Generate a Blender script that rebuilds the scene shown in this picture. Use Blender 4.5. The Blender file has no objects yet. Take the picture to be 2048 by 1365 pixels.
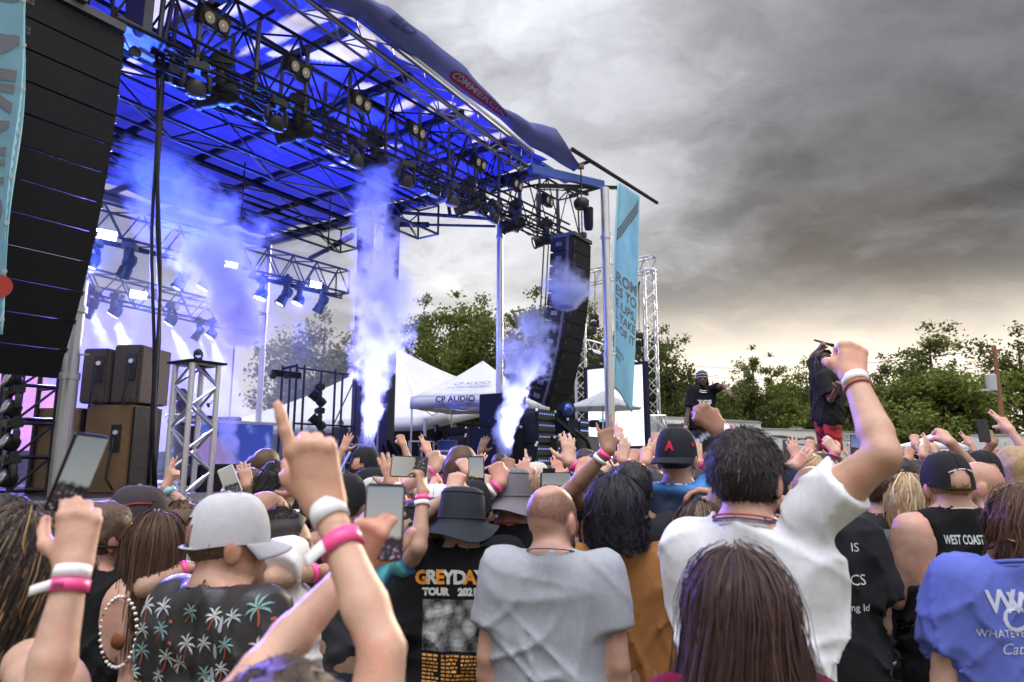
import bpy, bmesh, math, random
import numpy as np
from mathutils import Vector, Matrix
from mathutils.bvhtree import BVHTree

# ------------------------------------------------------------------ camera
SC = bpy.context.scene
COL = SC.collection
F = 1365.0                      # focal length in photo pixels (24 mm on a 36 mm frame)
CZ = 1.75                       # the photographer's eye height
PT = math.atan((915 - 682.5) / F)
cam = bpy.data.cameras.new('camera'); camo = bpy.data.objects.new('camera', cam); COL.objects.link(camo)
cam.sensor_width = 36.0; cam.lens = 36.0 * F / 2048.0
cam.clip_start = 0.05; cam.clip_end = 3000
camo.location = (0, 0, CZ); camo.rotation_euler = (math.pi / 2 + PT, 0, 0)
cam.dof.use_dof = True; cam.dof.focus_distance = 5.0; cam.dof.aperture_fstop = 4.0
SC.camera = camo
SC.render.engine = 'CYCLES'
SC.cycles.use_denoising = True; SC.cycles.use_adaptive_sampling = True; SC.cycles.adaptive_threshold = .03
SC.cycles.max_bounces = 6; SC.cycles.diffuse_bounces = 2; SC.cycles.glossy_bounces = 2
SC.cycles.transmission_bounces = 3; SC.cycles.transparent_max_bounces = 12; SC.cycles.volume_bounces = 1
SC.cycles.caustics_reflective = False; SC.cycles.caustics_refractive = False
SC.cycles.sample_clamp_indirect = 4.0
SC.cycles.volume_step_rate = 2.0; SC.cycles.volume_max_steps = 128
SC.view_settings.view_transform = 'Standard'; SC.view_settings.look = 'None'
SC.view_settings.exposure = 0.62; SC.view_settings.gamma = 1.0

# ------------------------------------------------------------------ node helpers
class NT:
    def __init__(s, nt): s.nt = nt
    def n(s, t, **k):
        o = s.nt.nodes.new(t)
        for a, b in k.items(): setattr(o, a, b)
        return o
    def put(s, sock, v):
        if hasattr(v, 'is_linked') or hasattr(v, 'links'): s.nt.links.new(v, sock)
        elif v is not None:
            if isinstance(v, (tuple, list)) and len(v) == 3 and sock.type == 'RGBA': v = (*v, 1)
            sock.default_value = v
    def m(s, op, a, b=None, c=None, clamp=False):
        o = s.n('ShaderNodeMath', operation=op); o.use_clamp = clamp
        for i, v in enumerate((a, b, c)):
            if v is not None: s.put(o.inputs[i], v)
        return o.outputs[0]
    def v(s, op, a, b=None, scale=None):
        o = s.n('ShaderNodeVectorMath', operation=op); s.put(o.inputs[0], a)
        if b is not None: s.put(o.inputs[1], b)
        if scale is not None: s.put(o.inputs['Scale'], scale)
        return o.outputs['Value'] if op in ('LENGTH', 'DISTANCE', 'DOT_PRODUCT') else o.outputs[0]
    def noise(s, vec, scale, detail=4, rough=.55, dist=0, col=False):
        o = s.n('ShaderNodeTexNoise'); s.put(o.inputs['Vector'], vec)
        o.inputs['Scale'].default_value = scale; o.inputs['Detail'].default_value = detail
        o.inputs['Roughness'].default_value = rough; o.inputs['Distortion'].default_value = dist
        return o.outputs['Color' if col else 'Fac']
    def ss(s, x, a, b, lo=0., hi=1.):
        o = s.n('ShaderNodeMapRange', interpolation_type='SMOOTHSTEP'); s.put(o.inputs[0], x)
        for i, q in enumerate((a, b, lo, hi)): s.put(o.inputs[1 + i], q)
        return o.outputs[0]
    def mix(s, f, a, b, blend='MIX'):
        o = s.n('ShaderNodeMix', data_type='RGBA', blend_type=blend)
        s.put(o.inputs['Factor'], f); s.put(o.inputs[6], a); s.put(o.inputs[7], b)
        return o.outputs[2]
    def ramp(s, f, stops):
        o = s.n('ShaderNodeValToRGB'); s.put(o.inputs[0], f); e = o.color_ramp.elements
        e.remove(e[1]); e[0].position = 0.; e[0].color = (*stops[0][1], 1)
        for p, c in stops: q = e.new(p); q.color = (*c, 1)
        return o.outputs[0]
    def bump(s, h, strength=.3, dist=.01):
        o = s.n('ShaderNodeBump'); s.put(o.inputs['Height'], h)
        o.inputs['Strength'].default_value = strength; o.inputs['Distance'].default_value = dist
        return o.outputs[0]

# ------------------------------------------------------------------ photo geometry (rays of the 2048 x 1365 photo)
L0 = np.array([-4.8, 7.5]); U2 = np.array([.54, .845]); U2 /= np.linalg.norm(U2); N2 = np.array([U2[1], -U2[0]])
def ray(px, py):
    a = (px - 1024) / F; v = (682.5 - py) / F
    return np.array([a, math.cos(PT) - v * math.sin(PT), math.sin(PT) + v * math.cos(PT)])
def atY(px, py, Y):
    d = ray(px, py); return Vector((d[0] * Y / d[1], Y, CZ + d[2] * Y / d[1]))
def onN(px, py, n):
    d = ray(px, py); t = ((L0 + N2 * n) @ N2) / (d[:2] @ N2); return Vector((d[0] * t, d[1] * t, CZ + d[2] * t))
def onU(px, py, u):
    d = ray(px, py); t = ((L0 + U2 * u) @ U2) / (d[:2] @ U2); return Vector((d[0] * t, d[1] * t, CZ + d[2] * t))
def onZ(px, py, z):
    d = ray(px, py); t = (z - CZ) / d[2]; return Vector((d[0] * t, d[1] * t, z))
def S(u, n, z):
    q = L0 + U2 * u + N2 * n; return Vector((q[0], q[1], z))
def toS(p):
    q = np.array([p[0], p[1]]) - L0; return float(q @ U2), float(q @ N2), p[2]
def proj(p):
    x, y, z = p[0], p[1], p[2] - CZ
    cy = y * math.cos(PT) + z * math.sin(PT); cz = -y * math.sin(PT) + z * math.cos(PT)
    return 1024 + F * x / cy, 682.5 - F * cz / cy
UV3 = Vector((U2[0], U2[1], 0)); NV3 = Vector((N2[0], N2[1], 0)); Z3 = Vector((0, 0, 1))
SYAW = math.atan2(U2[1], U2[0])            # yaw that turns local x onto the stage-front direction; local -y then faces the audience

# ------------------------------------------------------------------ sky
SUN_AZ, SUN_EL = math.radians(25), math.radians(13)
W = bpy.data.worlds.new('World'); SC.world = W; W.use_nodes = True
w = NT(W.node_tree); W.node_tree.nodes.clear()
g = w.n('ShaderNodeTexCoord').outputs['Generated']
sep = w.n('ShaderNodeSeparateXYZ'); w.put(sep.inputs[0], g)
X, Y, Zc = sep.outputs
zc = w.m('MAXIMUM', Zc, 0.0)
den = w.m('ADD', zc, .26)
cmb = w.n('ShaderNodeCombineXYZ'); w.put(cmb.inputs[0], w.m('DIVIDE', X, den)); w.put(cmb.inputs[1], w.m('DIVIDE', Y, den))
P = cmb.outputs[0]
warp = w.noise(P, 1.3, 5, .6, 0, True)
wv = w.v('SCALE', w.v('SUBTRACT', warp, (.5, .5, .5)), scale=.7)
Pw = w.v('ADD', P, wv)
n1 = w.noise(Pw, .95, 7, .54)
n2 = w.noise(w.v('MULTIPLY', Pw, (1., 1.25, 1)), 2.4, 6, .58)
gw = w.v('ADD', g, w.v('SCALE', w.v('SUBTRACT', w.noise(Pw, 1.5, 6, .60, 0, True), (.5, .5, .5)), scale=.42))
def blob(px, py, r0, r1):
    d = Vector(ray(px, py)).normalized()
    return w.ss(w.v('DISTANCE', gw, tuple(d)), r0, r1, 1, 0)
lum = w.m('ADD', w.m('MULTIPLY', n1, .68), w.m('MULTIPLY', n2, .32))
lum = w.ss(lum, .34, .64, .095, .46)
def addb(a, b, k): return w.m('MULTIPLY', a, w.m('ADD', 1.0, w.m('MULTIPLY', b, k)))
lum = addb(lum, blob(1230, 10, .0, .36), .62)
lum = addb(lum, blob(900, -60, .0, .40), .30)
lum = addb(lum, blob(1000, 420, .1, .5), .22)
lum = addb(lum, blob(1330, 200, .0, .16), .30)
lum = addb(lum, blob(900, 560, .0, .34), .45)
lum = addb(lum, blob(1330, 430, .0, .22), .40)
lum = addb(lum, blob(1050, 260, .0, .24), -.12)
lum = addb(lum, blob(1880, 150, .05, .66), -.46)
lum = addb(lum, blob(1540, 340, .05, .44), -.40)
lum = addb(lum, blob(1880, 360, .0, .24), -.15)
lum = w.m('MAXIMUM', lum, .03)
# overcast: brighter towards the zenith and behind the photographer, a pale strip low down
lum = w.m('MULTIPLY', lum, w.ss(Zc, .62, .97, 1.0, 6.0))
back = w.ss(Y, .25, -.5, 1.0, 2.1)
lum = w.m('MULTIPLY', lum, back)
strip = w.ss(w.m('ADD', Zc, w.m('MULTIPLY', w.m('SUBTRACT', n2, .5), .14)), .08, .27, 1, 0)
cool = w.mix(w.ss(Zc, .12, .45), (1.0, .985, .98), (.965, .975, 1.045))
cl = w.v('SCALE', cool, scale=lum)
sd = Vector((math.sin(SUN_AZ), math.cos(SUN_AZ), .06)).normalized()
glow = w.ss(w.v('DISTANCE', g, tuple(sd)), .0, .9, 1, 0)
stripc = w.mix(glow, (.33, .33, .34), (.50, .45, .40))
stripc = w.v('SCALE', stripc, scale=w.ss(n2, .3, .7, .8, 1.12))
lowg = w.ss(w.m('ADD', Zc, w.m('MULTIPLY', w.m('SUBTRACT', n2, .5), .06)), .10, .27, 1, 0)
stripc = w.mix(w.m('MULTIPLY', lowg, w.m('ADD', w.m('MULTIPLY', glow, .7), .25)), stripc, (1.08, .93, .77))
sky = w.n('ShaderNodeTexSky', sky_type='NISHITA'); sky.sun_disc = False
sky.sun_elevation = SUN_EL; sky.sun_rotation = SUN_AZ
base = w.mix(w.m('MULTIPLY', strip, .93), cl, stripc)
skym = w.v('ADD', base, w.v('SCALE', sky.outputs[0], scale=.002))
bg = w.n('ShaderNodeBackground'); w.put(bg.inputs[0], skym); bg.inputs[1].default_value = 1.0
out = w.n('ShaderNodeOutputWorld'); W.node_tree.links.new(bg.outputs[0], out.inputs[0])
W.cycles.sampling_method = 'MANUAL'; W.cycles.sample_map_resolution = 512

sun = bpy.data.lights.new('sun', 'SUN'); sun.energy = 2.5; sun.angle = math.radians(14); sun.color = (1, .84, .64)
suno = bpy.data.objects.new('sun', sun); COL.objects.link(suno)
suno.rotation_euler = Vector((-math.sin(SUN_AZ) * math.cos(SUN_EL), -math.cos(SUN_AZ) * math.cos(SUN_EL), -math.sin(SUN_EL))).to_track_quat('-Z', 'Y').to_euler()

# ------------------------------------------------------------------ materials
MATS = {}
def mat(name, col=(.5, .5, .5), rough=.6, metal=0., noise=.0, nscale=30., bump=0., bscale=120., objcol=False, emit=None, estr=1., spec=.5, trans=0., sss=0., sheen=0., nmap=None):
    if name in MATS: return MATS[name]
    m = bpy.data.materials.new(name); m.use_nodes = True; MATS[name] = m
    t = NT(m.node_tree); b = m.node_tree.nodes['Principled BSDF']
    if objcol: c = t.n('ShaderNodeObjectInfo').outputs['Color']
    else:
        r = t.n('ShaderNodeRGB'); r.outputs[0].default_value = (*col, 1); c = r.outputs[0]
    co = t.n('ShaderNodeTexCoord').outputs['Object']
    if noise:
        f = t.noise(co, nscale, 5, .6)
        c = t.mix(1.0, c, t.ramp(f, [(.25, (1 - noise,) * 3), (.75, (1 + noise,) * 3)]), 'MULTIPLY')
        t.put(b.inputs['Roughness'], t.ss(f, .3, .7, max(.05, rough - .1), min(1, rough + .12)))
    else: b.inputs['Roughness'].default_value = rough
    t.put(b.inputs['Base Color'], c)
    b.inputs['Metallic'].default_value = metal; b.inputs['Specular IOR Level'].default_value = spec
    if bump: t.put(b.inputs['Normal'], t.bump(t.noise(co, bscale, 3), bump, .004))
    if emit: b.inputs['Emission Color'].default_value = (*emit, 1); b.inputs['Emission Strength'].default_value = estr
    if sss:
        b.inputs['Subsurface Weight'].default_value = sss; b.inputs['Subsurface Radius'].default_value = (1, .35, .2); b.inputs['Subsurface Scale'].default_value = .006
    if sheen: b.inputs['Sheen Weight'].default_value = sheen; b.inputs['Sheen Roughness'].default_value = .5
    if trans:
        tr = t.n('ShaderNodeBsdfTranslucent'); t.put(tr.inputs[0], c)
        mx = t.n('ShaderNodeMixShader'); mx.inputs[0].default_value = trans
        m.node_tree.links.new(b.outputs[0], mx.inputs[1]); m.node_tree.links.new(tr.outputs[0], mx.inputs[2])
        m.node_tree.links.new(mx.outputs[0], m.node_tree.nodes['Material Output'].inputs[0])
    return m
black_metal = mat('black_metal', (.012, .012, .014), .55, .0, .25, 8, spec=.25)
alu = mat('aluminium', (.62, .62, .64), .34, .9, .12, 12)
steel = mat('galvanised_steel', (.42, .42, .43), .45, .8, .25, 5)
black_plastic = mat('black_plastic', (.018, .018, .02), .5, 0, .2, 20)
speaker_box = mat('speaker_paint', (.012, .012, .013), .7, 0, .2, 25, .25, 400, spec=.25)
lens_mat = mat('lens_glass', (.35, .35, .36), .12, .6)
white_print = mat('white_print', (.75, .75, .76), .7)

# ------------------------------------------------------------------ mesh helpers
def link(o, parent=None):
    COL.objects.link(o)
    if parent is not None:
        o.parent = parent; o.matrix_parent_inverse = parent.matrix_basis.inverted()
    return o
def tag(o, label=None, cat=None, group=None, kind=None):
    if label: o['label'] = label
    if cat: o['category'] = cat
    if group: o['group'] = group
    if kind: o['kind'] = kind
    return o
def empty(name, loc=(0, 0, 0), rz=0., label=None, cat=None, group=None, kind=None):
    o = bpy.data.objects.new(name, None); o.empty_display_size = .1
    o.location = loc; o.rotation_euler = (0, 0, rz); COL.objects.link(o)
    return tag(o, label, cat, group, kind)
def mkmesh(name, V, Fc, m=None, smooth=None):
    me = bpy.data.meshes.new(name); me.from_pydata([tuple(v) for v in V], [], [tuple(f) for f in Fc])
    if m: me.materials.append(m)
    if smooth:
        me.shade_smooth()
        if smooth < 3.1: me.set_sharp_from_angle(angle=smooth)
    return me
def frame(d, up=(0, 0, 1)):
    d = Vector(d).normalized(); up = Vector(up)
    if abs(d.dot(up)) > .985: up = Vector((0, 1, 0)) if abs(d.y) < .9 else Vector((1, 0, 0))
    x = d.cross(up).normalized(); y = x.cross(d).normalized()
    return x, y, d
class MB:
    def __init__(s): s.V = []; s.F = []
    def add(s, V, Fc):
        k = len(s.V); s.V += [tuple(v) for v in V]; s.F += [tuple(i + k for i in f) for f in Fc]; return s
    def box(s, c, sz, R=None, bev=0.):
        c = Vector(c); h = [q / 2 for q in sz]
        if bev <= 0:
            vs = [Vector((x * h[0], y * h[1], z * h[2])) for x in (-1, 1) for y in (-1, 1) for z in (-1, 1)]
            fs = [(0, 1, 3, 2), (4, 6, 7, 5), (0, 4, 5, 1), (2, 3, 7, 6), (0, 2, 6, 4), (1, 5, 7, 3)]
        else:
            bm = bmesh.new(); bmesh.ops.create_cube(bm, size=1)
            for v in bm.verts: v.co = Vector((v.co.x * sz[0], v.co.y * sz[1], v.co.z * sz[2]))
            bmesh.ops.bevel(bm, geom=bm.edges[:], offset=bev, segments=2, affect='EDGES')
            bm.verts.index_update(); vs = [v.co.copy() for v in bm.verts]; fs = [[v.index for v in f.verts] for f in bm.faces]; bm.free()
        if R is not None: vs = [R @ v for v in vs]
        return s.add([v + c for v in vs], fs)
    def tube(s, pts, r, sides=8, cap=True, flat=1., up=(0, 0, 1)):
        pts = [Vector(p) for p in pts]; n = len(pts); rs = r if hasattr(r, '__len__') else [r] * n
        V = []; prev = None
        for i, p in enumerate(pts):
            d = (pts[min(i + 1, n - 1)] - pts[max(i - 1, 0)])
            x, y, _ = frame(d, up if prev is None else prev)
            prev = y
            for k in range(sides):
                a = 2 * math.pi * k / sides
                V.append(p + x * (math.cos(a) * rs[i]) + y * (math.sin(a) * rs[i] * flat))
        Fc = [(i * sides + k, i * sides + (k + 1) % sides, (i + 1) * sides + (k + 1) % sides, (i + 1) * sides + k) for i in range(n - 1) for k in range(sides)]
        if cap: Fc += [tuple(range(sides))[::-1], tuple((n - 1) * sides + k for k in range(sides))]
        return s.add(V, Fc)
    def lathe(s, prof, o=(0, 0, 0), ax=(0, 0, 1), sides=16, up=(0, 1, 0)):
        x, y, d = frame(ax, up); o = Vector(o); V = []
        for (r, h) in prof:
            for k in range(sides):
                a = 2 * math.pi * k / sides; V.append(o + x * (r * math.cos(a)) + y * (r * math.sin(a)) + d * h)
        n = len(prof)
        Fc = [(i * sides + k, i * sides + (k + 1) % sides, (i + 1) * sides + (k + 1) % sides, (i + 1) * sides + k) for i in range(n - 1) for k in range(sides)]
        Fc += [tuple(range(sides))[::-1], tuple((n - 1) * sides + k for k in range(sides))]
        return s.add(V, Fc)
    def grid(s, fn, nu, nv, thick=0., closed_u=False):
        V = [Vector(fn(i / nu, j / nv)) for j in range(nv + 1) for i in range(nu + 1)]; w_ = nu + 1
        Fc = [(j * w_ + i, j * w_ + i + 1, (j + 1) * w_ + i + 1, (j + 1) * w_ + i) for j in range(nv) for i in range(nu)]
        if thick:
            nor = [Vector() for _ in V]
            for f in Fc:
                q = (V[f[1]] - V[f[0]]).cross(V[f[2]] - V[f[0]])
                for i in f: nor[i] += q
            k = len(V)
            V = V + [v - q.normalized() * thick for v, q in zip(V, nor)]
            rim = [(i, i + 1) for i in range(nu)] + [(j * w_ + nu, (j + 1) * w_ + nu) for j in range(nv)] + [(nv * w_ + i + 1, nv * w_ + i) for i in range(nu)] + [((j + 1) * w_, j * w_) for j in range(nv)]
            Fc = Fc + [tuple(i + k for i in f[::-1]) for f in Fc] + [(b, a, a + k, b + k) for a, b in rim]
        return s.add(V, Fc)
    def build(s, name, m, parent=None, smooth=None, loc=None):
        me = mkmesh(name, s.V, s.F, m, smooth); o = bpy.data.objects.new(name, me)
        if loc is not None: o.location = loc
        return link(o, parent)
SHARED = {}
def rod(name, a, b, r, m, parent=None, sides=8):
    """a straight round bar: one object on a shared unit cylinder"""
    key = ('rod', m.name, sides)
    if key not in SHARED:
        mb = MB(); mb.lathe([(1, 0), (1, 1)], sides=sides); SHARED[key] = mkmesh('bar', mb.V, mb.F, m, .9)
    o = bpy.data.objects.new(name, SHARED[key]); a = Vector(a); b = Vector(b); x, y, d = frame(b - a)
    o.matrix_basis = Matrix.Translation(a) @ Matrix((x, y, d)).transposed().to_4x4() @ Matrix.Diagonal((r, r, (b - a).length, 1))
    return link(o, parent)
def bar(name, a, b, w_, h_, m, parent=None, up=(0, 0, 1)):
    """a straight rectangular bar"""
    key = ('bar', m.name)
    if key not in SHARED:
        mb = MB(); mb.box((0, 0, .5), (1, 1, 1)); SHARED[key] = mkmesh('beam', mb.V, mb.F, m)
    o = bpy.data.objects.new(name, SHARED[key]); a = Vector(a); b = Vector(b); x, y, d = frame(b - a, up)
    o.matrix_basis = Matrix.Translation(a) @ Matrix((x, y, d)).transposed().to_4x4() @ Matrix.Diagonal((w_, h_, (b - a).length, 1))
    return link(o, parent)
def copy_tree(o, parent=None):
    c = o.copy(); COL.objects.link(c)
    if parent is not None: c.parent = parent
    for ch in list(o.children): copy_tree(ch, c)
    return c
def hide_template(o): pass
def truss(name, label, cat, A, B, wd, ht, bays, rc, rb, m, group=None, up=(0, 0, 1), faces=(0, 1, 2, 3), parent=None, tri=False):
    """box truss from A to B (centre line): four chords and zigzag braces, each bar an object"""
    A = Vector(A); B = Vector(B); x, y, d = frame(B - A, up)
    root = parent or empty(name, A, 0, label, cat, group)
    if tri: off = [x * (-wd / 2) - y * (ht / 2), x * (wd / 2) - y * (ht / 2), y * (ht / 2)]
    else: off = [x * (-wd / 2) - y * (ht / 2), x * (wd / 2) - y * (ht / 2), x * (wd / 2) + y * (ht / 2), x * (-wd / 2) + y * (ht / 2)]
    k = len(off)
    for q in off: rod('chord', A + q, B + q, rc, m, root)
    for f in range(k):
        if f not in faces: continue
        p, q = off[f], off[(f + 1) % k]
        for i in range(bays):
            a = A + (B - A) * (i / bays); b = A + (B - A) * ((i + 1) / bays)
            rod('brace', a + (p if (i + f) % 2 else q), b + (q if (i + f) % 2 else p), rb, m, root, 6)
    for s_ in (A, B):
        for f in range(k): rod('end_bar', s_ + off[f], s_ + off[(f + 1) % k], rb * 1.3, m, root, 6)
    return root
def text_mesh(txt, size=1., bold=0., shear=0., align='LEFT', spacing=1., cuts=0, wscale=1.):
    cu = bpy.data.curves.new('lettering', 'FONT'); cu.body = txt; cu.size = size; cu.shear = shear; cu.align_x = align; cu.offset = bold; cu.space_character = spacing
    cu.resolution_u = 3
    o = bpy.data.objects.new('lettering', cu); me = bpy.data.meshes.new_from_object(o)
    bpy.data.objects.remove(o); bpy.data.curves.remove(cu)
    if cuts:
        bm = bmesh.new(); bm.from_mesh(me)
        bmesh.ops.triangulate(bm, faces=bm.faces[:])
        for _ in range(4):
            e = [q for q in bm.edges if q.calc_length() > cuts]
            if not e: break
            bmesh.ops.subdivide_edges(bm, edges=e, cuts=1); bmesh.ops.triangulate(bm, faces=bm.faces[:])
        bm.to_mesh(me); bm.free()
    if wscale != 1:
        for v in me.vertices: v.co.x *= wscale
    me.materials.clear()
    return me
def lettering(name, txt, size, M, m, parent, **k):
    """flat print: text in the plane of matrix M (x right, y up, z out)"""
    me = text_mesh(txt, size, **k); me.materials.append(m); me.transform(M)
    return link(bpy.data.objects.new(name, me), parent)
def basis(o, x, y):
    x = Vector(x).normalized(); z = x.cross(Vector(y)).normalized(); y = z.cross(x)
    M = Matrix((x, y, z)).transposed().to_4x4(); M.translation = Vector(o); return M
def spot(name, loc, tgt, power, col, size, blend=.4, radius=.05, parent=None):
    l = bpy.data.lights.new(name, 'SPOT'); l.energy = power; l.color = col; l.spot_size = size; l.spot_blend = blend; l.shadow_soft_size = radius
    o = bpy.data.objects.new(name, l); o.location = loc; o.rotation_euler = (Vector(tgt) - Vector(loc)).to_track_quat('-Z', 'Y').to_euler()
    return link(o, parent)
rng = random.Random(7)
# ================================================================== the setting
def ground():
    mb = MB(); mb.grid(lambda s, t: ((s - .5) * 1600, -200 + t * 1600, 0), 40, 40)
    m = mat('trampled_grass', (.10, .10, .045), .95, 0, .45, 3., .5, 40)
    tag(mb.build('ground', m), kind='structure')
ground()
# ------------------------------------------------------------------ stage deck
deck_mat = mat('stage_deck_paint', (.03, .03, .035), .55, 0, .4, 4, .15, 60)
skirt_mat = mat('aluminium_fascia', (.45, .44, .43), .45, .6, .15, 6)
st = empty('stage', S(4, -5, 0), 0, 'black stage deck with aluminium edge fascia behind the crowd', 'stage')
mb = MB()
for i in range(6):
    for j in range(5):
        u0 = -3.0 + i * 2.2; n0 = -j * 2.1
        R = Matrix.Rotation(SYAW, 3, 'Z'); mb.box(S(u0 + 1.1, n0 - 1.05, 1.24), (2.19, 2.09, .12), R)
mb.build('deck', deck_mat, st)
bar('edge_fascia', S(-3, .02, 1.2), S(10.2, .02, 1.2), .05, .2, skirt_mat, st)
bar('skirt', S(-3, -.1, .55), S(10.2, -.1, .55), .04, 1.1, mat('black_cloth', (.01, .01, .012), .95, 0, .3, 9), st)
for i in range(7): bar('leg', S(-2.8 + i * 2.1, -.3, 0), S(-2.8 + i * 2.1, -.3, 1.16), .08, .08, steel, st)
# runway the performers stand on, hidden by the crowd
rw = empty('runway', S(6, 3.5, 0), 0, 'black runway deck thrust into the crowd under the two performers', 'stage runway')
mb = MB(); R = Matrix.Rotation(SYAW, 3, 'Z'); mb.box(S(6.8, 4.6, 1.31), (2.6, 6.0, .14), R); mb.build('deck', deck_mat, rw)
for a in (5.8, 7.8):
    for b in (2, 4.5, 7.3): bar('leg', S(a, b, 0), S(a, b, 1.2), .08, .08, steel, rw)
# side wing deck where the crew stand
wg = empty('wing_deck', S(15, -7, 0), 0, 'raised side deck under the white pop-up tent', 'platform')
mb = MB(); mb.box(S(15.5, -6.5, 1.22), (10.4, 13., .14), R); mb.build('deck', deck_mat, wg)
mb = MB(); mb.box(S(10.35, -5, .6), (.05, 9.8, 1.15), R); mb.build('skirt', MATS['black_cloth'], wg)
for a in (11, 14, 17, 20):
    for b in (-.5, -4, -8, -12): bar('leg', S(a, b, 0), S(a, b, 1.15), .08, .08, steel, wg)

# ------------------------------------------------------------------ roof
ZR = 8.66
tarp = mat('blue_tarp', (.022, .045, .62), .5, 0, .35, .7, .25, 5, trans=.42)
tarp_white = mat('tarp_white_print', (.85, .80, .88), .5, 0, .12, 1.5, trans=.7)
tarp_edge = mat('tarp_outer', (.17, .19, .42), .75, 0, .25, .8, .35, 4, trans=.35, spec=.2)
roof = empty('stage_roof', S(4, -5, 0), 0, 'blue printed stage roof on black steel beams above the lighting trusses', 'stage roof')
def canopy(s, t):
    u = -5 + s * 15; n = .35 - t * 10.6
    sag = -.10 * abs(math.sin(s * 15 / 1.6 * math.pi)) - .05 * math.sin(t * 10.6 / 1.4 * math.pi) ** 2 + .05 * math.sin(u * 1.7 + n * 2.1)
    return S(u, n, ZR + .16 - sag * .8)
for i in range(10):
    u = -4.6 + i * 1.6
    bar('rafter', S(u, .3, ZR), S(u, -10.2, ZR), .09, .13, black_metal, roof)
for j in range(8):
    n = -.9 - j * 1.3
    bar('purlin', S(-5, n, ZR - .11), S(10, n, ZR - .11), .06, .08, black_metal, roof)
bar('side_beam', S(10, .3, ZR), S(10, -10.4, ZR), .14, .26, mat('painted_beam', (.10, .10, .2), .4, .2, .2, 6), roof)
bar('rear_beam', S(-5, -10.4, ZR), S(10, -10.4, ZR), .14, .26, MATS['painted_beam'], roof)
for i in range(5):       # cross braces under the front bays
    u = -1 + i * 2.6
    rod('cross_brace', S(u, .2, ZR - .2), S(u + .5, -2.4, ZR - .55), .035, black_metal, roof); rod('cross_brace', S(u + .9, -2.4, ZR - .05), S(u + .5, .15, ZR - .35), .03, black_metal, roof)
# printed white swooshes on the underside of the tarp
SWOOSH = []
def swoosh(pts, wds, k=8):
    P3 = [onZ(x, y, ZR + .1) for x, y in pts]; n = len(P3)
    for i in range(k * (n - 1) + 1):
        f = i / k; a = min(int(f), n - 2); t = f - a
        p0, p1, p2, p3 = P3[max(a - 1, 0)], P3[a], P3[a + 1], P3[min(a + 2, n - 1)]
        q = .5 * ((2 * p1) + (p2 - p0) * t + (2 * p0 - 5 * p1 + 4 * p2 - p3) * t * t + (3 * p1 - p0 - 3 * p2 + p3) * t ** 3)
        u, n_, _ = toS(q); SWOOSH.append((u, n_, (wds[a] * (1 - t) + wds[a + 1] * t) * 1.15))
for pts, wd in [
    ([(535, 98), (575, 72), (630, 52), (700, 30)], [.05, .18, .16, .06]),
    ([(575, 118), (630, 128), (690, 122), (722, 98), (742, 62)], [.06, .14, .2, .2, .08]),
    ([(395, 40), (440, 22), (510, 6)], [.1, .24, .1]),
    ([(420, 5), (470, -14), (560, -40)], [.16, .22, .16]),
    ([(480, 118), (530, 88), (560, 76)], [.02, .1, .05]),
    ([(545, 122), (585, 118), (620, 124)], [.08, .16, .1]),
    ([(850, 242), (880, 226), (908, 224)], [.02, .18, .02]),
    ([(893, 262), (925, 240), (968, 215)], [.02, .16, .08]),
    ([(945, 296), (985, 282), (1040, 262)], [.03, .16, .08]),
    ([(985, 312), (1010, 302), (1018, 298)], [.03, .08, .04]),
    ([(690, 190), (730, 186), (760, 196)], [.04, .16, .08]), ([(790, 226), (815, 216), (830, 214)], [.04, .1, .03]),
    ([(232, 102), (262, 82), (300, 62)], [.06, .14, .08]), ([(228, 134), (270, 132), (315, 122)], [.05, .09, .04]),
    ([(228, 158), (250, 155), (290, 154)], [.1, .12, .02]), ([(340, 232), (380, 224), (420, 212)], [.03, .1, .03]),
    ([(660, 345), (705, 332), (735, 322)], [.03, .08, .03]), ([(700, 320), (745, 305), (800, 300)], [.02, .1, .02]), ([(300, 68), (340, 20), (400, -10)], [.1, .2, .2])]:
    swoosh(pts, wd)
# the tarp itself: pale swooshes are printed into it (own colour of the cloth)
NU, NV = 250, 176
CV = np.array([tuple(canopy(i / NU, j / NV)) for j in range(NV + 1) for i in range(NU + 1)], np.float32)
cu_ = np.array([[-5 + i / NU * 15, .35 - j / NV * 10.6] for j in range(NV + 1) for i in range(NU + 1)]); SW = np.array(SWOOSH); pr_ = np.zeros(len(CV))
for u, n_, w_ in SW: pr_ = np.maximum(pr_, np.clip((w_ - np.hypot(cu_[:, 0] - u, cu_[:, 1] - n_)) / .05 + .6, 0, 1))
ix = (np.arange(NV)[:, None] * (NU + 1) + np.arange(NU)[None]).ravel()
me = mkmesh('canopy', CV.tolist(), np.stack([ix, ix + 1, ix + NU + 2, ix + NU + 1], 1).tolist(), None, 4)
ca = me.color_attributes.new('tint', 'FLOAT_COLOR', 'POINT'); ca.data.foreach_set('color', np.concatenate([np.repeat(pr_[:, None], 3, 1), np.ones((len(CV), 1))], 1).astype(np.float32).ravel())
t = NT(tarp.node_tree); vcol = t.n('ShaderNodeVertexColor'); vcol.layer_name = 'tint'; mixc = t.mix(vcol.outputs[0], (.028, .034, .48), (.86, .78, .90)); nzz = t.noise(t.n('ShaderNodeTexCoord').outputs['Object'], .9, 5, .6)
mixc = t.mix(1, mixc, t.ramp(nzz, [(.25, (.7, .7, .7)), (.75, (1.2, 1.2, 1.2))]), 'MULTIPLY')
for nd_ in tarp.node_tree.nodes:
    if nd_.type == 'BSDF_PRINCIPLED': t.put(nd_.inputs['Base Color'], mixc)
    if nd_.type == 'BSDF_TRANSLUCENT': t.put(nd_.inputs[0], mixc)
me.materials.append(tarp); link(bpy.data.objects.new('canopy', me), roof)
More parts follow.
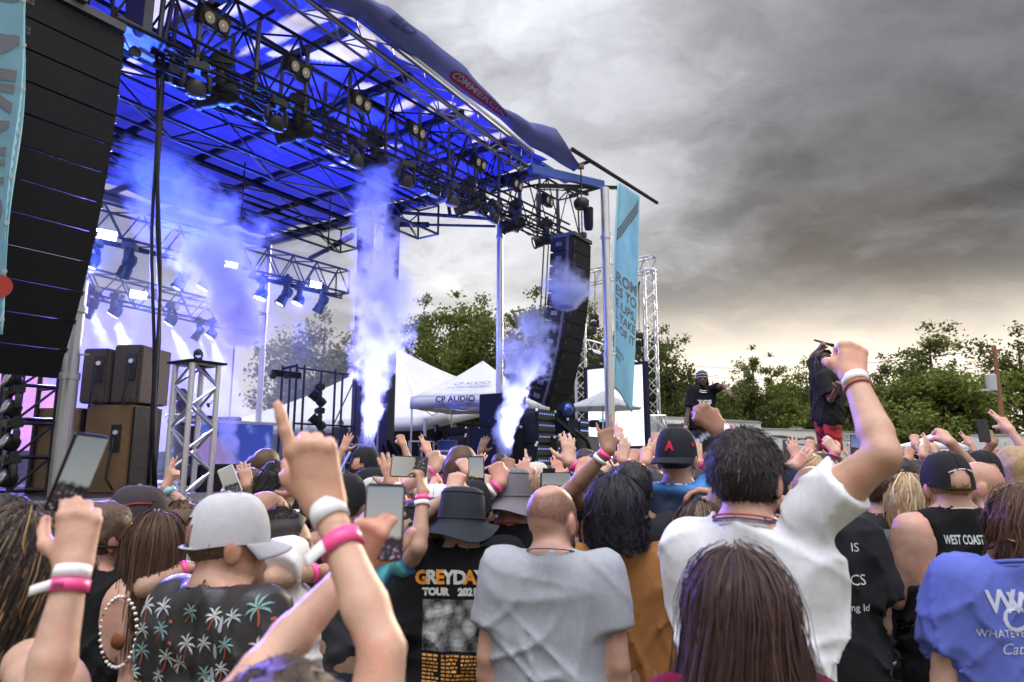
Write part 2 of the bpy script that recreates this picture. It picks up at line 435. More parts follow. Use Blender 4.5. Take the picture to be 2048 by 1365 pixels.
# front edge truss with the pale keder rail
eA = onN(590, 0, .35); eB = onN(1052, 340, .35); ed = (eB - eA).normalized()
truss('edge_truss', 'slim silver lattice truss along the front edge of the blue roof', 'truss', eA - ed * 4.5 + Z3 * .16, eB + Z3 * .16, .30, .34, 26, .026, .014, mat('dark_steel', (.16, .16, .17), .4, .6, .2, 9), faces=(0, 2, 3))
rail = mat('pale_rail', (.8, .8, .82), .3, .3)
rod('edge_rail', eA - ed * 4.5 + Z3 * .40 + NV3 * .2, eB + Z3 * .40 + NV3 * .2, .03, rail, roof)
# tarp valance blown up over the front edge
bot = [(560, -52), (640, 5), (720, 44), (800, 100), (900, 168), (1000, 240), (1062, 295), (1110, 320), (1148, 345)]
topp = [(640, -70), (715, -18), (772, 12), (850, 68), (935, 140), (1006, 216), (1060, 243), (1112, 258), (1152, 322)]
def lerpl(L, s):
    f = s * (len(L) - 1); a = min(int(f), len(L) - 2); t = f - a; t = t * t * (3 - 2 * t) * .5 + t * .5
    return (L[a][0] * (1 - t) + L[a + 1][0] * t, L[a][1] * (1 - t) + L[a + 1][1] * t)
def valance(s, t):
    b = lerpl(bot, s); q = lerpl(topp, s)
    p = onN(b[0], b[1], .55); r = onN(q[0], q[1], .75)
    o = p.lerp(r, t) + NV3 * (.12 * math.sin(t * math.pi) * (1 + .3 * math.sin(s * 9)) + .012 * math.sin(s * 60 + t * 4) * t)
    return o + Z3 * .015 * math.sin(s * 33 + t * 5)
mb = MB(); mb.grid(valance, 90, 14, .008); mb.build('valance', tarp_edge, roof, 4)
def on_sheet(fn, me, s0, s1, t0, t1, off, x0, x1, y0, y1, toward=None):
    for v in me.vertices:
        s_ = s0 + (v.co.x - x0) / (x1 - x0) * (s1 - s0); t_ = t0 + (v.co.y - y0) / (y1 - y0) * (t1 - t0)
        p = fn(s_, t_); n_ = (Vector((0, 0, CZ)) - p).normalized() if toward is None else toward
        v.co = p + n_ * off
red_patch = mat('red_logo', (.22, .015, .07), .5, trans=.2); dim_print = mat('dim_print', (.30, .30, .42), .6, trans=.2); navy_print = mat('navy_print', (.02, .03, .16), .6)
mb = MB(); mb.grid(lambda a, b: (a, .5 + (b - .5) * (1 - abs(2 * a - 1) ** 6) ** .5, 0), 20, 4)
o = mb.build('logo_patch', red_patch, roof); on_sheet(valance, o.data, .47, .64, .12, .62, .02, 0, 1, 0, 1)
me = text_mesh('COMMERCIAL', 1, cuts=.25, bold=.015); me.materials.append(dim_print); xs = [v.co.x for v in me.vertices]
on_sheet(valance, me, .48, .63, .24, .5, .035, min(xs), max(xs), 0, .72); link(bpy.data.objects.new('lettering', me), roof)
me = text_mesh('ED', 1, cuts=.25, bold=.03); me.materials.append(navy_print); xs = [v.co.x for v in me.vertices]
on_sheet(valance, me, .29, .355, .45, .9, .02, min(xs), max(xs), 0, .72); link(bpy.data.objects.new('lettering', me), roof)

# ------------------------------------------------------------------ lighting trusses
tA, tB = onN(330, -60, -.55), onN(1157, 405, -.55)
tdir = (tB - tA).normalized()
ft = empty('front_lighting_truss', (tA + tB) / 2, 0, 'long black box truss under the front roof edge full of lights and cables', 'truss')
A1 = onN(300, 118, -.55); B1 = onN(1112, 476, -.55)
tA = A1 + Z3 * 1.45 - tdir * .2
truss('', '', '', (tA + A1) / 2 - tdir * .6, (tB * .55 + B1 * .45) , .62, 1.15, 22, .03, .018, black_metal, parent=ft)
for k in range(12):
    t = (k + .5) / 12; c = A1.lerp(B1, t)
    for s_ in (-.31, .31): bar('drop_frame', c + NV3 * s_ - Z3 * .05, c + NV3 * s_ + Z3 * 1.2, .05, .05, mat('grey_steel', (.09, .09, .1), .4, .5, .2, 9), ft, up=UV3)
for dz, dn in ((.0, .36), (.0, -.36), (-.14, .12), (.22, -.5), (.1, .0), (.3, .42)):
    rod('lamp_bar', A1 + Z3 * dz + NV3 * dn, B1 + Z3 * dz + NV3 * dn, .026, black_metal, ft)
cab = mat('cable_rubber', (.008, .008, .01), .5)
for k in range(26):      # cable loops tied along the truss
    t = rng.random() * .92; L_ = .05 + rng.random() * .09; a = A1.lerp(B1, t) + NV3 * rng.uniform(-.4, .4) + Z3 * rng.uniform(-.1, .35); b = A1.lerp(B1, t + L_) + NV3 * rng.uniform(-.4, .4) + Z3 * rng.uniform(-.1, .35)
    dr = rng.uniform(.05, .25)
    mb = MB(); mb.tube([a.lerp(b, i / 10) - Z3 * dr * math.sin(i / 10 * math.pi) for i in range(11)], .016, 5); mb.build('cable', cab, ft, 4)
# corner block with castor at the near end of the truss
mb = MB(); mb.box(A1 - tdir * .2 + Z3 * .18, (.75, .55, .08), R); mb.box(A1 - tdir * .2 + Z3 * .55, (.12, .5, .8), R); mb.build('corner_block', MATS['grey_steel'], ft)
for q in (-.2, .35):
    mb = MB(); mb.lathe([(.0, -.03), (.075, -.025), (.075, .025), (.0, .03)], A1 + tdir * q + Z3 * .0, NV3, 14); mb.build('castor', MATS['grey_steel'], ft, .6)
for sx, sy in ((-.1, 0), (.03, .12), (.2, -.1)):
    rod('hanging_strut', A1 + tdir * sx + NV3 * sy + Z3 * .2, A1 + tdir * (sx * 2) + NV3 * sy + Z3 * 2.2, .035, MATS['grey_steel'], ft)

rA, rB = onN(150, 430, -5.5), onN(685, 567, -5.5)
rt = truss('rear_lighting_truss', 'black box truss hung mid stage carrying glowing strobes and moving lights', 'truss', rA, rB, .5, .62, 18, .028, .016, black_metal)
for dz in (-.36, -.42): rod('lamp_bar', rA + Z3 * dz, rB + Z3 * dz, .025, black_metal, rt)
sA, sB = onN(120, 552, -8.6), onN(520, 650, -8.6)
ut = truss('upstage_lighting_truss', 'lowest black truss at the back of the stage above the video wall', 'truss', sA, sB, .45, .6, 14, .028, .016, black_metal)
mA, mB_ = onN(180, 262, -3.4), onN(820, 418, -3.4)
mA.z = mB_.z = 8.05
truss('roof_truss', 'wide spaced roof truss running across the dark rear canopy', 'truss', mA - UV3 * 2, S(10, -3.4, 8.05), .7, .8, 9, .035, .022, mat('deep_blue_steel', (.02, .02, .03), .35, .3), faces=(0, 2, 3))
mC = S(-3, -6.4, 8.1); truss('roof_truss', 'rear roof truss behind the drifting smoke', 'truss', mC, S(10, -6.4, 8.1), .7, .7, 9, .035, .022, MATS['deep_blue_steel'], faces=(0, 2, 3))
for px, py in ((655, 520), (480, 470)):
    a = onN(px, py, -5.5); rod('hoist_chain', a + Z3 * .2, Vector((a.x, a.y, ZR)), .02, black_metal, rt)

# ------------------------------------------------------------------ light fixtures
glow_white = mat('lit_lens', (.9, .92, 1), .3, emit=(.72, .82, 1), estr=14)
glow_warm = mat('warm_lens', (.9, .85, .7), .2, .3, emit=(1, .85, .6), estr=.5)
lamp_glass = mat('blinder_lamp', (.65, .6, .52), .15, .85, emit=(1, .86, .65), estr=.12)
strobe_face = mat('strobe_face', (.8, .85, 1), .3, emit=(.55, .72, 1), estr=22)
fix_mat = mat('fixture_plastic', (.022, .022, .025), .45, 0, .15, 30, spec=.35)
def mesh_of(key, fn, m, smooth=.7):
    if key not in SHARED:
        mb = MB(); fn(mb); SHARED[key] = mkmesh(key, mb.V, mb.F, m, smooth)
    return SHARED[key]
def part(name, me, parent, M=None):
    o = bpy.data.objects.new(name, me)
    o.parent = parent; COL.objects.link(o)
    if M is not None: o.matrix_basis = M
    return o
def base_fn(mb):
    mb.box((0, 0, -.10), (.34, .24, .15), bev=.02); mb.box((0, .13, -.10), (.2, .03, .09)); mb.box((-.1, 0, .0), (.05, .08, .08)); mb.box((.1, 0, .0), (.05, .08, .08))
def yoke_fn(mb):
    for s_ in (-1, 1):
        mb.tube([(s_ * .05, 0, -.18), (s_ * .15, 0, -.20), (s_ * .19, 0, -.26), (s_ * .19, 0, -.40), (s_ * .185, 0, -.50)], [.045, .055, .06, .055, .045], 8, flat=.75)
def head_fn(mb): mb.lathe([(.02, -.19), (.10, -.18), (.125, -.12), (.13, -.02), (.115, .02), (.105, .06), (.125, .1), (.125, .24), (.14, .25), (.14, .30), (.11, .30), (.105, .27)], (0, 0, 0), (0, 0, -1), 20)
def wash_fn(mb): mb.lathe([(.02, -.13), (.11, -.12), (.15, -.05), (.16, .05), (.155, .12), (.14, .13)], (0, 0, 0), (0, 0, -1), 20)
def lens_fn(mb): mb.lathe([(.105, .262), (.104, .275), (.05, .285), (.0, .287)], (0, 0, 0), (0, 0, -1), 20)
def wlens_fn(mb): mb.lathe([(.138, .125), (.136, .135), (.06, .15), (.0, .152)], (0, 0, 0), (0, 0, -1), 20)
FIX = 0
def moving_head(p, pan, tilt, size, lens, label, wash=False, group='moving lights', drop=.46):
    """p: centre of the lamp head"""
    r = empty('moving_head_light', Vector(p) + Z3 * drop * size, pan, label, 'stage light', group); r.scale = (size,) * 3
    part('base', mesh_of('base', base_fn, fix_mat), r); part('yoke', mesh_of('yoke', yoke_fn, fix_mat, 4), r)
    M = Matrix.Translation((0, 0, -.46)) @ Matrix.Rotation(tilt, 4, 'X')
    h = part('lamp_head', mesh_of('wash' if wash else 'head', wash_fn if wash else head_fn, fix_mat), r, M)
    part('lens', mesh_of(('wlens' if wash else 'lens') + lens.name, wlens_fn if wash else lens_fn, lens, 4), h)
    return r
REFS = 'leftmost second third fourth fifth sixth seventh eighth ninth tenth'.split()
for i, (px, py, sz) in enumerate([(443, 190, 1.3), (597, 262, 1.3), (750, 322, 1.25), (940, 410, 1.25), (1032, 448, 1.25), (1092, 480, 1.2)]):
    p = onN(px, py, -.55)
    moving_head(p, SYAW + [.9, .8, .7, .5, .6, .7][i], 1.25, sz, glow_warm if i in (1, 5) else lens_mat, REFS[i].replace('leftmost', 'first') + ' large moving spotlight hung under the front truss counting from the left')
for i, (px, py) in enumerate([(343, 148), (510, 222), (668, 292), (868, 380), (965, 420), (1030, 452)]):
    p = onN(px, py, -1.1)
    moving_head(p, SYAW + .3, .35, 1.05, lens_mat, REFS[i].replace('leftmost', 'first') + ' small dark wash light behind the front truss counting from the left', True)
for i, (px, py) in enumerate([(392, 178), (552, 246), (712, 322), (812, 362), (905, 402), (988, 436)]):
    moving_head(onN(px, py, -.15), SYAW - .4 + .3 * (i % 3), .2 + .25 * (i % 2), .85, lens_mat, REFS[i].replace('leftmost', 'first') + ' compact wash light on the audience side of the front truss from the left', True, 'front wash lights')
def blind_fn(mb):
    mb.box((0, 0, 0), (.56, .22, .28), bev=.02)
    for s_ in (-1, 1): mb.lathe([(.115, 0), (.115, .03), (.10, .03), (.095, .005)], (s_ * .13, -.105, 0), (0, -1, 0), 18)
def blens_fn(mb):
    for s_ in (-1, 1): mb.lathe([(.094, .0), (.07, -.012), (.02, -.018), (.0, .0)], (s_ * .13, -.122, 0), (0, -1, 0), 18)
for i, (px, py) in enumerate([(425, 45), (593, 140), (718, 207), (830, 264), (955, 328), (1030, 370), (1093, 402)]):
    p = onN(px, py, -.25)
    r = empty('blinder_light', p, SYAW + .12, REFS[i].replace('leftmost', 'first') + ' twin lamp blinder on the front truss counting from the left', 'stage light', 'twin blinders'); r.rotation_euler = (.25, 0, SYAW + .05); r.scale = (.85,) * 3
    part('housing', mesh_of('blind', blind_fn, black_plastic), r)
    for s_ in (-1, 1):
        o = part('lamp', mesh_of('blamp', lambda mb: mb.lathe([(.094, .0), (.07, -.012), (.02, -.018), (.0, .0)], (0, 0, 0), (0, -1, 0), 18), lamp_glass, 4), r); o.location = (s_ * .13, -.125, 0)
    bk = MB(); bk.box((-.3, 0, .02), (.015, .05, .3)); bk.box((.3, 0, .02), (.015, .05, .3)); bk.box((0, 0, .18), (.6, .05, .02)); o = bk.build('bracket', black_metal); o.parent = r
def strobe(px, py, n, wpx, label, k):
    p = onN(px, py, n); sz = wpx / F * p.y
    r = empty('strobe_light', p, SYAW, label, 'stage light', 'glowing strobe panels'); r.rotation_euler = (.25, 0, SYAW - .25)
    b = MB(); b.box((0, .09, 0), (sz, .14, sz * .52), bev=.015); o = b.build('housing', black_plastic); o.parent = r
    for c in range(4):
        o = part('led_panel', mesh_of('ledcell', lambda mb: mb.box((0, 0, 0), (1, .02, 1)), strobe_face, None), r); o.scale = (sz * .225, 1, sz * .46); o.location = (sz * (-.355 + .237 * c), .012, 0)
    b = MB(); b.box((-sz * .53, .08, sz * .2), (.02, .05, sz * .5)); b.box((sz * .53, .08, sz * .2), (.02, .05, sz * .5)); o = b.build('bracket', black_metal); o.parent = r
    l = bpy.data.lights.new('strobe_glow', 'POINT'); l.energy = 70 * k; l.color = (.10, .22, 1); l.shadow_soft_size = .2
    o = bpy.data.objects.new('strobe_glow', l); COL.objects.link(o); o.parent = r; o.location = (0, -.8, -.3)
strobe(213, 470, -5.2, 40, 'brightest glowing strobe panel beside the left speaker array', 1.0)
strobe(463, 530, -5.2, 28, 'glowing strobe panel in the smoke right of centre stage', 1.0)
strobe(632, 570, -5.2, 25, 'glowing strobe panel at the right end of the rear truss', 1.0)
strobe(277, 590, -8.3, 32, 'glowing strobe panel on the lower upstage truss beside the black cables', .8)
strobe(455, 622, -8.3, 25, 'lowest glowing strobe panel in haze above the booth', .8)
blue = (.12, .22, 1)
for i, (px, py, n, sz, tl, ln, ws, lab) in enumerate([
    (184, 520, -5.4, .95, .5, glow_white, True, 'lit wash light just under the brightest strobe'),
    (257, 528, -5.4, 1.0, .3, lens_mat, False, 'dark moving light left of the hanging black cables on the rear truss'),
    (368, 555, -5.4, 1.0, .45, glow_white, False, 'moving light in the smoke with a small lit lens'),
    (410, 568, -5.4, .9, .5, glow_white, True, 'lit wash light in the smoke right of the hanging cables'),
    (523, 588, -5.4, .95, .3, glow_white, True, 'lit wash light in front of the silver rear post'),
    (572, 590, -5.4, 1.0, .5, glow_white, False, 'moving light with small bright lens right of the silver rear post'),
    (598, 600, -5.4, .9, .4, glow_white, True, 'lit wash light second from the right end of the rear truss'),
    (645, 605, -5.4, 1.0, .45, lens_mat, False, 'unlit moving light at the right end of the rear truss'),
    (478, 600, -5.4, .9, .3, lens_mat, True, 'dim wash light half lost in smoke left of the rear post'),
    (183, 612, -8.5, 1.0, .45, glow_white, False, 'moving light with a narrow beam low beside the left speaker array'),
    (232, 622, -8.5, .95, .6, glow_white, True, 'upstage wash light throwing the leftmost wide white beam'),
    (343, 640, -8.5, .95, .6, glow_white, True, 'upstage wash light throwing the middle white beam'),
    (398, 665, -8.5, .8, .5, glow_white, False, 'upstage moving light with thin double beam right of the middle beam'),
    (424, 668, -8.5, .9, .6, glow_white, True, 'upstage wash light throwing the rightmost white beam')]):
    moving_head(onN(px, py, n), SYAW + rng.uniform(.5, 1.0), tl, sz, ln, lab, ws, 'rear moving lights')
for px, py, n, tx, ty, pw in [(232, 640, -8.4, 330, 900, 5200), (343, 655, -8.4, 480, 930, 5200), (424, 676, -8.4, 500, 930, 3200), (183, 622, -8.4, 240, 760, 3000), (398, 675, -8.4, 460, 860, 1500), (300, 700, -8.8, 150, 900, 2500)]:
    a = onN(px, py, n); b = onN(tx, ty, n + 3.2)
    spot('beam', a, b, pw, (.62, .72, 1), math.radians(17 if pw > 3100 else 9), .35, .06)

# ------------------------------------------------------------------ posts, masts, cables
def post(px0, py0, px1, py1, n, r, m, name, label, taper=False, u=None):
    a = onU(px0, py0, u) if u is not None else onN(px0, py0, n); b = onU(px1, py1, u) if u is not None else onN(px1, py1, n)
    b.x, b.y = (a.x + b.x) / 2, (a.y + b.y) / 2; a.x, a.y = b.x, b.y
    e = empty(name, (b.x, b.y, 0), 0, label, 'post')
    rod('lower_tube', (b.x, b.y, 0), (b.x, b.y, b.z + (a.z - b.z) * .35), r, m, e, 16)
    rod('upper_tube', (b.x, b.y, b.z + (a.z - b.z) * .35), (b.x, b.y, a.z), r * .88, m, e, 16)
    for z in (b.z + (a.z - b.z) * .35, b.z + (a.z - b.z) * .8): rod('collar', (b.x, b.y, z - .04), (b.x, b.y, z + .04), r * 1.12, m, e, 16)
    mb = MB(); mb.box((b.x, b.y, .03), (.6, .6, .06)); mb.build('foot_plate', steel, e)
    rod('pin', (b.x - .1 - r, b.y, b.z + .9), (b.x + .1 + r, b.y, b.z + .9), .012, steel, e, 6)
    return e
post(1207, 375, 1224, 900, 1.0, .125, alu, 'support_post', 'tall silver post right of the far speaker array below the banner pole')
post(996, 400, 1003, 790, -1.9, .085, alu, 'support_post', 'silver post rising behind the far speaker stack beside the pop-up tent', u=9.9)
post(533, 470, 524, 840, -10.2, .09, alu, 'support_post', 'slim silver post at the rear corner of the stage roof', u=9.9)
post(150, 560, 139, 860, -.8, .10, steel, 'support_post', 'thick grey post beside the near speaker array')
mst = empty('roof_mast', S(9.7, -4.9, 0), 0, 'dark lattice mast holding the far rear roof corner behind the tall plume', 'mast')
for px in (722, 778):
    a = onU(px, 700, 9.7); bar('mast_leg', (a.x, a.y, .0), (a.x, a.y, ZR), .26, .30, mat('mast_paint', (.02, .022, .03), .4, .2, .2, 5), mst, up=NV3)
a0 = onU(736, 700, 9.7); a1 = onU(765, 700, 9.7)
for k in range(9):
    z0 = .9 + k * .85
    rod('brace', (a0.x, a0.y, z0), (a1.x, a1.y, z0 + .85), .022, alu, mst); rod('brace', (a1.x, a1.y, z0), (a0.x, a0.y, z0 + .85), .022, alu, mst)
for f in (.0, .12, .88, 1.0): q = a0.lerp(a1, f); rod('mast_tube', (q.x, q.y, .5), (q.x, q.y, ZR), .03, alu, mst)
# struts of the far roof end
sr = empty('roof_strut_frame', S(10, -2.5, 6.5), 0, 'black struts and hydraulic ram under the far roof end', 'strut frame')
def pxbar(nm, p0, p1, r, m=black_metal, u=9.9): rod(nm, onU(*p0, u), onU(*p1, u), r, m, sr)
pxbar('strut', (790, 425), (985, 438), .05); pxbar('ram', (788, 449), (856, 450), .08); pxbar('ram_rod', (856, 450), (990, 453), .035)
pxbar('strut', (880, 388), (990, 418), .04); pxbar('strut', (900, 430), (895, 395), .05); pxbar('strut', (620, 517), (705, 474), .07); pxbar('ram_rod', (625, 515), (668, 490), .04); pxbar('ram', (668, 490), (706, 470), .07)
pxbar('strut', (900, 372), (1010, 352), .04); pxbar('strut', (935, 425), (910, 375), .04)
mb = MB(); mb.tube([onU(792, 440, 9.9), onU(815, 447, 9.9), onU(838, 428, 9.9)], .02, 6); mb.build('cable', cab, sr, 4)
# steel brackets at the far front corner, banner pole
br = empty('corner_outrigger', onN(1150, 375, .5), 0, 'dark outrigger beams at the far roof corner', 'outrigger')
bar('beam', onN(1060, 338, .5), onN(1205, 370, .5), .14, .2, mat('blue_beam', (.05, .12, .5), .4, .1, .2, 4), br)
bar('beam', onN(1075, 372, .4), onN(1240, 376, .4), .08, .1, black_metal, br); bar('beam', onN(1140, 392, .4), onN(1205, 374, .4), .07, .08, black_metal, br); bar('beam', onN(1130, 373, .4), onN(1175, 389, .4), .07, .08, black_metal, br)
bar('beam', onN(1005, 283, .1), onN(1133, 362, .1), .12, .14, MATS['blue_beam'], br)
bp = empty('banner_pole', onN(1240, 360, .7), 0, 'long dark horizontal pole sticking out past the far roof corner', 'pole')
rod('tube', onN(1144, 299, .7), onN(1314, 406, .7), .055, black_metal, bp, 12); rod('stay', onN(1182, 322, .7), onN(1155, 332, .3), .05, black_metal, bp)
mesh_blue = mat('banner_mesh', (.42, .68, .78), .7, 0, .12, 3, trans=.65); grey_print = mat('grey_print', (.13, .14, .165), .8)
def banner_fn(tl, tr, bl, br_, n0, n1, wob=.05):
    A, B, C, D = onN(*tl, n0), onN(*tr, n1), onN(*bl, n0), onN(*br_, n1)
    def fn(s, t):
        a = C.lerp(D, s); b = A.lerp(B, s); p = a.lerp(b, t)
        return p + (UV3 * .4 + NV3) * wob * math.sin(t * 7 + s * 5) * (1 - t * .6) + UV3 * wob * math.sin(s * 8 + t * 9)
    return fn
bf = banner_fn((1237, 366), (1281, 392), (1226, 775), (1266, 826), .75, .95, .03)
bn = empty('banner', bf(.5, 0), 0, 'light blue vertical banner with grey slogan hanging from the far pole', 'banner')
mb = MB(); mb.grid(bf, 12, 60, .006); mb.build('cloth', mesh_blue, bn, 4)
mb = MB(); mb.grid(lambda s, t: bf(-.06 + s * .08, t), 1, 30, .014); mb.build('hem', mat('banner_hem', (.3, .62, .75), .6), bn, 4)
for i in range(3):       # tyre-tread pattern at the top
    for j in range(16):
        s0 = .02 + j * .058; t0 = .70 + j * .0135 + i * .022
        mb = MB(); mb.add([(s0, t0, 0), (s0 + .05, t0 + .0125, 0), (s0 + .04, t0 + .030, 0), (s0 - .01, t0 + .017, 0)], [(0, 1, 2, 3)])
        o = mb.build('tread_print', grey_print, bn)
        for v in o.data.vertices: v.co = bf(min(1, v.co.x), min(1, v.co.y)) + (Vector((0, 0, CZ)) - v.co).normalized() * 0 - Vector(ray(1250, 420)).normalized() * .015
for txt, t0, hh in [('ROM', .505, .05), ('ES TO', .445, .045), ('E UPS,', .385, .04), ('L TAKE', .33, .038), ('E OF IT', .275, .038), ('ENTS', .17, .022), ('ES', .14, .02)]:
    me = text_mesh(txt, 1, cuts=.3, bold=.03); me.materials.append(grey_print); xs = [v.co.x for v in me.vertices]
    wmax = .95 if hh > .03 else (.5 if txt == 'ENTS' else .3)
    on_sheet(bf, me, .03, wmax, t0, t0 + hh, .015, 0, max(xs), 0, .72); link(bpy.data.objects.new('lettering', me), bn)
# near banner, cut by the frame
lf = banner_fn((-62, -30), (60, -30), (-95, 660), (2, 668), 1.3, 1.25, .03)
lb = empty('banner', lf(.5, 0), 0, 'light blue banner with huge grey sideways letters beside the near array', 'banner')
mb = MB(); mb.grid(lf, 10, 60, .006); mb.build('cloth', mesh_blue, lb, 4)
mb = MB(); mb.grid(lambda s, t: lf(.93 + s * .09, t), 1, 30, .014); mb.build('hem', MATS['banner_hem'], lb, 4)
for ch, t1, hh in [('L', 1.0, .13), ('N', .85, .14), ('K', .70, .10), ('N', .59, .10), ('U', .48, .07), ('O', .39, .10)]:
    me = text_mesh(ch, 1, cuts=.25, bold=.04); me.materials.append(grey_print)
    xs = [v.co.x for v in me.vertices]; ys = [v.co.y for v in me.vertices]
    for v in me.vertices: v.co = ((v.co.y - min(ys)) / (max(ys) - min(ys)), 1 - (v.co.x - min(xs)) / (max(xs) - min(xs)), 0)
    on_sheet(lf, me, .0, .84, t1 - hh, t1, .012, 0, 1, 0, 1); link(bpy.data.objects.new('lettering', me), lb)
for k in range(8): o = MB(); o.lathe([(.02, 0), (.02, .006), (.008, .006)], lf(.97, .04 + k * .13) - Vector(ray(30, 300)).normalized() * .012, -Vector(ray(30, 300)), 10); o.build('grommet', rail, lb)
mb = MB(); mb.lathe([(.0, .0), (.10, .0), (.10, .004), (0, .004)], lf(.84, .13) - Vector(ray(2, 580)).normalized() * .012, -Vector(ray(2, 580)), 24); mb.build('red_disc_print', mat('red_print', (.5, .05, .04), .7), lb)
# cables from the truss to the deck
cb = empty('cable_drop', onN(302, 985, -.55), 0, 'bundle of black cables dropping from the front truss to the deck', 'cables')
for k, (dx, dn) in enumerate(((0, 0), (.05, .03), (.02, .08))):
    a = onN(313, 110, -.55); b = onN(300, 985, -.55)
    mb = MB(); mb.tube([a.lerp(b, i / 12) + UV3 * (dx + .03 * math.sin(i * .9 + k)) + NV3 * dn for i in range(13)], .024, 6); mb.build('cable', cab, cb, 4)

# ------------------------------------------------------------------ line arrays
grille = bpy.data.materials.new('speaker_grille'); grille.use_nodes = True; MATS['speaker_grille'] = grille
t = NT(grille.node_tree); b = grille.node_tree.nodes['Principled BSDF']; co = t.n('ShaderNodeTexCoord').outputs['Object']
vo = t.n('ShaderNodeTexVoronoi'); t.put(vo.inputs['Vector'], co); vo.inputs['Scale'].default_value = 95; vo.inputs['Randomness'].default_value = 0.
hole = t.ss(vo.outputs['Distance'], .2, .5)
t.put(b.inputs['Base Color'], t.mix(hole, (.003, .003, .004), (.016, .016, .019))); b.inputs['Roughness'].default_value = .6; b.inputs['Specular IOR Level'].default_value = .2
t.put(b.inputs['Normal'], t.bump(hole, .5, .004))
def line_array(name, label, base_u, base_n, ztop, ncab, wid, dep, hgt, th0, th1, pw):
    r = empty(name, S(base_u, base_n, ztop), SYAW, label, 'speaker array')
    # local frame: x along the stage front, -y towards the audience
    fr = MB(); fr.box((0, dep * .45, .06), (wid * .96, dep * 1.1, .09)); fr.box((0, dep * .45, .14), (.12, dep * 1.3, .1)); o = fr.build('flying_frame', MATS['grey_steel']); o.parent = r
    y, z = 0., 0.
    for i in range(ncab):
        th = math.radians(th0 + (th1 - th0) * (i / (ncab - 1)) ** pw)
        M = Matrix.Translation((0, y, z)) @ Matrix.Rotation(th, 4, 'X')
        key = 'cab%s' % wid
        def cab_fn(mb):   # trapezoid: tall front, short back
            h = hgt * .985; hb = h * .80
            V = [(sx * wid / 2, 0, -h / 2 + sz * h / 2) for sx in (-1, 1) for sz in (-1, 1)] + [(sx * wid / 2 * .94, dep, -h / 2 + sz * hb / 2) for sx in (-1, 1) for sz in (-1, 1)]
            mb.add(V, [(0, 2, 3, 1), (4, 5, 7, 6), (0, 1, 5, 4), (2, 6, 7, 3), (0, 4, 6, 2), (1, 3, 7, 5)])
        def gr_fn(mb): mb.box((0, -.012, -hgt / 2), (wid * .955, .018, hgt * .95), bev=.004)
        c = part('cabinet', mesh_of(key, cab_fn, speaker_box, None), r, M)
        part('grille', mesh_of('g' + key, gr_fn, grille, .6), c)
        [setattr(part('rigging', mesh_of('r' + key, lambda mb: (mb.box((0, dep * .18, -hgt / 2), (.03, .07, hgt * .97)), mb.box((0, dep * .12, -hgt * .04), (.05, .05, .05))), MATS['grey_steel'], None), c), 'location', (s_ * (wid / 2 + .012), 0, 0)) for s_ in (-1, 1)]
        part('handle', mesh_of('h' + key, lambda mb: [mb.box((-wid / 2 - .004, dep * .58, -hgt / 2), (.012, .16, .10)), mb.box((-wid / 2 - .02, dep * .58, -hgt / 2), (.02, .03, .1))], mat('handle_grey', (.16, .16, .18), .4, .5), None), c)
        part('badge', mesh_of('b' + key, lambda mb: [mb.box((-wid * .41 + a * .035, -.0235, -hgt * .36 - b_ * .045), (.028, .003, .036)) for a in (0, 1) for b_ in (0, 1)], mat('badge', (.05, .05, .055), .5), None), c)
        y += hgt * math.sin(th); z -= hgt * math.cos(th)
    return r
pl = onN(150, 22, 1.0); ul, nl, zl = toS(pl)
line_array('line_array', 'huge near line array of black speaker cabinets at the left edge', ul, nl, zl, 12, 1.0, .55, .312, 0., 24., 1.4)
pr = onN(1163, 482, .95); ur, nr, zr = toS(pr)
line_array('line_array', 'far curved line array hanging at the right end of the stage', ur, nr, zr, 12, .98, .60, .342, 2., 20., 1.2)
hc = empty('chain_hoist', pr, 0, 'black chain hoist and chain bag hanging above the far array', 'hoist')
p = onN(1163, 408, .7); mb = MB(); mb.lathe([(.0, -.14), (.16, -.13), (.2, -.05), (.2, .06), (.14, .13), (0, .14)], p, (0, 0, 1), 14); mb.build('motor', black_plastic, hc, .7)
mb = MB(); mb.lathe([(.0, -.3), (.1, -.29), (.12, -.2), (.13, .28), (.1, .3)], onN(1177, 438, .7), (0, 0, 1), 12); mb.build('chain_bag', MATS['black_cloth'], hc, .7)
for k in range(11):
    q = p + Z3 * (-.2 - k * .085); mb = MB(); mb.tube([q + (UV3 if k % 2 else NV3) * .02 * math.cos(a) + Z3 * .055 * math.sin(a) for a in [i * math.pi / 4 for i in range(9)]], .009, 5, cap=False); mb.build('chain_link', black_metal, hc, 4)
rod('chain', p + Z3 * .1, p + Z3 * 1.0, .018, black_metal, hc)
for dx in (-12, -3): rod('cable', onN(1100 + dx, 492, .3), onN(1092 + dx, 640, .3), .018, cab, hc)
mb = MB(); mb.box(p + Z3 * 1.0, (.16, .14, .1)); mb.build('orange_sling', mat('rope_sling', (.25, .13, .06), .9, 0, .4, 60), hc)
# ================================================================== things on and behind the stage
Rs = Matrix.Rotation(SYAW, 3, 'Z')
def sbox(name, u, n, z, su, sn, sz, m, parent, bev=0.):
    mb = MB(); mb.box(S(u, n, z), (su, sn, sz), Rs, bev); return mb.build(name, m, parent, .6 if bev else None)
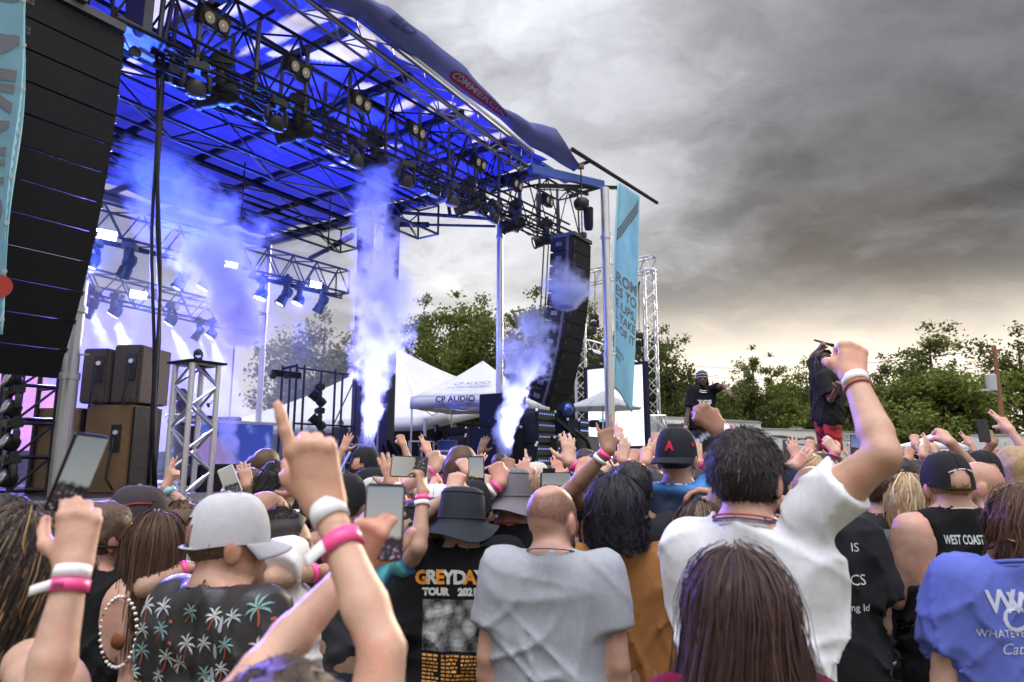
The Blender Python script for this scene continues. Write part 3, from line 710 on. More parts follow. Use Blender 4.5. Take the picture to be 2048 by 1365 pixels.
# video wall
wallm = bpy.data.materials.new('video_wall_picture'); wallm.use_nodes = True
t = NT(wallm.node_tree); b = wallm.node_tree.nodes['Principled BSDF']; gco = t.n('ShaderNodeTexCoord').outputs['UV']
co = t.n('ShaderNodeTexCoord').outputs['Generated']; sp = t.n('ShaderNodeSeparateXYZ'); t.put(sp.inputs[0], co)
co = t.n('ShaderNodeTexCoord').outputs['Object']
dd = t.v('LENGTH', t.v('SUBTRACT', co, (-1.7, 0, .4)))
pic = t.mix(t.ss(dd, 2.02, 2.0), (.19, .17, .80), (.36, .15, .48))
pic = t.mix(t.ss(t.noise(co, 1.2, 4), .45, .6), pic, t.v('SCALE', pic, scale=1.25))
t.put(b.inputs['Base Color'], (.02, .02, .02)); t.put(b.inputs['Emission Color'], pic); b.inputs['Emission Strength'].default_value = 1.7
vw = empty('video_wall', S(4.6, -9.6, 1.3), SYAW, 'lavender video wall with a pink disc at the back of the stage', 'video screen')
for i in range(8):
    for j in range(4):
        mb = MB(); mb.box((-4 + i * 1.0 + .5, 0, .6 + j * 1.0 + .5), (.995, .08, .995)); o = mb.build('led_tile', wallm); o.parent = vw
mb = MB(); mb.box((0, .12, .35), (8.2, .1, .6)); mb.box((0, .12, 2.6), (8.3, .06, 4.2)); o = mb.build('support_frame', black_metal); o.parent = vw
# DJ booth
boothm = bpy.data.materials.new('booth_screen_picture'); boothm.use_nodes = True
t = NT(boothm.node_tree); b = boothm.node_tree.nodes['Principled BSDF']; co = t.n('ShaderNodeTexCoord').outputs['Object']
c1 = t.v('LENGTH', t.v('MULTIPLY', t.v('SUBTRACT', co, (-.75, 0, .1)), (1, 0, 1)))
pic = t.mix(t.ss(c1, .82, .80), (.035, .06, .42), (.30, .20, .52))
pic = t.mix(t.ss(t.noise(co, 2.2, 6), .5, .72), pic, (.25, .35, .9))
t.put(b.inputs['Base Color'], (.02, .02, .02)); t.put(b.inputs['Emission Color'], pic); b.inputs['Emission Strength'].default_value = .6
q0 = onN(392, 900, -4.6); q1 = onN(545, 900, -4.6); u0, n0, _ = toS(q0); u1, _, _ = toS(q1)
dj = empty('dj_booth', S((u0 + u1) / 2, -5, 1.3), SYAW, 'DJ booth with blue screen front and white table edge', 'dj booth')
zt = onN(470, 845, -4.6).z; wbo = u1 - u0
mb = MB(); mb.box((0, -.35, (zt - 1.3) / 2 + .12), (wbo, .06, zt - 1.3 - .3)); o = mb.build('screen', boothm); o.parent = dj
mb = MB(); mb.box((0, 0, zt - 1.3), (wbo + .3, .9, .06)); o = mb.build('table_top', mat('white_laminate', (.7, .7, .75), .35)); o.parent = dj
mb = MB(); mb.box((0, .05, (zt - 1.3) / 2 - .04), (wbo - .1, .7, zt - 1.42)); o = mb.build('cabinet', black_metal); o.parent = dj
mb = MB(); mb.box((-.5, .05, zt - 1.3 + .08), (.4, .4, .1), bev=.02); mb.box((.1, .05, zt - 1.3 + .08), (.35, .4, .1), bev=.02); o = mb.build('mixer', black_plastic); o.parent = dj
mb = MB(); mb.box((0, -.6, .16), (wbo + .5, .4, .3)); o = mb.build('riser', MATS['grey_steel']); o.parent = dj
mp = onN(425, 838, -4.6); ms = empty('microphone_stand', (mp.x, mp.y, 1.3), 0, 'thin microphone stand on the DJ table', 'microphone stand')
rod('stand', (mp.x, mp.y, zt - .02), (mp.x, mp.y, zt + .45), .012, black_metal, ms); rod('boom', (mp.x, mp.y, zt + .44), onN(417, 812, -4.6), .01, black_metal, ms)
mb = MB(); mb.tube([onN(418, 815, -4.6), onN(415, 807, -4.6)], [.025, .03], 8); mb.build('microphone', black_plastic, ms, 4)
# side-fill speaker stack
brown = mat('speaker_wood', (.19, .115, .055), .6, 0, .35, 3, .2, 90); brown2 = mat('speaker_fabric', (.085, .068, .062), .8, 0, .2, 40, .3, 300)
c = onZ(250, 985, 1.32); uc, nc, _ = toS(c)
ztop1 = onN(290, 808, nc).z; ztop2 = onN(290, 690, nc).z
def sfill(name, label, u, n, z0, z1, su, sn, wood, face, ports):
    r = empty(name, S(u + su / 2, n - sn / 2, z0), 0, label, 'speaker', 'side fill stack')
    mb = MB(); mb.box(S(u + su / 2, n - sn / 2, (z0 + z1) / 2), (su, sn, z1 - z0), Rs, .02); mb.build('cabinet', wood, r, .5)
    mb = MB(); mb.box(S(u + su / 2, n + .012, (z0 + z1) / 2), (su * .97, .03, (z1 - z0) * .97), Rs, .006); mb.build('grille', face, r)
    for k in range(ports):
        nn = n - sn * (.3 + .45 * k); zz = z0 + (z1 - z0) * .62
        mb = MB(); mb.box(S(u - .004, nn, zz), (.02, .13, .34), Rs); mb.build('connector_plate', black_plastic, r)
        mb = MB(); mb.lathe([(.03, 0), (.03, .02), (0, .02)], S(u - .015, nn, zz + .07), -UV3, 10); mb.build('socket', rail, r)
        p0 = S(u - .05, nn, zz); mb = MB(); mb.tube([p0, S(u - .09, nn + .02, zz - .12), S(u - .05, nn - .05, zz - .5), S(u - .06, nn + .06, z0 + .05)], .014, 6); mb.build('cable', cab, r, 4)
    o_ = Vector((c.x, c.y, 0)); d_ = r.location - o_; r.location = o_ + Matrix.Rotation(.5, 3, 'Z') @ d_; r.rotation_euler.z = .5      # the stack is toed in
    return r
sfill('side_fill_speaker', 'tall wooden backed lower speaker cabinet of the side fill stack', uc, nc, 1.3, ztop1 - .02, .62, .62, brown, speaker_box, 1)
sfill('side_fill_speaker', 'second tall lower speaker cabinet left of the wooden one', uc - .04, nc - .66, 1.3, ztop1 - .06, .62, .62, brown, speaker_box, 1)
sfill('side_fill_speaker', 'brown fabric covered upper speaker on the side fill stack', uc + .03, nc + .02, ztop1, ztop2, .66, .36, brown2, brown2, 1)
sfill('side_fill_speaker', 'narrow dark upper speaker behind the brown one', uc + .0, nc - .40, ztop1, ztop2 - .05, .6, .34, brown2, brown2, 1)
# silver totem with a small moving light
b0 = onN(373, 1012, .08); tp = onN(373, 728, .08)
tot = empty('truss_totem', (b0.x, b0.y, 1.1), 0, 'short silver truss totem with a small moving light at the stage edge', 'truss totem')
truss('', '', '', (b0.x, b0.y, 1.05), (b0.x, b0.y, tp.z), .36, .36, 7, .038, .018, alu, parent=tot, up=UV3)
mb = MB(); mb.box((b0.x, b0.y, tp.z + .02), (.52, .52, .03), Rs, .01); mb.build('top_plate', black_metal, tot)
mb = MB(); mb.box((b0.x, b0.y, 1.03), (.56, .56, .03), Rs, .01); mb.build('base_plate', alu, tot)
r = moving_head((b0.x, b0.y, tp.z + .16), SYAW, 3.0, .28, lens_mat, 'tiny moving light on top of the silver totem', True, 'small totem light', drop=0); r.rotation_euler = (math.pi, 0, SYAW); r.location.z = tp.z + .04
# ladder-like scaffold towers with blue moving lights
def tower(name, label, xs, n, z0, z1, cross, m):
    r = empty(name, S(toS(onN(xs[0], 900, n))[0], n, z0), 0, label, 'light tower')
    us = [toS(onN(x, 880, n))[0] for x in xs]
    for k, u in enumerate(us):
        for dn in (0, -.5): rod('upright', S(u, n + dn, z0), S(u, n + dn, z1), .03, m, r)
    for z in cross:
        rod('rung', S(us[0], n, z), S(us[-1], n, z), .022, m, r); rod('rung', S(us[-1], n, z), S(us[-1], n - .5, z), .022, m, r)
    for a, b_ in zip(cross[:-1], cross[1:]): rod('brace', S(us[-2], n, a), S(us[-1], n, b_), .016, m, r); 
    return r
dark_blue_steel = MATS['deep_blue_steel']
tower('light_tower', 'black scaffold light tower at the left edge below the near array', (2, 30, 105), -1.2, 1.3, 3.0, (1.36, 1.75, 2.15, 2.2, 2.6, 2.95), dark_blue_steel)
fixb = fix_mat
for px, py in ((30, 735), (28, 790), (25, 858), (20, 930)):
    moving_head(onN(px, py, -1.0), SYAW + 1.6, 1.9, .62, lens_mat, {735: 'top', 790: 'second', 858: 'third', 930: 'bottom'}[py] + ' blue lit moving light on the left scaffold tower', True, 'lights on the left tower', drop=.2)
tower('light_tower', 'black scaffold light tower at the right rear of the stage', (586, 602, 665, 708), -4.6, 1.3, onN(640, 735, -4.6).z, tuple(onN(640, y, -4.6).z for y in (925, 850, 742)), dark_blue_steel)
for k, py in enumerate((775, 822, 868)):
    moving_head(onN(640, py, -4.2), SYAW + .9, 2.3, .85, lens_mat, ('upper', 'middle', 'lower')[k] + ' moving light on the right rear tower', False, 'lights on the right tower', drop=.1)
ar = empty('castor_arm', onN(560, 745, -4.6), 0, 'black arm with castors sticking out of the right rear tower', 'arm')
bar('arm', onN(545, 746, -4.6), onN(600, 752, -4.6), .1, .14, black_metal, ar)
for px in (546, 573): mb = MB(); mb.lathe([(0, -.03), (.07, -.03), (.07, .03), (0, .03)], onN(px, 752, -4.5), NV3, 12); mb.build('castor', black_plastic, ar)
rod('arm', onN(566, 738, -4.6), onN(590, 732, -4.6), .03, black_metal, ar)
# floor monitors
for k, (px, py) in enumerate(((505, 960), (680, 965), (760, 962), (440, 965))):
    p = onZ(px, py + 18, 1.3); u, n, _ = toS(p); n = min(n, -.5); u_ = u
    r = empty('floor_monitor', S(u_, n, 1.3), SYAW, ('wedge monitor on the deck behind the man with short black hair', 'wedge monitor on the deck left of the tall plume', 'wedge monitor on the deck right of the tall plume base', 'wedge monitor on the deck below the DJ booth screen')[k], 'floor monitor', 'floor monitors')
    mb = MB(); mb.add([(-.3, -.22, 0), (.3, -.22, 0), (.3, .24, 0), (-.3, .24, 0), (-.3, -.22, .36), (.3, -.22, .36), (.3, .18, .1), (-.3, .18, .1)], [(0, 3, 2, 1), (4, 5, 6, 7), (0, 1, 5, 4), (2, 3, 7, 6), (1, 2, 6, 5), (0, 4, 7, 3)]); o = mb.build('cabinet', speaker_box); o.parent = r
    mb = MB(); mb.box((0, 0, 0), (.54, .42, .012)); o = mb.build('grille', grille); o.parent = r; o.location = (0, -.012, .24); o.rotation_euler = (-.575, 0, 0)
# far speaker stack, amplifier racks and cases on the wing
WN = -.5
def wbox(name, label, x0, x1, y0, y1, n, m, dep=.6, cat='speaker', group=None, face=None, bev=.02, rack=0):
    a = onN(x0, y1, n); c_ = onN(x1, y0, n); ua, _, za = toS(a); ub, _, zb = toS(c_); za = onN((x0 + x1) / 2, y1, n).z; zb = onN((x0 + x1) / 2, y0, n).z
    r = empty(name, S((ua + ub) / 2, n, za), SYAW, label, cat, group)
    sx, sz = ub - ua, zb - za
    mb = MB(); mb.box((0, dep / 2, sz / 2), (sx, dep, sz), bev=bev); o = mb.build('cabinet', m, None, .5); o.parent = r
    mb = MB(); mb.box((0, -.01, sz / 2), (sx * .93, .02, sz * .93), bev=.004); o = mb.build('front_panel', face or grille); o.parent = r
    mb = MB()
    for sx_ in (-1, 1):
        for z in (0.02, sz - .02): mb.box((sx_ * (sx / 2 - .02), -.012, z), (.05, .03, .05))
    o = mb.build('corners', rail); o.parent = r; o['kind'] = 'stuff'
    for k in range(rack):
        z = sz * (k + .5) / rack; mb = MB(); mb.box((0, -.024, z), (sx * .86, .015, sz / rack * .8)); o = mb.build('rack_unit', black_plastic); o.parent = r
        mb = MB()
        for q in range(7): mb.box((-sx * .36 + q * sx * .12, -.034, z + sz / rack * .1), (.03, .008, .03))
        o = mb.build('knobs', mat('rack_lights', (.3, .4, .7), .4, emit=(.2, .35, 1), estr=.6)); o.parent = r; o['kind'] = 'stuff'
    return r
navy_box = mat('navy_speaker', (.012, .015, .035), .65, 0, .2, 12, spec=.2)
wbox('speaker_cabinet', 'tall dark speaker below the pop-up tent on the far stack', 1016, 1052, 788, 855, .3, navy_box, .75, face=navy_box)
wbox('speaker_cabinet', 'wide dark lower speaker behind the right smoke jet', 1012, 1070, 857, 975, .3, navy_box, .95, face=speaker_box)
wbox('speaker_cabinet', 'dark speaker just right of the right smoke jet', 1040, 1070, 853, 975, .5, speaker_box, .6, face=grille)
wbox('amplifier_rack', 'upper open amplifier rack under the far array', 1072, 1110, 820, 888, .8, black_metal, .6, 'amplifier rack', rack=3)
wbox('amplifier_rack', 'lower amplifier rack with green lit display', 1070, 1108, 889, 960, .8, black_metal, .6, 'amplifier rack', rack=3)
wbox('amplifier_rack', 'wide patch rack with rows of sockets', 1108, 1162, 874, 960, .9, black_metal, .6, 'amplifier rack', rack=5)
wbox('stage_speaker', 'small square blue speaker above the patch rack', 1134, 1156, 838, 872, .9, navy_box, .4, face=navy_box)
wbox('flight_case', 'road case with mixer beside the small square speaker', 1157, 1176, 839, 872, .9, black_plastic, .5, 'case', rack=2)
wbox('guitar_amplifier', 'grey guitar amplifier right of the patch rack', 1162, 1198, 873, 960, 1.0, mat('grey_tolex', (.07, .07, .075), .8, 0, .2, 40), .5, 'amplifier', face=mat('amp_cloth', (.12, .115, .11), .9, 0, .3, 70))
mb = MB(); p = onN(1074, 905, .76)
gp = tag(MB().box(onN(1082, 895, .76), (.16, .02, .07), Rs).build('green_display', mat('green_led', (.1, .6, .3), .4, emit=(.1, 1, .45), estr=2)), 'small green glowing display on the amplifier rack', 'display')
fs = empty('follow_spot', onN(1135, 840, .9), SYAW, 'round blue lamp on a bracket above the racks', 'stage light')
mb = MB(); mb.lathe([(.05, .25), (.16, .2), (.2, .05), (.2, -.02), (.17, -.03)], onN(1136, 820, .9), NV3 * -1 + UV3 * .5, 8); mb.build('lamp_housing', navy_box, fs, .6)
mb = MB(); mb.lathe([(.17, -.01), (.1, .04), (0, .06)], onN(1136, 820, .9) + NV3 * .02 - UV3 * .01, NV3 - UV3 * .5, 20); mb.build('lens', mat('blue_lens', (.1, .15, .5), .1, .6), fs, 4)
bar('bracket', onN(1112, 838, .9), onN(1160, 880, .9), .06, .08, black_metal, fs)
mb = MB(); mb.tube([onN(1150, 862, 1.1), onN(1172, 880, 1.1), onN(1182, 905, 1.1), onN(1186, 940, 1.1)], .05, 8); mb.build('cable', cab, fs, 4)
# bright jet nozzle light low behind the crowd
gl = onN(1077, 934, .9); fl = empty('floor_light', gl, SYAW, 'dazzling small white light low behind the crowd', 'stage light')
mb = MB(); mb.lathe([(.0, .14), (.09, .12), (.1, .0), (.095, -.01)], gl + NV3 * -.02, NV3 * -1, 14); mb.build('housing', black_plastic, fl, .7)
mb = MB(); mb.lathe([(.085, .0), (.05, .02), (0, .025)], gl + NV3 * .0, NV3 - UV3 * .4, 14); mb.build('lens', mat('dazzle', (1, 1, 1), .3, emit=(.75, .85, 1), estr=60), fl, 4)

# ------------------------------------------------------------------ tents
tent_white = mat('tent_fabric', (.78, .78, .80), .55, 0, .06, 2, .2, 3, trans=.3)
def sag_tri(mb, a, b_, c_, k, sag=.05):   # curved panel apex a, base b-c
    def fn(s, t_):
        p = b_.lerp(c_, s); q = p.lerp(a, t_); return q - Z3 * sag * math.sin(t_ * math.pi) * (a - p).length * (1 + .25 * math.sin(s * math.pi))
    mb.grid(fn, k, k, .008)
def popup(name, label, corners, apex, zbase, valh, m, legm, group=None):
    r = empty(name, Vector((apex.x, apex.y, zbase)), 0, label, 'tent', group)
    for i in range(4):
        a, b_ = corners[i], corners[(i + 1) % 4]
        mb = MB(); sag_tri(mb, apex, a, b_, 8, .03); mb.build('roof_panel', m, r, 4)
        mb = MB(); mb.grid(lambda s, t_: a.lerp(b_, s) - Z3 * valh * t_ + (a + b_ - apex * 2).normalized() * (.02 + .015 * math.sin(s * 20) * t_), 14, 2, .006); mb.build('valance', m, r, 4)
        rod('leg', (a.x * .985 + apex.x * .015, a.y * .985 + apex.y * .015, zbase), (a.x * .985 + apex.x * .015, a.y * .985 + apex.y * .015, a.z), .028, legm, r)
        rod('frame_bar', a - Z3 * .25, b_ - Z3 * .25, .015, legm, r)
        rod('frame_bar', (a.lerp(b_, .5)) - Z3 * .5, a - Z3 * .08, .015, legm, r); rod('frame_bar', (a.lerp(b_, .5)) - Z3 * .5, b_ - Z3 * .08, .015, legm, r)
    return r
A_, B_ = atY(822, 792, 22.), atY(1040, 778, 20.8); B_.z = A_.z = 3.66
pv = Vector((B_.y - A_.y, -(B_.x - A_.x), 0)); pv = -pv.normalized() * 3.2
if pv.y < 0: pv = -pv
ap = (A_ + B_) / 2 + pv / 2; ap.z = atY(965, 722, ap.y).z
cpt = popup('popup_tent', 'white pop-up tent with the audio company lettering on its valance', [A_, B_, B_ + pv, A_ + pv], ap, 1.3, .36, tent_white, alu)
fd = (B_ - A_).normalized(); nrm = -pv.normalized(); ink = mat('navy_ink', (.01, .012, .05), .6)
wB = (B_ - A_).length
lettering('lettering', 'CP AUDIO', .26, basis(A_ + fd * wB * .24 - Z3 * .19 + nrm * .06, fd, Z3), ink, cpt, bold=.006, wscale=1.12)
lettering('lettering', 'BOISE, IDAHO \u2022 208-941-2145', .085, basis(A_ + fd * wB * .27 - Z3 * .315 + nrm * .06, fd, Z3), ink, cpt, shear=.2)
MB().box(A_ + fd * wB * .42 - Z3 * .225 + nrm * .058, (wB * .37, .006, .012), Matrix.Rotation(math.atan2(fd.y, fd.x), 3, 'Z')).build('underline', ink, cpt)
sl = (ap - (A_ + B_) / 2); mid = (A_ + B_) / 2 + sl * .22; nn_ = fd.cross(sl).normalized()
lettering('lettering', 'CP AUDIO', .24, basis(mid - fd * .55 + nn_ * .05 + sl * .04, fd, sl), mat('faint_ink', (.16, .16, .26), .6), cpt, bold=.004, wscale=1.1, shear=.15)
lettering('lettering', 'BOISE, IDAHO \u2022 208-941-2145', .10, basis(mid - fd * .7 + nn_ * .05 - sl * .05, fd, sl), MATS['faint_ink'], cpt, shear=.15)
# large marquee behind
mq = empty('marquee', atY(800, 880, 30) * 1, 0, 'large white marquee roof behind the stage', 'tent'); mq.location.z = 0
pk = atY(798, 700, 29); pk2 = atY(690, 735, 36)
c1, c2, c3, c4 = atY(415, 852, 27), atY(850, 838, 23.5), atY(1075, 790, 34), atY(700, 800, 44)
for i, (a, b_) in enumerate(((c1, c2), (c2, c3), (c3, c4), (c4, c1))):
    mb = MB(); sag_tri(mb, pk, a, b_, 14, .05); mb.build('roof_panel', tent_white, mq, 4)
    if i < 2:
        mb = MB(); mb.grid(lambda s, t_: a.lerp(b_, s) - Z3 * .4 * t_, 10, 2, .006); mb.build('valance', tent_white, mq, 4)
for q in (c1, c2, c3, c1.lerp(c2, .5)): rod('leg', (q.x, q.y, 0), q, .06, alu, mq)
drk = mat('dark_wall', (.03, .035, .06), .9, 0, .3, 2)
q0, q1 = atY(470, 862, 31), atY(1000, 862, 36); mb = MB(); mb.grid(lambda s, t_: Vector((q0.lerp(q1, s).x, q0.lerp(q1, s).y + .05 * math.sin(s * 90), .02 + t_ * (3.1 + s * .4))), 60, 2, .01); mb.build('rear_wall', drk, mq, 4)
# small far tent and gear of the right side
F1 = [atY(x, y, d) for x, y, d in ((1788, 893, 33), (1905, 902, 31), (1950, 893, 35), (1835, 886, 37))]
zf = 2.3
for q in F1: q.z = zf
apx = sum(F1, Vector()) / 4; apx.z = atY(1855, 866, apx.y).z
popup('popup_tent', 'white pop-up tent in the far crowd on the right', F1, apx, 0, .22, tent_white, alu)
for k, (px, d) in enumerate(((1805, 30), (1893, 30))):
    q = atY(px, 915, d); r = empty('side_awning', (q.x, q.y, 0), 0, ('low folded awning frame left of the far white tent', 'low folded awning frame right of the far white tent')[k], 'awning')
    for s_ in (-1, 1): rod('leg', (q.x + s_ * .9, q.y, 0), (q.x + s_ * .9, q.y, 2.05), .02, alu, r)
    rod('rail', (q.x - .95, q.y, 2.05), (q.x + .95, q.y, 2.05), .03, alu, r); rod('rail', (q.x - .95, q.y, 1.85), (q.x + .95, q.y, 2.05), .02, alu, r)
# railings on the wing
rl = empty('guard_rail', onZ(850, 960, 1.3), 0, 'aluminium guard rail in front of the crew', 'railing')
for x0, x1, y0, n in ((818, 868, 884, -4.6), (690, 742, 890, -4.6)):
    a, b_ = onN(x0, y0, n), onN(x1, y0, n); a.z = b_.z = (a.z + b_.z) / 2
    for q in (a, a.lerp(b_, .5), b_): rod('upright', (q.x, q.y, 1.3), q, .025, alu, rl)
    rod('rail', a, b_, .025, alu, rl); rod('rail', a - Z3 * .45, b_ - Z3 * .45, .02, alu, rl)
sw = empty('stair_rail', onZ(740, 965, 1.3), 0, 'sloping blue lit stair rail beside the tall plume', 'railing')
rod('rail', onN(660, 980, -4), onN(700, 905, -4), .04, alu, sw); rod('rail', onN(775, 880, -4.2), onN(820, 950, -4.2), .05, navy_box, sw); rod('rail', onN(765, 890, -4.2), onN(790, 950, -4.2), .04, navy_box, sw)
# cases, drums beside the crew
wbox('flight_case', 'black road case under the tent behind the crew', 928, 956, 872, 930, -4., black_plastic, .6, 'case')
wbox('flight_case', 'upper road case with soft bags under the tent', 930, 958, 855, 871, -4., speaker_box, .6, 'case')
def drum(px, n, label):
    q = onN(px, 925, n); q.z = 1.3; r = empty('barrel', q, 0, label, 'barrel')
    mb = MB(); mb.lathe([(.27, 0), (.29, .02), (.29, .3), (.305, .32), (.29, .34), (.29, .6), (.305, .62), (.29, .64), (.29, .9), (.3, .92), (.27, .93), (.26, .9), (0, .9)], q, (0, 0, 1), 20); mb.build('body', mat('blue_barrel', (.05, .09, .28), .45, 0, .2, 4), r, .6)
    for z in (.32, .62): mb = MB(); mb.lathe([(.306, z - .03), (.312, z), (.306, z + .03)], q, (0, 0, 1), 20); mb.build('hoop', rail, r, .6)
drum(894, -4.2, 'blue barrel between the two crew members in black')
wl = empty('wire_light', atY(830, 858, 30), 0, 'warm sunlit foliage gap seen under the tent', 'lamp') if False else None

# ------------------------------------------------------------------ video screen on its goalpost truss
gA, gB = atY(1165, 520, 25), atY(1298, 572, 23.0)
gp_ = empty('goalpost_truss', (gB.x, gB.y, 0), 0, 'silver goalpost truss holding the white video screen', 'truss')
gA2 = gA + (gB - gA) * -.25; gA2.z = gB.z = (gA.z + gB.z) / 2
truss('', '', '', gA2, gB + (gB - gA2).normalized() * .2, .36, .5, 16, .03, .016, alu, parent=gp_)
truss('', '', '', (gB.x, gB.y, 0), (gB.x, gB.y, gB.z - .2), .36, .36, 22, .032, .016, alu, parent=gp_, up=(1, 0, 0))
gl_ = atY(1162, 780, 25.2); truss('', '', '', (gl_.x, gl_.y, 0), (gl_.x, gl_.y, gB.z), .36, .36, 22, .032, .016, alu, parent=gp_, up=(1, 0, 0))
truss('', '', '', (gB.x + .0, gB.y - .3, 0), (gB.x, gB.y - .3, 3.1), .55, .55, 7, .035, .02, alu, parent=gp_, up=(1, 0, 0))
# arc truss under the beam with hanging lamps
arc = empty('arc_truss', atY(1240, 720, 23.5), 0, 'curved silver truss with dark lamps above the white screen', 'truss')
def arcp(s): p_ = atY(1175 + s * 115, 690 + 55 * s ** 1.4, 24.6 - 1.2 * s); return p_
for k in range(8):
    a, b_ = arcp(k / 8), arcp((k + 1) / 8)
    for dz, dy in ((.18, 0), (-.18, .15), (-.18, -.15)): rod('chord', a + Vector((0, dy, dz)), b_ + Vector((0, dy, dz)), .026, alu, arc, 6)
    rod('brace', a + Z3 * .18, a.lerp(b_, .5) + Vector((0, -.15, -.18)), .014, alu, arc, 6); rod('brace', a.lerp(b_, .5) + Vector((0, -.15, -.18)), b_ + Z3 * .18, .014, alu, arc, 6)
for k, (px, py) in enumerate(((1188, 652), (1278, 690), (1180, 715), (1278, 745), (1208, 722))):
    moving_head(atY(px, py, 23.8), .4, .1, .9 if k < 2 else .6, lens_mat, ('dark lamp hung beside the far array above the screen', 'dark lamp hung right of the blue banner', 'small lamp under the left end of the arc truss', 'small lamp under the right end of the arc truss', 'small lamp near the middle of the arc truss')[k], k > 1, 'lamps over the screen')
for x in (1190, 1278): rod('hoist_chain', atY(x, 545 if x < 1200 else 575, 24), atY(x, 648 if x < 1200 else 680, 24), .015, black_metal, gp_)
mb = MB(); p0 = atY(1267, 575, 23.5); mb.tube([p0 + Vector((-.2, 0, .2)), p0 + Vector((-.05, 0, -.4)), p0 + Vector((0, 0, -.7)), p0 + Vector((.06, 0, -.4)), p0 + Vector((.22, 0, .2))], .04, 6); mb.build('sling', black_metal, gp_, 4)
scrm = bpy.data.materials.new('screen_picture'); scrm.use_nodes = True
t = NT(scrm.node_tree); b = scrm.node_tree.nodes['Principled BSDF']; co = t.n('ShaderNodeTexCoord').outputs['Object']
t.put(b.inputs['Emission Color'], t.mix(t.ss(t.noise(co, .35, 3), .5, .75), (.94, .96, 1), (.62, .66, .9))); b.inputs['Emission Strength'].default_value = 1.15; t.put(b.inputs['Base Color'], (.02, .02, .02))
s0, s1 = atY(1179, 892, 23.9), atY(1291, 892, 22.4); ztp = atY(1234, 735, 23.1).z; zbt = atY(1234, 892, 23.1).z
sc_ = empty('video_screen', (s0 + s1) / 2, math.atan2(s1.y - s0.y, s1.x - s0.x), 'bright white outdoor video screen behind the beach umbrella', 'video screen'); sc_.location.z = zbt
wS = (s1 - s0).xy.length; hS = ztp - zbt
for i in range(4):
    for j in range(5):
        mb = MB(); mb.box((-wS / 2 + wS / 4 * (i + .5), 0, hS / 5 * (j + .5)), (wS / 4 - .003, .06, hS / 5 - .003)); o = mb.build('led_tile', scrm); o.parent = sc_
mb = MB()
for s_ in (-1, 1): mb.box((s_ * (wS / 2 + .08), .02, hS / 2), (.12, .2, hS + .2))
mb.box((0, .02, hS + .06), (wS + .1, .2, .08)); mb.box((0, .02, -.06), (wS + .1, .2, .08)); mb.box((0, .12, hS / 2), (wS, .05, hS)); o = mb.build('surround', navy_box); o.parent = sc_
lettering('lettering', '     ted & Operated', .13, basis(sc_.location + Vector((0, 0, hS * .42)) + Vector((-.3, -.1, 0)), (s1 - s0), Z3), mat('grey_ink', (.2, .3, .34), .6), sc_)
# umbrella and tall parasol frame in front of the screen
um = atY(1205, 845, 19.5); u_ = empty('umbrella', (um.x, um.y, 0), 0, 'white market umbrella in front of the bright screen', 'umbrella')
ut_ = atY(1205, 782, 19.5); ue = atY(1205, 818, 19.5).z; ru = 1.18
for k in range(8):
    a0_, a1_ = k * math.pi / 4 + .3, (k + 1) * math.pi / 4 + .3
    mb = MB(); sag_tri(mb, ut_, Vector((um.x + ru * math.cos(a0_), um.y + ru * math.sin(a0_), ue)), Vector((um.x + ru * math.cos(a1_), um.y + ru * math.sin(a1_), ue)), 5, .02); mb.build('canopy_panel', tent_white, u_, 4)
    rod('rib', ut_ - Z3 * .05, (um.x + ru * math.cos(a0_), um.y + ru * math.sin(a0_), ue - .02), .01, alu, u_, 5)
rod('pole', (um.x, um.y, 0), ut_, .025, alu, u_)
# ------------------------------------------------------------------ trailers
trw = mat('trailer_white', (.62, .62, .61), .35, 0, .08, 2); trim = mat('trailer_trim', (.3, .3, .3), .35, .5); tyre = mat('tyre_rubber', (.015, .015, .015), .85, 0, .2, 30); hub = mat('wheel_hub', (.4, .4, .42), .3, .8)
def box_vehicle(name, label, p0, p1, dep, zt, zb, cat, wheels):
    d = (p1 - p0); d.z = 0; L = d.length; r = empty(name, Vector(((p0.x + p1.x) / 2, (p0.y + p1.y) / 2, 0)), math.atan2(d.y, d.x), label, cat)
    mb = MB(); mb.box((0, dep / 2, (zt + zb) / 2), (L, dep, zt - zb), bev=.08); o = mb.build('body', trw, None, .5); o.parent = r
    mb = MB(); mb.box((0, .0, zt - .06), (L - .1, .06, .07)); mb.box((0, .0, zb + .06), (L - .1, .06, .08)); o = mb.build('trim', trim); o.parent = r
    for x in wheels:
        mb = MB(); mb.lathe([(.36, -.11), (.4, -.08), (.4, .08), (.36, .11)], (x * L, .15, .4), (0, 1, 0), 20); o = mb.build('wheel', tyre, None, .7); o.parent = r
        mb = MB(); mb.lathe([(.2, 0), (.2, .03), (0, .05)], (x * L, .03, .4), (0, -1, 0), 14); h = mb.build('hub', hub, None, .7); h.parent = o
    return r, L
v1, L1 = box_vehicle('box_trailer', 'white box trailer with open dark side behind the first performer', atY(1322, 900, 27), atY(1527, 900, 31), 2.4, 3.35, .5, 'trailer', (-.1, .05))
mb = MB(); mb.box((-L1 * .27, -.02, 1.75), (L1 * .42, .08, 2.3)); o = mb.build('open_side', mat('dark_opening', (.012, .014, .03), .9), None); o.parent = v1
mb = MB(); mb.box((-L1 * .27, -.3, 3.05), (L1 * .44, .7, .06)); o = mb.build('lifted_flap', trw); o.parent = v1
for k in range(4): mb = MB(); mb.box((-L1 * .42 + k * L1 * .1, -.66, 3.05), (.1, .03, .05)); o = mb.build('marker_lamp', mat('marker_red', (.4, .06, .02), .3)); o.parent = v1
mb = MB(); mb.box((L1 * .12, -.02, 1.9), (.9, .04, 1.9), bev=.02); o = mb.build('door', trw); o.parent = v1
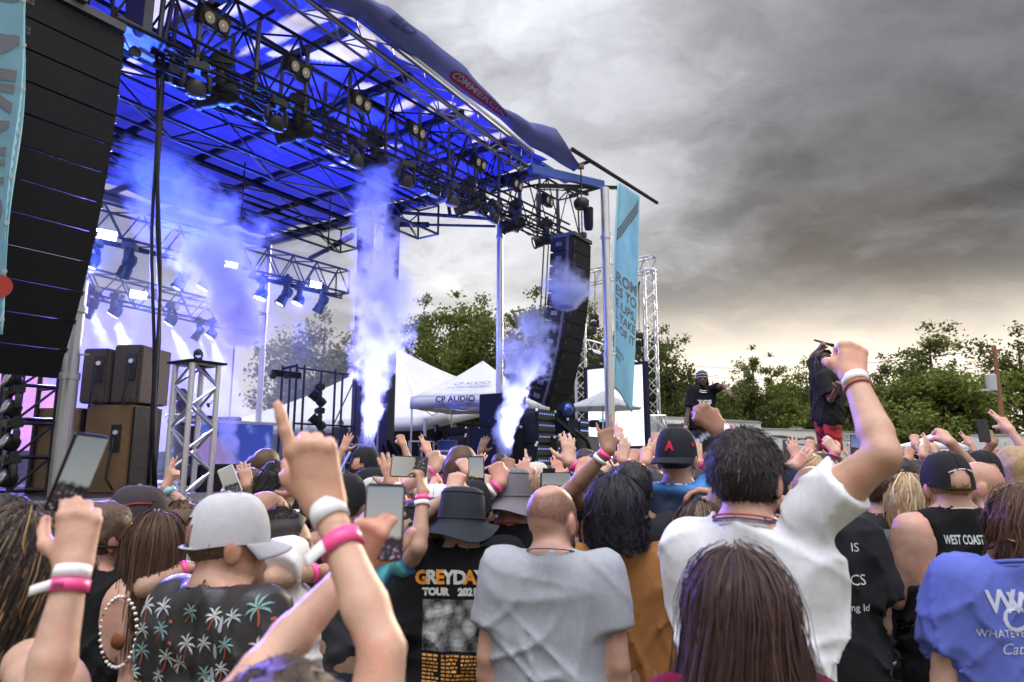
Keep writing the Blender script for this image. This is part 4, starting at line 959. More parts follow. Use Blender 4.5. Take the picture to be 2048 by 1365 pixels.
v2, L2 = box_vehicle('recreational_vehicle', 'cream recreational vehicle with dark swoosh stripes behind the crowd', atY(1520, 900, 40), atY(1725, 900, 46), 2.6, 3.45, .7, 'camper', (-.05, .08))
dk = mat('vehicle_stripe', (.06, .06, .065), .4)
def vstripe(pts, wd):
    V = [];
    for i, (x, z) in enumerate(pts): V += [(x * L2, -.012, z + wd[i]), (x * L2, -.012, z - wd[i])]
    mb = MB(); mb.add(V, [(2 * i, 2 * i + 1, 2 * i + 3, 2 * i + 2) for i in range(len(pts) - 1)]); o = mb.build('stripe', dk); o.parent = v2
vstripe([(-.45, 3.0), (-.3, 2.95), (-.15, 2.85), (-.05, 2.9)], [.02, .09, .06, .01]); vstripe([(-.2, 2.55), (0, 2.5), (.1, 2.6)], [.01, .08, .01]); vstripe([(-.45, 1.6), (-.1, 1.5), (.3, 1.65)], [.01, .07, .02]); vstripe([(.2, 2.9), (.4, 2.8)], [.02, .02])
for x, z, sx, sz in ((-.27, 2.0, .55, 1.5), (.02, 2.25, .9, .55), (.22, 2.25, .7, .5)):
    mb = MB(); mb.box((x * L2, -.01, z), (sx + .12, .03, sz + .12), bev=.01); o = mb.build('window' if sz < 1 else 'door', trim); o.parent = v2
    mb = MB(); mb.box((x * L2, -.03, z), (sx, .03, sz), bev=.01); w_ = mb.build('pane', mat('tinted_glass', (.03, .035, .04), .08)); w_.parent = o
lettering('lettering', 'MONTANA', .42, basis((L2 * .24, -.03, 2.95), (1, 0, 0), Z3), dk, None, spacing=1.5).parent = v2
mb = MB(); mb.box((0, 1.2, 3.55), (.7, .6, .2), bev=.05); o = mb.build('roof_unit', trim); o.parent = v2
v3, L3 = box_vehicle('box_trailer', 'long white trailer at the right edge beyond the raised phone', atY(1942, 905, 34), atY(2110, 905, 32), 2.5, 2.85, .6, 'trailer', (.2, .33))
mb = MB(); mb.box((L3 * .12, -.02, 2.0), (1.6, .04, 1.0), bev=.02); o = mb.build('side_hatch', trw); o.parent = v3
for k in range(4): mb = MB(); mb.box((L3 * .12 - .6 + k * .4, -.05, 2.1), (.03, .02, .7)); q = mb.build('hatch_rib', trim); q.parent = o
lettering('lettering', 'CAMPING WORLD', .26, basis((-L3 * .38, -.03, 1.55), (1, 0, 0), Z3), dk, None, bold=.01).parent = v3
# ------------------------------------------------------------------ utility pole
wood = mat('pole_wood', (.22, .105, .05), .85, 0, .3, 6, .3, 25)
pb = atY(2002, 905, 36); pt_ = atY(1988, 692, 36); up_ = empty('utility_pole', (pb.x, pb.y, 0), 0, 'leaning brown wooden utility pole with crossarm and grey transformer', 'utility pole')
bz = Vector((pb.x + .2, pb.y, 0))
mb = MB(); mb.tube([bz, bz.lerp(pt_, .5), pt_], [.15, .13, .10], 12); mb.build('pole', wood, up_, .8)
bar('crossarm', pt_ + Vector((-.55, 0, -.35)), pt_ + Vector((.4, 0, -.22)), .1, .12, wood, up_)
mb = MB(); mb.lathe([(.0, -.45), (.24, -.42), (.26, 0), (.26, .4), (.2, .45), (0, .47)], bz.lerp(pt_, .74) + Vector((-.42, -.1, 0)), (0, 0, 1), 14); mb.build('transformer', mat('grey_enamel', (.4, .41, .42), .45), up_, .7)
for x in (-.5, -.2, .3): mb = MB(); mb.lathe([(.03, 0), (.05, .06), (.03, .12), (0, .14)], pt_ + Vector((x, 0, -.27)), (0, 0, 1), 8); mb.build('insulator', rail, up_)
mb = MB(); mb.tube([bz.lerp(pt_, .66) + Vector((-.1, 0, 0)), bz.lerp(pt_, .67) + Vector((-.8, -.2, .15))], .04, 6); mb.box(bz.lerp(pt_, .67) + Vector((-.9, -.2, .13)), (.35, .16, .1)); mb.build('street_light', MATS['grey_enamel'], up_)
pwm = mat('wire', (.03, .03, .03), .6)
for k, dz in enumerate((0, -.9)):
    p0 = pt_ + Vector((0, 0, -.2 + dz)); p1 = atY(1240, 712 + k * 14, 70)
    mb = MB(); mb.tube([p0.lerp(p1, i / 16) - Z3 * 1.2 * math.sin(i / 16 * math.pi) for i in range(17)], .018, 4); tag(mb.build('power_line', pwm), ('upper', 'lower')[k] + ' thin power line running left from the utility pole', 'power line')
# fence line closing the field
fn_ = empty('field_fence', (20, 62, 0), 0, 'dark fence strip along the tree line far behind the crowd', 'fence')
mb = MB(); mb.box((6, 50, .9), (110, .08, 1.8)); mb.build('mesh_panel', mat('fence_screen', (.03, .04, .03), .95, 0, .3, 1), fn_)
for k in range(12): rod('fence_post', (-45 + k * 9, 49.9, 0), (-45 + k * 9, 49.9, 2.0), .05, steel, fn_)
# ------------------------------------------------------------------ trees
leafm = bpy.data.materials.new('foliage'); leafm.use_nodes = True; MATS['foliage'] = leafm
t = NT(leafm.node_tree); b = leafm.node_tree.nodes['Principled BSDF']
oc = t.n('ShaderNodeObjectInfo').outputs['Color']; gm = t.n('ShaderNodeNewGeometry')
pos = gm.outputs['Position']; rv = t.noise(pos, .55, 3); rv2 = t.noise(pos, 7., 2)
c = t.mix(1., oc, t.ramp(rv, [(.3, (.65, .7, .6)), (.7, (1.5, 1.4, 1.2))]), 'MULTIPLY'); c = t.mix(1., c, t.ramp(rv2, [(.3, (.6, .65, .6)), (.7, (1.35, 1.3, 1.2))]), 'MULTIPLY')
t.put(b.inputs['Base Color'], c); b.inputs['Roughness'].default_value = .6; b.inputs['Specular IOR Level'].default_value = .25
tr = t.n('ShaderNodeBsdfTranslucent'); t.put(tr.inputs[0], c); mx = t.n('ShaderNodeMixShader'); mx.inputs[0].default_value = .35
leafm.node_tree.links.new(b.outputs[0], mx.inputs[1]); leafm.node_tree.links.new(tr.outputs[0], mx.inputs[2]); leafm.node_tree.links.new(mx.outputs[0], leafm.node_tree.nodes['Material Output'].inputs[0])
bark = mat('bark', (.09, .07, .05), .9, 0, .3, 5)
def tree_template(seed, hgt, rad, nleaf, shape):
    g_ = np.random.default_rng(seed); mbt = MB(); ends = []
    mbt.tube([(0, 0, 0), (.05, .03, hgt * .3), (-.05, .05, hgt * .6), (0, 0, hgt * .9)], [.26, .2, .12, .03], 8)
    for k in range(26):
        z0 = hgt * g_.uniform(.18, .85); a = g_.uniform(0, 6.28); f = z0 / hgt
        prof = {'round': math.sin(min(1, (f * 1.05 + .1)) * math.pi) ** .6, 'cone': (1.08 - f) ** .75, 'tall': .55 + .35 * math.sin(f * math.pi)}[shape]
        L_ = rad * prof * g_.uniform(.65, 1.1); rise = L_ * g_.uniform(.25, .8)
        e = np.array([math.cos(a) * L_, math.sin(a) * L_, min(hgt * 1.0, z0 + rise)])
        mid = e * .5; mid[2] = z0 + rise * .35
        mbt.tube([(0, 0, z0), tuple(mid), tuple(e)], [.07, .045, .012], 5)
        ends += [(e, .34), (mid * .6 + e * .4, .3), (mid, .26)]
        for q in range(3):
            e2 = e * g_.uniform(.6, 1.0) + g_.normal(0, rad * .16, 3); ends.append((e2, .24))
    ends.append((np.array([0, 0, hgt * .97]), .2)); ends.append((np.array([0, 0, hgt * .85]), .3))
    C = np.array([e for e, _ in ends]); s_ = np.array([q for _, q in ends]) * rad * .44
    idx = g_.integers(0, len(C), nleaf); P_ = C[idx] + g_.normal(0, 1, (nleaf, 3)) * (s_[idx][:, None] * np.array([.8, .8, .62]))
    sz = g_.uniform(.06, .15, nleaf)[:, None]; d1 = g_.normal(0, 1, (nleaf, 3)); d1 /= np.linalg.norm(d1, axis=1)[:, None]
    d2 = np.cross(d1, g_.normal(0, 1, (nleaf, 3))); d2 /= np.linalg.norm(d2, axis=1)[:, None]
    V = np.concatenate([P_ + d1 * sz, P_ + d2 * sz * .62, P_ - d1 * sz, P_ - d2 * sz * .62]); k = nleaf; i = np.arange(k)
    Fc = np.stack([i, i + k, i + 2 * k, i + 3 * k], 1)
    me = bpy.data.meshes.new('crown'); me.from_pydata(V.tolist(), [], Fc.tolist()); me.materials.append(leafm)
    tm = mkmesh('trunk', mbt.V, mbt.F, bark, .8)
    return me, tm, hgt
TT = [tree_template(1, 10, 3.5, 13000, 'round'), tree_template(2, 11, 2.9, 12000, 'cone'), tree_template(3, 11, 2.0, 9000, 'tall'), tree_template(4, 6, 3.2, 12000, 'round')]
dkg, mdg, ltg, gry = (.085, .10, .038), (.115, .14, .042), (.155, .19, .05), (.125, .145, .08)
for k, (px, pytop, d, ti, wid, colr, lab) in enumerate([
    (650, 650, 44, 0, 1.2, gry, 'greyish tree behind the rear tower left of the tall plume'), (735, 690, 50, 0, 1.0, gry, 'tree half hidden behind the roof mast and plume'),
    (850, 622, 46, 1, 1.15, mdg, 'tall bushy tree right of the tall plume'), (912, 612, 47, 2, 1.3, ltg, 'tallest tree above the marquee roof'), (965, 622, 46, 0, 1.0, mdg, 'tree behind the pop-up tent peak'),
    (1070, 608, 48, 1, 1.2, mdg, 'tree behind the right smoke jet'), (1185, 640, 46, 0, 1.1, dkg, 'tree behind the far speaker array'), (1262, 655, 44, 0, 1.0, dkg, 'tree behind the blue banner'),
    (1330, 678, 42, 1, .95, dkg, 'loose tree right of the goalpost truss'), (1395, 790, 52, 3, .9, mdg, 'low tree behind the first performer'),
    (1505, 712, 55, 2, 1.0, mdg, 'slender pointed tree between the two performers'), (1540, 726, 56, 2, .9, mdg, 'second slender tree between the two performers'), (1470, 790, 54, 3, .9, dkg, 'low dark tree right of the first performer'),
    (1612, 738, 52, 0, 1.0, ltg, 'lighter rounded tree just left of the second performer'), (1700, 785, 52, 3, 1.0, mdg, 'low tree behind the raised arm of the man in white'),
    (1762, 728, 54, 1, .8, dkg, 'thin topped tree right of the raised white shirt arm'), (1855, 672, 50, 1, 1.35, mdg, 'tall conical tree left of the utility pole'), (1890, 768, 46, 3, 1.25, ltg, 'bright green bushy tree above the far white tent'),
    (1800, 800, 49, 3, .9, dkg, 'dark low tree left of the bright bushy tree'), (2035, 678, 49, 0, 1.25, dkg, 'large tree at the right edge behind the utility pole'), (1968, 765, 52, 0, .7, dkg, 'tree just left of the utility pole'), (1575, 805, 58, 3, .9, dkg, 'low dark bush behind the cream camper')]):
    me, tm, h0 = TT[ti]; p = atY(px, pytop, d); sc = p.z / h0
    r = empty('tree', (p.x, p.y, 0), rng.uniform(0, 6.28), lab, 'tree', 'trees behind the field'); r.scale = (sc * wid, sc * wid, sc * 1.1)
    o = part('trunk', tm, r); o = part('crown', me, r); o.color = (*colr, 1)
# far hazy woodland closing the gaps
mb = MB(); g_ = np.random.default_rng(5); n_ = 26000
X_ = g_.uniform(-70, 110, n_); H_ = 1.5 + .5 * np.sin(X_ * .21) + .5 * np.sin(X_ * .53 + 1)
P_ = np.stack([X_, g_.uniform(62, 70, n_), g_.uniform(0, 1, n_) ** .7 * H_], 1); sz = g_.uniform(.1, .28, n_)[:, None]
d1 = g_.normal(0, 1, (n_, 3)); d1 /= np.linalg.norm(d1, axis=1)[:, None]; d2 = np.cross(d1, g_.normal(0, 1, (n_, 3))); d2 /= np.linalg.norm(d2, axis=1)[:, None]
V = np.concatenate([P_ + d1 * sz, P_ + d2 * sz * .7, P_ - d1 * sz, P_ - d2 * sz * .7]); i = np.arange(n_)
me = bpy.data.meshes.new('hedgerow'); me.from_pydata(V.tolist(), [], np.stack([i, i + n_, i + 2 * n_, i + 3 * n_], 1).tolist()); me.materials.append(leafm)
o = link(bpy.data.objects.new('hedgerow', me)); o.color = (.07, .09, .03, 1); tag(o, 'far dark hedgerow along the edge of the field', 'hedge', kind='stuff')

# ------------------------------------------------------------------ smoke jets and stage haze
def smoke(name, label, path, dens, nsc, col, seed, thr=.46):
    """path: list of (point, radius): a bent plume; every segment blends into one density field"""
    base = path[0][0]; r = bpy.data.materials.new('smoke_' + str(seed)); r.use_nodes = True; t = NT(r.node_tree); r.node_tree.nodes.clear()
    co = t.n('ShaderNodeTexCoord').outputs['Object']
    wn = t.noise(t.v('ADD', co, (seed * 3.1, seed, 0)), nsc * .6, 4, .6, 0, True); cw = t.v('ADD', co, t.v('SCALE', t.v('SUBTRACT', wn, (.5, .5, .5)), scale=.55))
    sp = t.n('ShaderNodeSeparateXYZ'); t.put(sp.inputs[0], cw)
    zmax = max(p.z for p, _ in path) - base.z
    h = t.m('DIVIDE', sp.outputs[2], zmax, clamp=True)
    fr = [(p.z - base.z) / zmax for p, _ in path]
    SCX = 8.
    rp = t.ramp(h, [(f, (.5 + (p.x - base.x) / SCX, .5 + (p.y - base.y) / SCX, q / 2)) for f, (p, q) in zip(fr, path)])
    sr_ = t.n('ShaderNodeSeparateColor'); t.put(sr_.inputs[0], rp)
    ax = t.m('MULTIPLY', t.m('SUBTRACT', sr_.outputs[0], .5), SCX); ay = t.m('MULTIPLY', t.m('SUBTRACT', sr_.outputs[1], .5), SCX); rr = t.m('MULTIPLY', sr_.outputs[2], 2.)
    dx = t.m('SUBTRACT', sp.outputs[0], ax); dy = t.m('SUBTRACT', sp.outputs[1], ay)
    dist = t.m('DIVIDE', t.m('SQRT', t.m('ADD', t.m('MULTIPLY', dx, dx), t.m('MULTIPLY', dy, dy))), rr)
    nz = t.noise(t.v('ADD', co, (seed, seed * 2.3, 0)), nsc * 1.5, 7, .66)
    f = t.m('ADD', t.m('SUBTRACT', 1., dist), t.m('MULTIPLY', t.m('SUBTRACT', nz, thr), 4.2))
    endf = t.ss(h, .86, 1.0, 1, 0); nb = t.ss(h, 0, .04)
    d = t.m('MULTIPLY', t.m('MULTIPLY', t.ss(f, .0, .42), endf), nb)
    d = t.m('MULTIPLY', d, t.m('MULTIPLY', t.ss(h, 0., .7, 2.4, .2), dens))
    pv_ = t.n('ShaderNodeVolumePrincipled'); t.put(pv_.inputs['Density'], d); pv_.inputs['Color'].default_value = (*col, 1); pv_.inputs['Anisotropy'].default_value = .1
    ou = t.n('ShaderNodeOutputMaterial'); r.node_tree.links.new(pv_.outputs[0], ou.inputs['Volume'])
    mb = MB(); mb.tube([p - base for p, _ in path], [q * 1.75 + .12 for _, q in path], 14, up=(0, 1, 0)); o = mb.build(name, r, None, None, loc=base)
    bm = bmesh.new(); bm.from_mesh(o.data); bmesh.ops.recalc_face_normals(bm, faces=bm.faces[:]); bm.to_mesh(o.data); bm.free()
    tag(o, label, 'smoke', 'smoke jets', 'thing'); return o
SMC = (.54, .60, 1.0)
def jet(name, label, pts, n, dens, nsc, seed, thr=.46, pw=1500):
    path = []
    for (x, y, w_) in pts: p = onN(x, y, n); path.append((p, w_ / F * p.y))
    smoke(name, label, path, dens, nsc, SMC, seed, thr)
    if pw:
        b0 = path[0][0]; tp_ = path[-1][0]
        spot('jet_lamp', b0 - Z3 * .35 + NV3 * .8 - UV3 * .5, b0.lerp(tp_, .4), pw * .32, (.58, .56, 1), math.radians(40), .7, .08)
jet('smoke_jet', 'tall white and violet smoke jet in the middle of the stage front', [(724, 945, 6), (731, 880, 12), (747, 790, 23), (752, 700, 42), (768, 610, 64), (756, 530, 52), (742, 440, 44), (752, 370, 34), (790, 300, 22)], -.4, 11., 1.7, 3, .47, 7000)
jet('smoke_jet', 'shorter white smoke jet in front of the far speaker stack', [(1000, 915, 11), (1006, 860, 20), (1024, 790, 27), (1050, 710, 46), (1064, 640, 34), (1068, 600, 16)], .6, 11., 1.8, 5, .47, 6000)
jet('smoke_cloud', 'large blue smoke cloud drifting under the roof at upper left', [(480, 700, 50), (450, 590, 80), (435, 500, 105), (390, 430, 135), (335, 370, 120), (320, 310, 80), (315, 280, 45)], -1.6, 4.5, 1.1, 8, .53, 0)
jet('smoke_puff', 'small blue smoke puff in front of the far array', [(1134, 618, 16), (1142, 585, 40), (1126, 550, 36), (1112, 515, 14)], 1.6, 6., 1.8, 11, .48, 0)
jet('smoke_jet', 'faint thin smoke jet in front of the DJ booth', [(462, 960, 6), (462, 900, 16), (455, 850, 20), (460, 780, 26), (468, 700, 24)], -1.2, 3., 1.6, 13, .5, 0)
for px, n, lab in ((728, -.4, 'smoke jet nozzle at the foot of the tall plume'), (1000, .6, 'smoke jet nozzle at the foot of the far plume')):
    p = onN(px, 950, n); r = empty('jet_nozzle', (p.x, p.y, 1.3), SYAW, lab, 'smoke machine')
    mb = MB(); mb.box((0, 0, .08), (.3, .3, .16), bev=.02); mb.lathe([(.05, .15), (.05, .3), (.07, .32)], (0, 0, 0), (0, 0, 1), 12); o = mb.build('body', black_plastic); o.parent = r
# blue uplight on the canopy from the lit rear fixtures
for px, py, n, tx, ty, pw in ((184, 520, -5.0, 3, -2.0, 2600), (523, 588, -5.0, 7, -3.0, 2600), (598, 600, -5.0, 9, -1.5, 2600), (410, 568, -5.0, 5, -1.0, 2600)):
    spot('canopy_wash', onN(px, py, n) - Z3 * .25, S(tx, ty, ZR), pw * .62, (.04, .09, 1), math.radians(110), .8, .15)
for px, py, tx, ty in ((184, 520, 0, 3.5), (410, 568, 1.2, 3.0), (598, 600, 3.0, 4.0)):   # lit wash lights aimed at the crowd
    spot('cloud_wash', onN(px, py, -4.8) - Z3 * .2, onN(385, 440, -1.6), 2600, (.02, .10, 1), math.radians(60), .9, .2)
    spot('audience_wash', onN(px, py, -4.9) - Z3 * .2, (tx, ty, 1.5), 3000, (.34, .24, 1), math.radians(60), .9, .2)
for px, py, q_ in ((184, 530, onN(25, 850, -1.0)), (598, 606, onN(640, 830, -4.4)), (523, 596, S(9.6, -4.4, 4)), (184, 530, onN(150, 560, .6))):
    spot('side_wash', onN(px, py, -4.9) - Z3 * .2, q_, 1300, (.03, .08, 1), math.radians(50), .9, .15)
hz = bpy.data.materials.new('stage_haze'); hz.use_nodes = True; t = NT(hz.node_tree); hz.node_tree.nodes.clear()
pv_ = t.n('ShaderNodeVolumePrincipled'); pv_.inputs['Density'].default_value = .05; pv_.inputs['Color'].default_value = (.85, .88, 1, 1); pv_.inputs['Anisotropy'].default_value = .35
hz.node_tree.links.new(pv_.outputs[0], t.n('ShaderNodeOutputMaterial').inputs['Volume'])
mb = MB(); mb.box(S(4.9, -7.1, 4.2), (9.8, 4.6, 5.6), Rs); tag(mb.build('stage_haze', hz), 'blue lit haze hanging over the back of the stage', 'haze', kind='stuff')
# ================================================================== people: signed-distance bodies skinned with surface nets
f32 = np.float32
def A3(v): return np.array(v, dtype=f32)
def smin(a, b, k):
    h = np.clip(.5 + .5 * (b - a) / k, 0, 1); return b + (a - b) * h - k * h * (1 - h)
def smax(a, b, k): return -smin(-a, -b, k)
class Prim:
    def __init__(s, f, c, r, k): s.f, s.c, s.r, s.k = f, A3(c), r, k
def seg(a, b, ra, rb, k=.02, sc=None):
    a, b = A3(a), A3(b); ab = b - a; l2 = max(float(ab @ ab), 1e-9); inv = None if sc is None else A3([1 / q for q in sc])
    def f(P):
        if inv is None:
            Q = P - a; t = np.clip((Q @ ab) / f32(l2), 0, 1); Q -= t[:, None] * ab; return np.sqrt(np.einsum('ij,ij->i', Q, Q)) - (f32(ra) + f32(rb - ra) * t)
        a2, ab2 = a * inv, ab * inv; Q = P * inv - a2; t = np.clip((Q @ ab2) / max(float(ab2 @ ab2), 1e-9), 0, 1)
        Q -= t[:, None] * ab2; return (np.sqrt(np.einsum('ij,ij->i', Q, Q)) - (f32(ra) + f32(rb - ra) * t)) * f32(min(sc))
    return Prim(f, (a + b) / 2, float(np.linalg.norm(ab)) / 2 + max(ra, rb) * (max(sc) if sc else 1), k)
def ell(c, r, k=.015, R=None):
    c, r = A3(c), A3(r)
    def f(P):
        Q = (P - c) if R is None else (P - c) @ R
        A_ = Q / r; B_ = A_ / r; k0 = np.sqrt(np.einsum('ij,ij->i', A_, A_)); k1 = np.sqrt(np.einsum('ij,ij->i', B_, B_)); return k0 * (k0 - 1) / np.maximum(k1, 1e-6)
    return Prim(f, c, float(max(r)), k)
def ev(prims, P):
    d = None
    for p in prims:
        q = p.f(P); d = q if d is None else smin(d, q, p.k)
    return d
def nets(f, lo, hi, h, focus=None):
    lo, hi = A3(lo), A3(hi); c = 4
    nc = np.maximum(np.ceil((hi - lo) / (h * c)).astype(int), 2); nf = nc * c
    g_ = [lo[i] + (np.arange(nc[i]) + .5) * c * h - .5 * h for i in range(3)]
    C = np.stack(np.meshgrid(*g_, indexing='ij'), -1).reshape(-1, 3).astype(f32); Dc = f(C).reshape(nc)
    M = np.abs(Dc) < c * h * 1.0 + .007
    Mk = M
    if focus is not None: fo_ = ev(focus, C).reshape(nc); Mk = M & (fo_ < c * h + .012); M = M & (fo_ < c * h * 3 + .014)
    D = np.repeat(np.repeat(np.repeat(Dc, c, 0), c, 1), c, 2).astype(f32)
    bi = np.argwhere(M)
    if len(bi) == 0: return np.zeros((0, 3)), np.zeros((0, 4), int)
    o = np.stack(np.meshgrid(*[np.arange(c)] * 3, indexing='ij'), -1).reshape(-1, 3)
    I = (bi[:, None, :] * c + o[None]).reshape(-1, 3)
    D[I[:, 0], I[:, 1], I[:, 2]] = f((lo + I * h).astype(f32))
    Sg = D < 0; Kp = np.repeat(np.repeat(np.repeat(Mk, c, 0), c, 1), c, 2)
    cnt = np.zeros(nf - 1, np.int8)
    off = [(x, y, z) for x in (0, 1) for y in (0, 1) for z in (0, 1)]
    for x, y, z in off: cnt += Sg[x:nf[0] - 1 + x, y:nf[1] - 1 + y, z:nf[2] - 1 + z]
    act = np.argwhere((cnt > 0) & (cnt < 8) & Kp[:-1, :-1, :-1]); n = len(act)
    if n == 0: return np.zeros((0, 3)), np.zeros((0, 4), int)
    val = np.stack([D[act[:, 0] + x, act[:, 1] + y, act[:, 2] + z] for x, y, z in off], 1)
    acc = np.zeros((n, 3)); num = np.zeros(n)
    for i in range(8):
        for j in range(i + 1, 8):
            if sum(abs(p - q) for p, q in zip(off[i], off[j])) != 1: continue
            a, b = val[:, i], val[:, j]; m = (a < 0) != (b < 0); t = np.where(m, a / np.where(m, a - b, 1), 0)
            acc += np.where(m[:, None], A3(off[i]) + t[:, None] * (A3(off[j]) - A3(off[i])), 0); num += m
    V = lo + (act + acc / num[:, None]) * h
    vid = np.full(nf - 1, -1, np.int64); vid[act[:, 0], act[:, 1], act[:, 2]] = np.arange(n)
    Fs = []
    for ax in range(3):
        u, v = (ax + 1) % 3, (ax + 2) % 3
        sl0 = [slice(None)] * 3; sl1 = [slice(None)] * 3; sl0[ax] = slice(0, -1); sl1[ax] = slice(1, None)
        e = np.argwhere(Sg[tuple(sl0)] != Sg[tuple(sl1)])
        e = e[(e[:, u] >= 1) & (e[:, v] >= 1) & (e[:, u] < nf[u] - 1) & (e[:, v] < nf[v] - 1)]
        if not len(e): continue
        q = []
        for du, dv in ((-1, -1), (0, -1), (0, 0), (-1, 0)):
            w_ = e.copy(); w_[:, u] += du; w_[:, v] += dv; q.append(vid[w_[:, 0], w_[:, 1], w_[:, 2]])
        q = np.stack(q, 1); fl = ~Sg[e[:, 0], e[:, 1], e[:, 2]]; q[fl] = q[fl][:, ::-1]; Fs.append(q[(q >= 0).all(1)])
    return V, np.concatenate(Fs) if Fs else np.zeros((0, 4), int)
def surf(prims, boxes, post=None):
    """boxes: (lo, hi, voxel): one mesh, finer where asked"""
    Vs, Fs, k = [], [], 0
    for lo, hi, h, *fo in boxes:
        lo, hi = A3(lo), A3(hi); c = (lo + hi) / 2; e = (hi - lo) / 2
        near = [p for p in prims if np.linalg.norm(np.maximum(np.abs(p.c - c) - e, 0)) < p.r + .06]
        if not near: continue
        fn = (lambda P: ev(near, P)) if post is None else (lambda P: post(P, ev(near, P)))
        V, Fc = nets(fn, lo, hi, h, fo[0] if fo else None); Vs.append(V); Fs.append(Fc + k); k += len(V)
    return (np.concatenate(Vs), np.concatenate(Fs)) if Vs else (np.zeros((0, 3)), np.zeros((0, 4), int))
def np_mesh(name, V, Fc, m, tint=None, smooth=True):
    me = bpy.data.meshes.new(name); V = np.asarray(V, f32); Fc = np.asarray(Fc); n, k = len(Fc), Fc.shape[1] if len(Fc) else 4
    me.vertices.add(len(V)); me.vertices.foreach_set('co', V.ravel()); me.loops.add(n * k); me.loops.foreach_set('vertex_index', Fc.ravel().astype(np.int32))
    me.polygons.add(n); me.polygons.foreach_set('loop_start', (np.arange(n) * k).astype(np.int32))
    me.update(calc_edges=True); me.materials.append(m)
    if smooth: me.shade_smooth()
    c = np.ones((len(V), 4), f32)
    if tint is not None: c[:, :3] = tint
    a = me.color_attributes.new('tint', 'FLOAT_COLOR', 'POINT'); a.data.foreach_set('color', c.ravel())
    return me
def tint_mat(name, rough, noise, nscale, bump=0, bscale=200, spec=.4, sss=0, sheen=0., aniso=0., stretch=None, bdist=.002, blotch=False):
    m = bpy.data.materials.new(name); m.use_nodes = True; t = NT(m.node_tree); b = m.node_tree.nodes['Principled BSDF']; MATS[name] = m
    c = t.n('ShaderNodeObjectInfo').outputs['Color']; a = t.n('ShaderNodeVertexColor'); a.layer_name = 'tint'
    c = t.mix(1, c, a.outputs[0], 'MULTIPLY'); co = t.n('ShaderNodeTexCoord').outputs['Object']
    if stretch: co2 = t.v('MULTIPLY', co, stretch)
    else: co2 = co
    f = t.noise(co2, nscale, 5, .6); c = t.mix(1, c, t.ramp(f, [(.25, (1 - noise,) * 3), (.75, (1 + noise,) * 3)]), 'MULTIPLY')
    if blotch:
        c = t.mix(t.ss(t.noise(co, 9, 4, .65), .48, .72, 0, .55), c, t.mix(1, c, (1.12, .80, .74), 'MULTIPLY')); c = t.mix(t.ss(t.noise(co, 260, 2), .62, .75, 0, .35), c, t.mix(1, c, (.7, .55, .5), 'MULTIPLY'))
    t.put(b.inputs['Base Color'], c); b.inputs['Roughness'].default_value = rough; b.inputs['Specular IOR Level'].default_value = spec
    if bump:
        hgt_ = t.noise(co2, bscale, 3)
        if blotch: hgt_ = t.m('ADD', hgt_, t.m('MULTIPLY', t.noise(co, 70, 4, .6), 1.2))
        elif stretch and sheen: hgt_ = t.m('ADD', hgt_, t.m('MULTIPLY', t.noise(co, 700, 2), .12))
        t.put(b.inputs['Normal'], t.bump(hgt_, bump, bdist))
    if sss: b.inputs['Subsurface Weight'].default_value = sss; b.inputs['Subsurface Radius'].default_value = (1, .35, .2); b.inputs['Subsurface Scale'].default_value = .008
    if sheen: b.inputs['Sheen Weight'].default_value = sheen
    return m
skin_m = tint_mat('skin', .50, .16, 20, .4, 420, .38, blotch=True); skin_far = tint_mat('skin_far', .52, .1, 30, 0, spec=.4)
cloth_m = tint_mat('fabric', .92, .08, 60, .38, 12, .08, sheen=.03, bdist=.010, stretch=(1.1, 1.1, .8)); hair_m = tint_mat('hair_strands', .58, .3, 240, 0, spec=.3); hairfar_m = tint_mat('hair_far', .55, .35, 90, .6, 260, .4, bdist=.004, stretch=(1, 1, .25))
hat_m = tint_mat('hat_cloth', .85, .08, 40, .25, 500, .25); jersey_m = tint_mat('shiny_cloth', .45, .08, 12, .3, 24, .45, bdist=.006)
band_m = tint_mat('wristband_plastic', .35, .04, 60, 0, spec=.5)

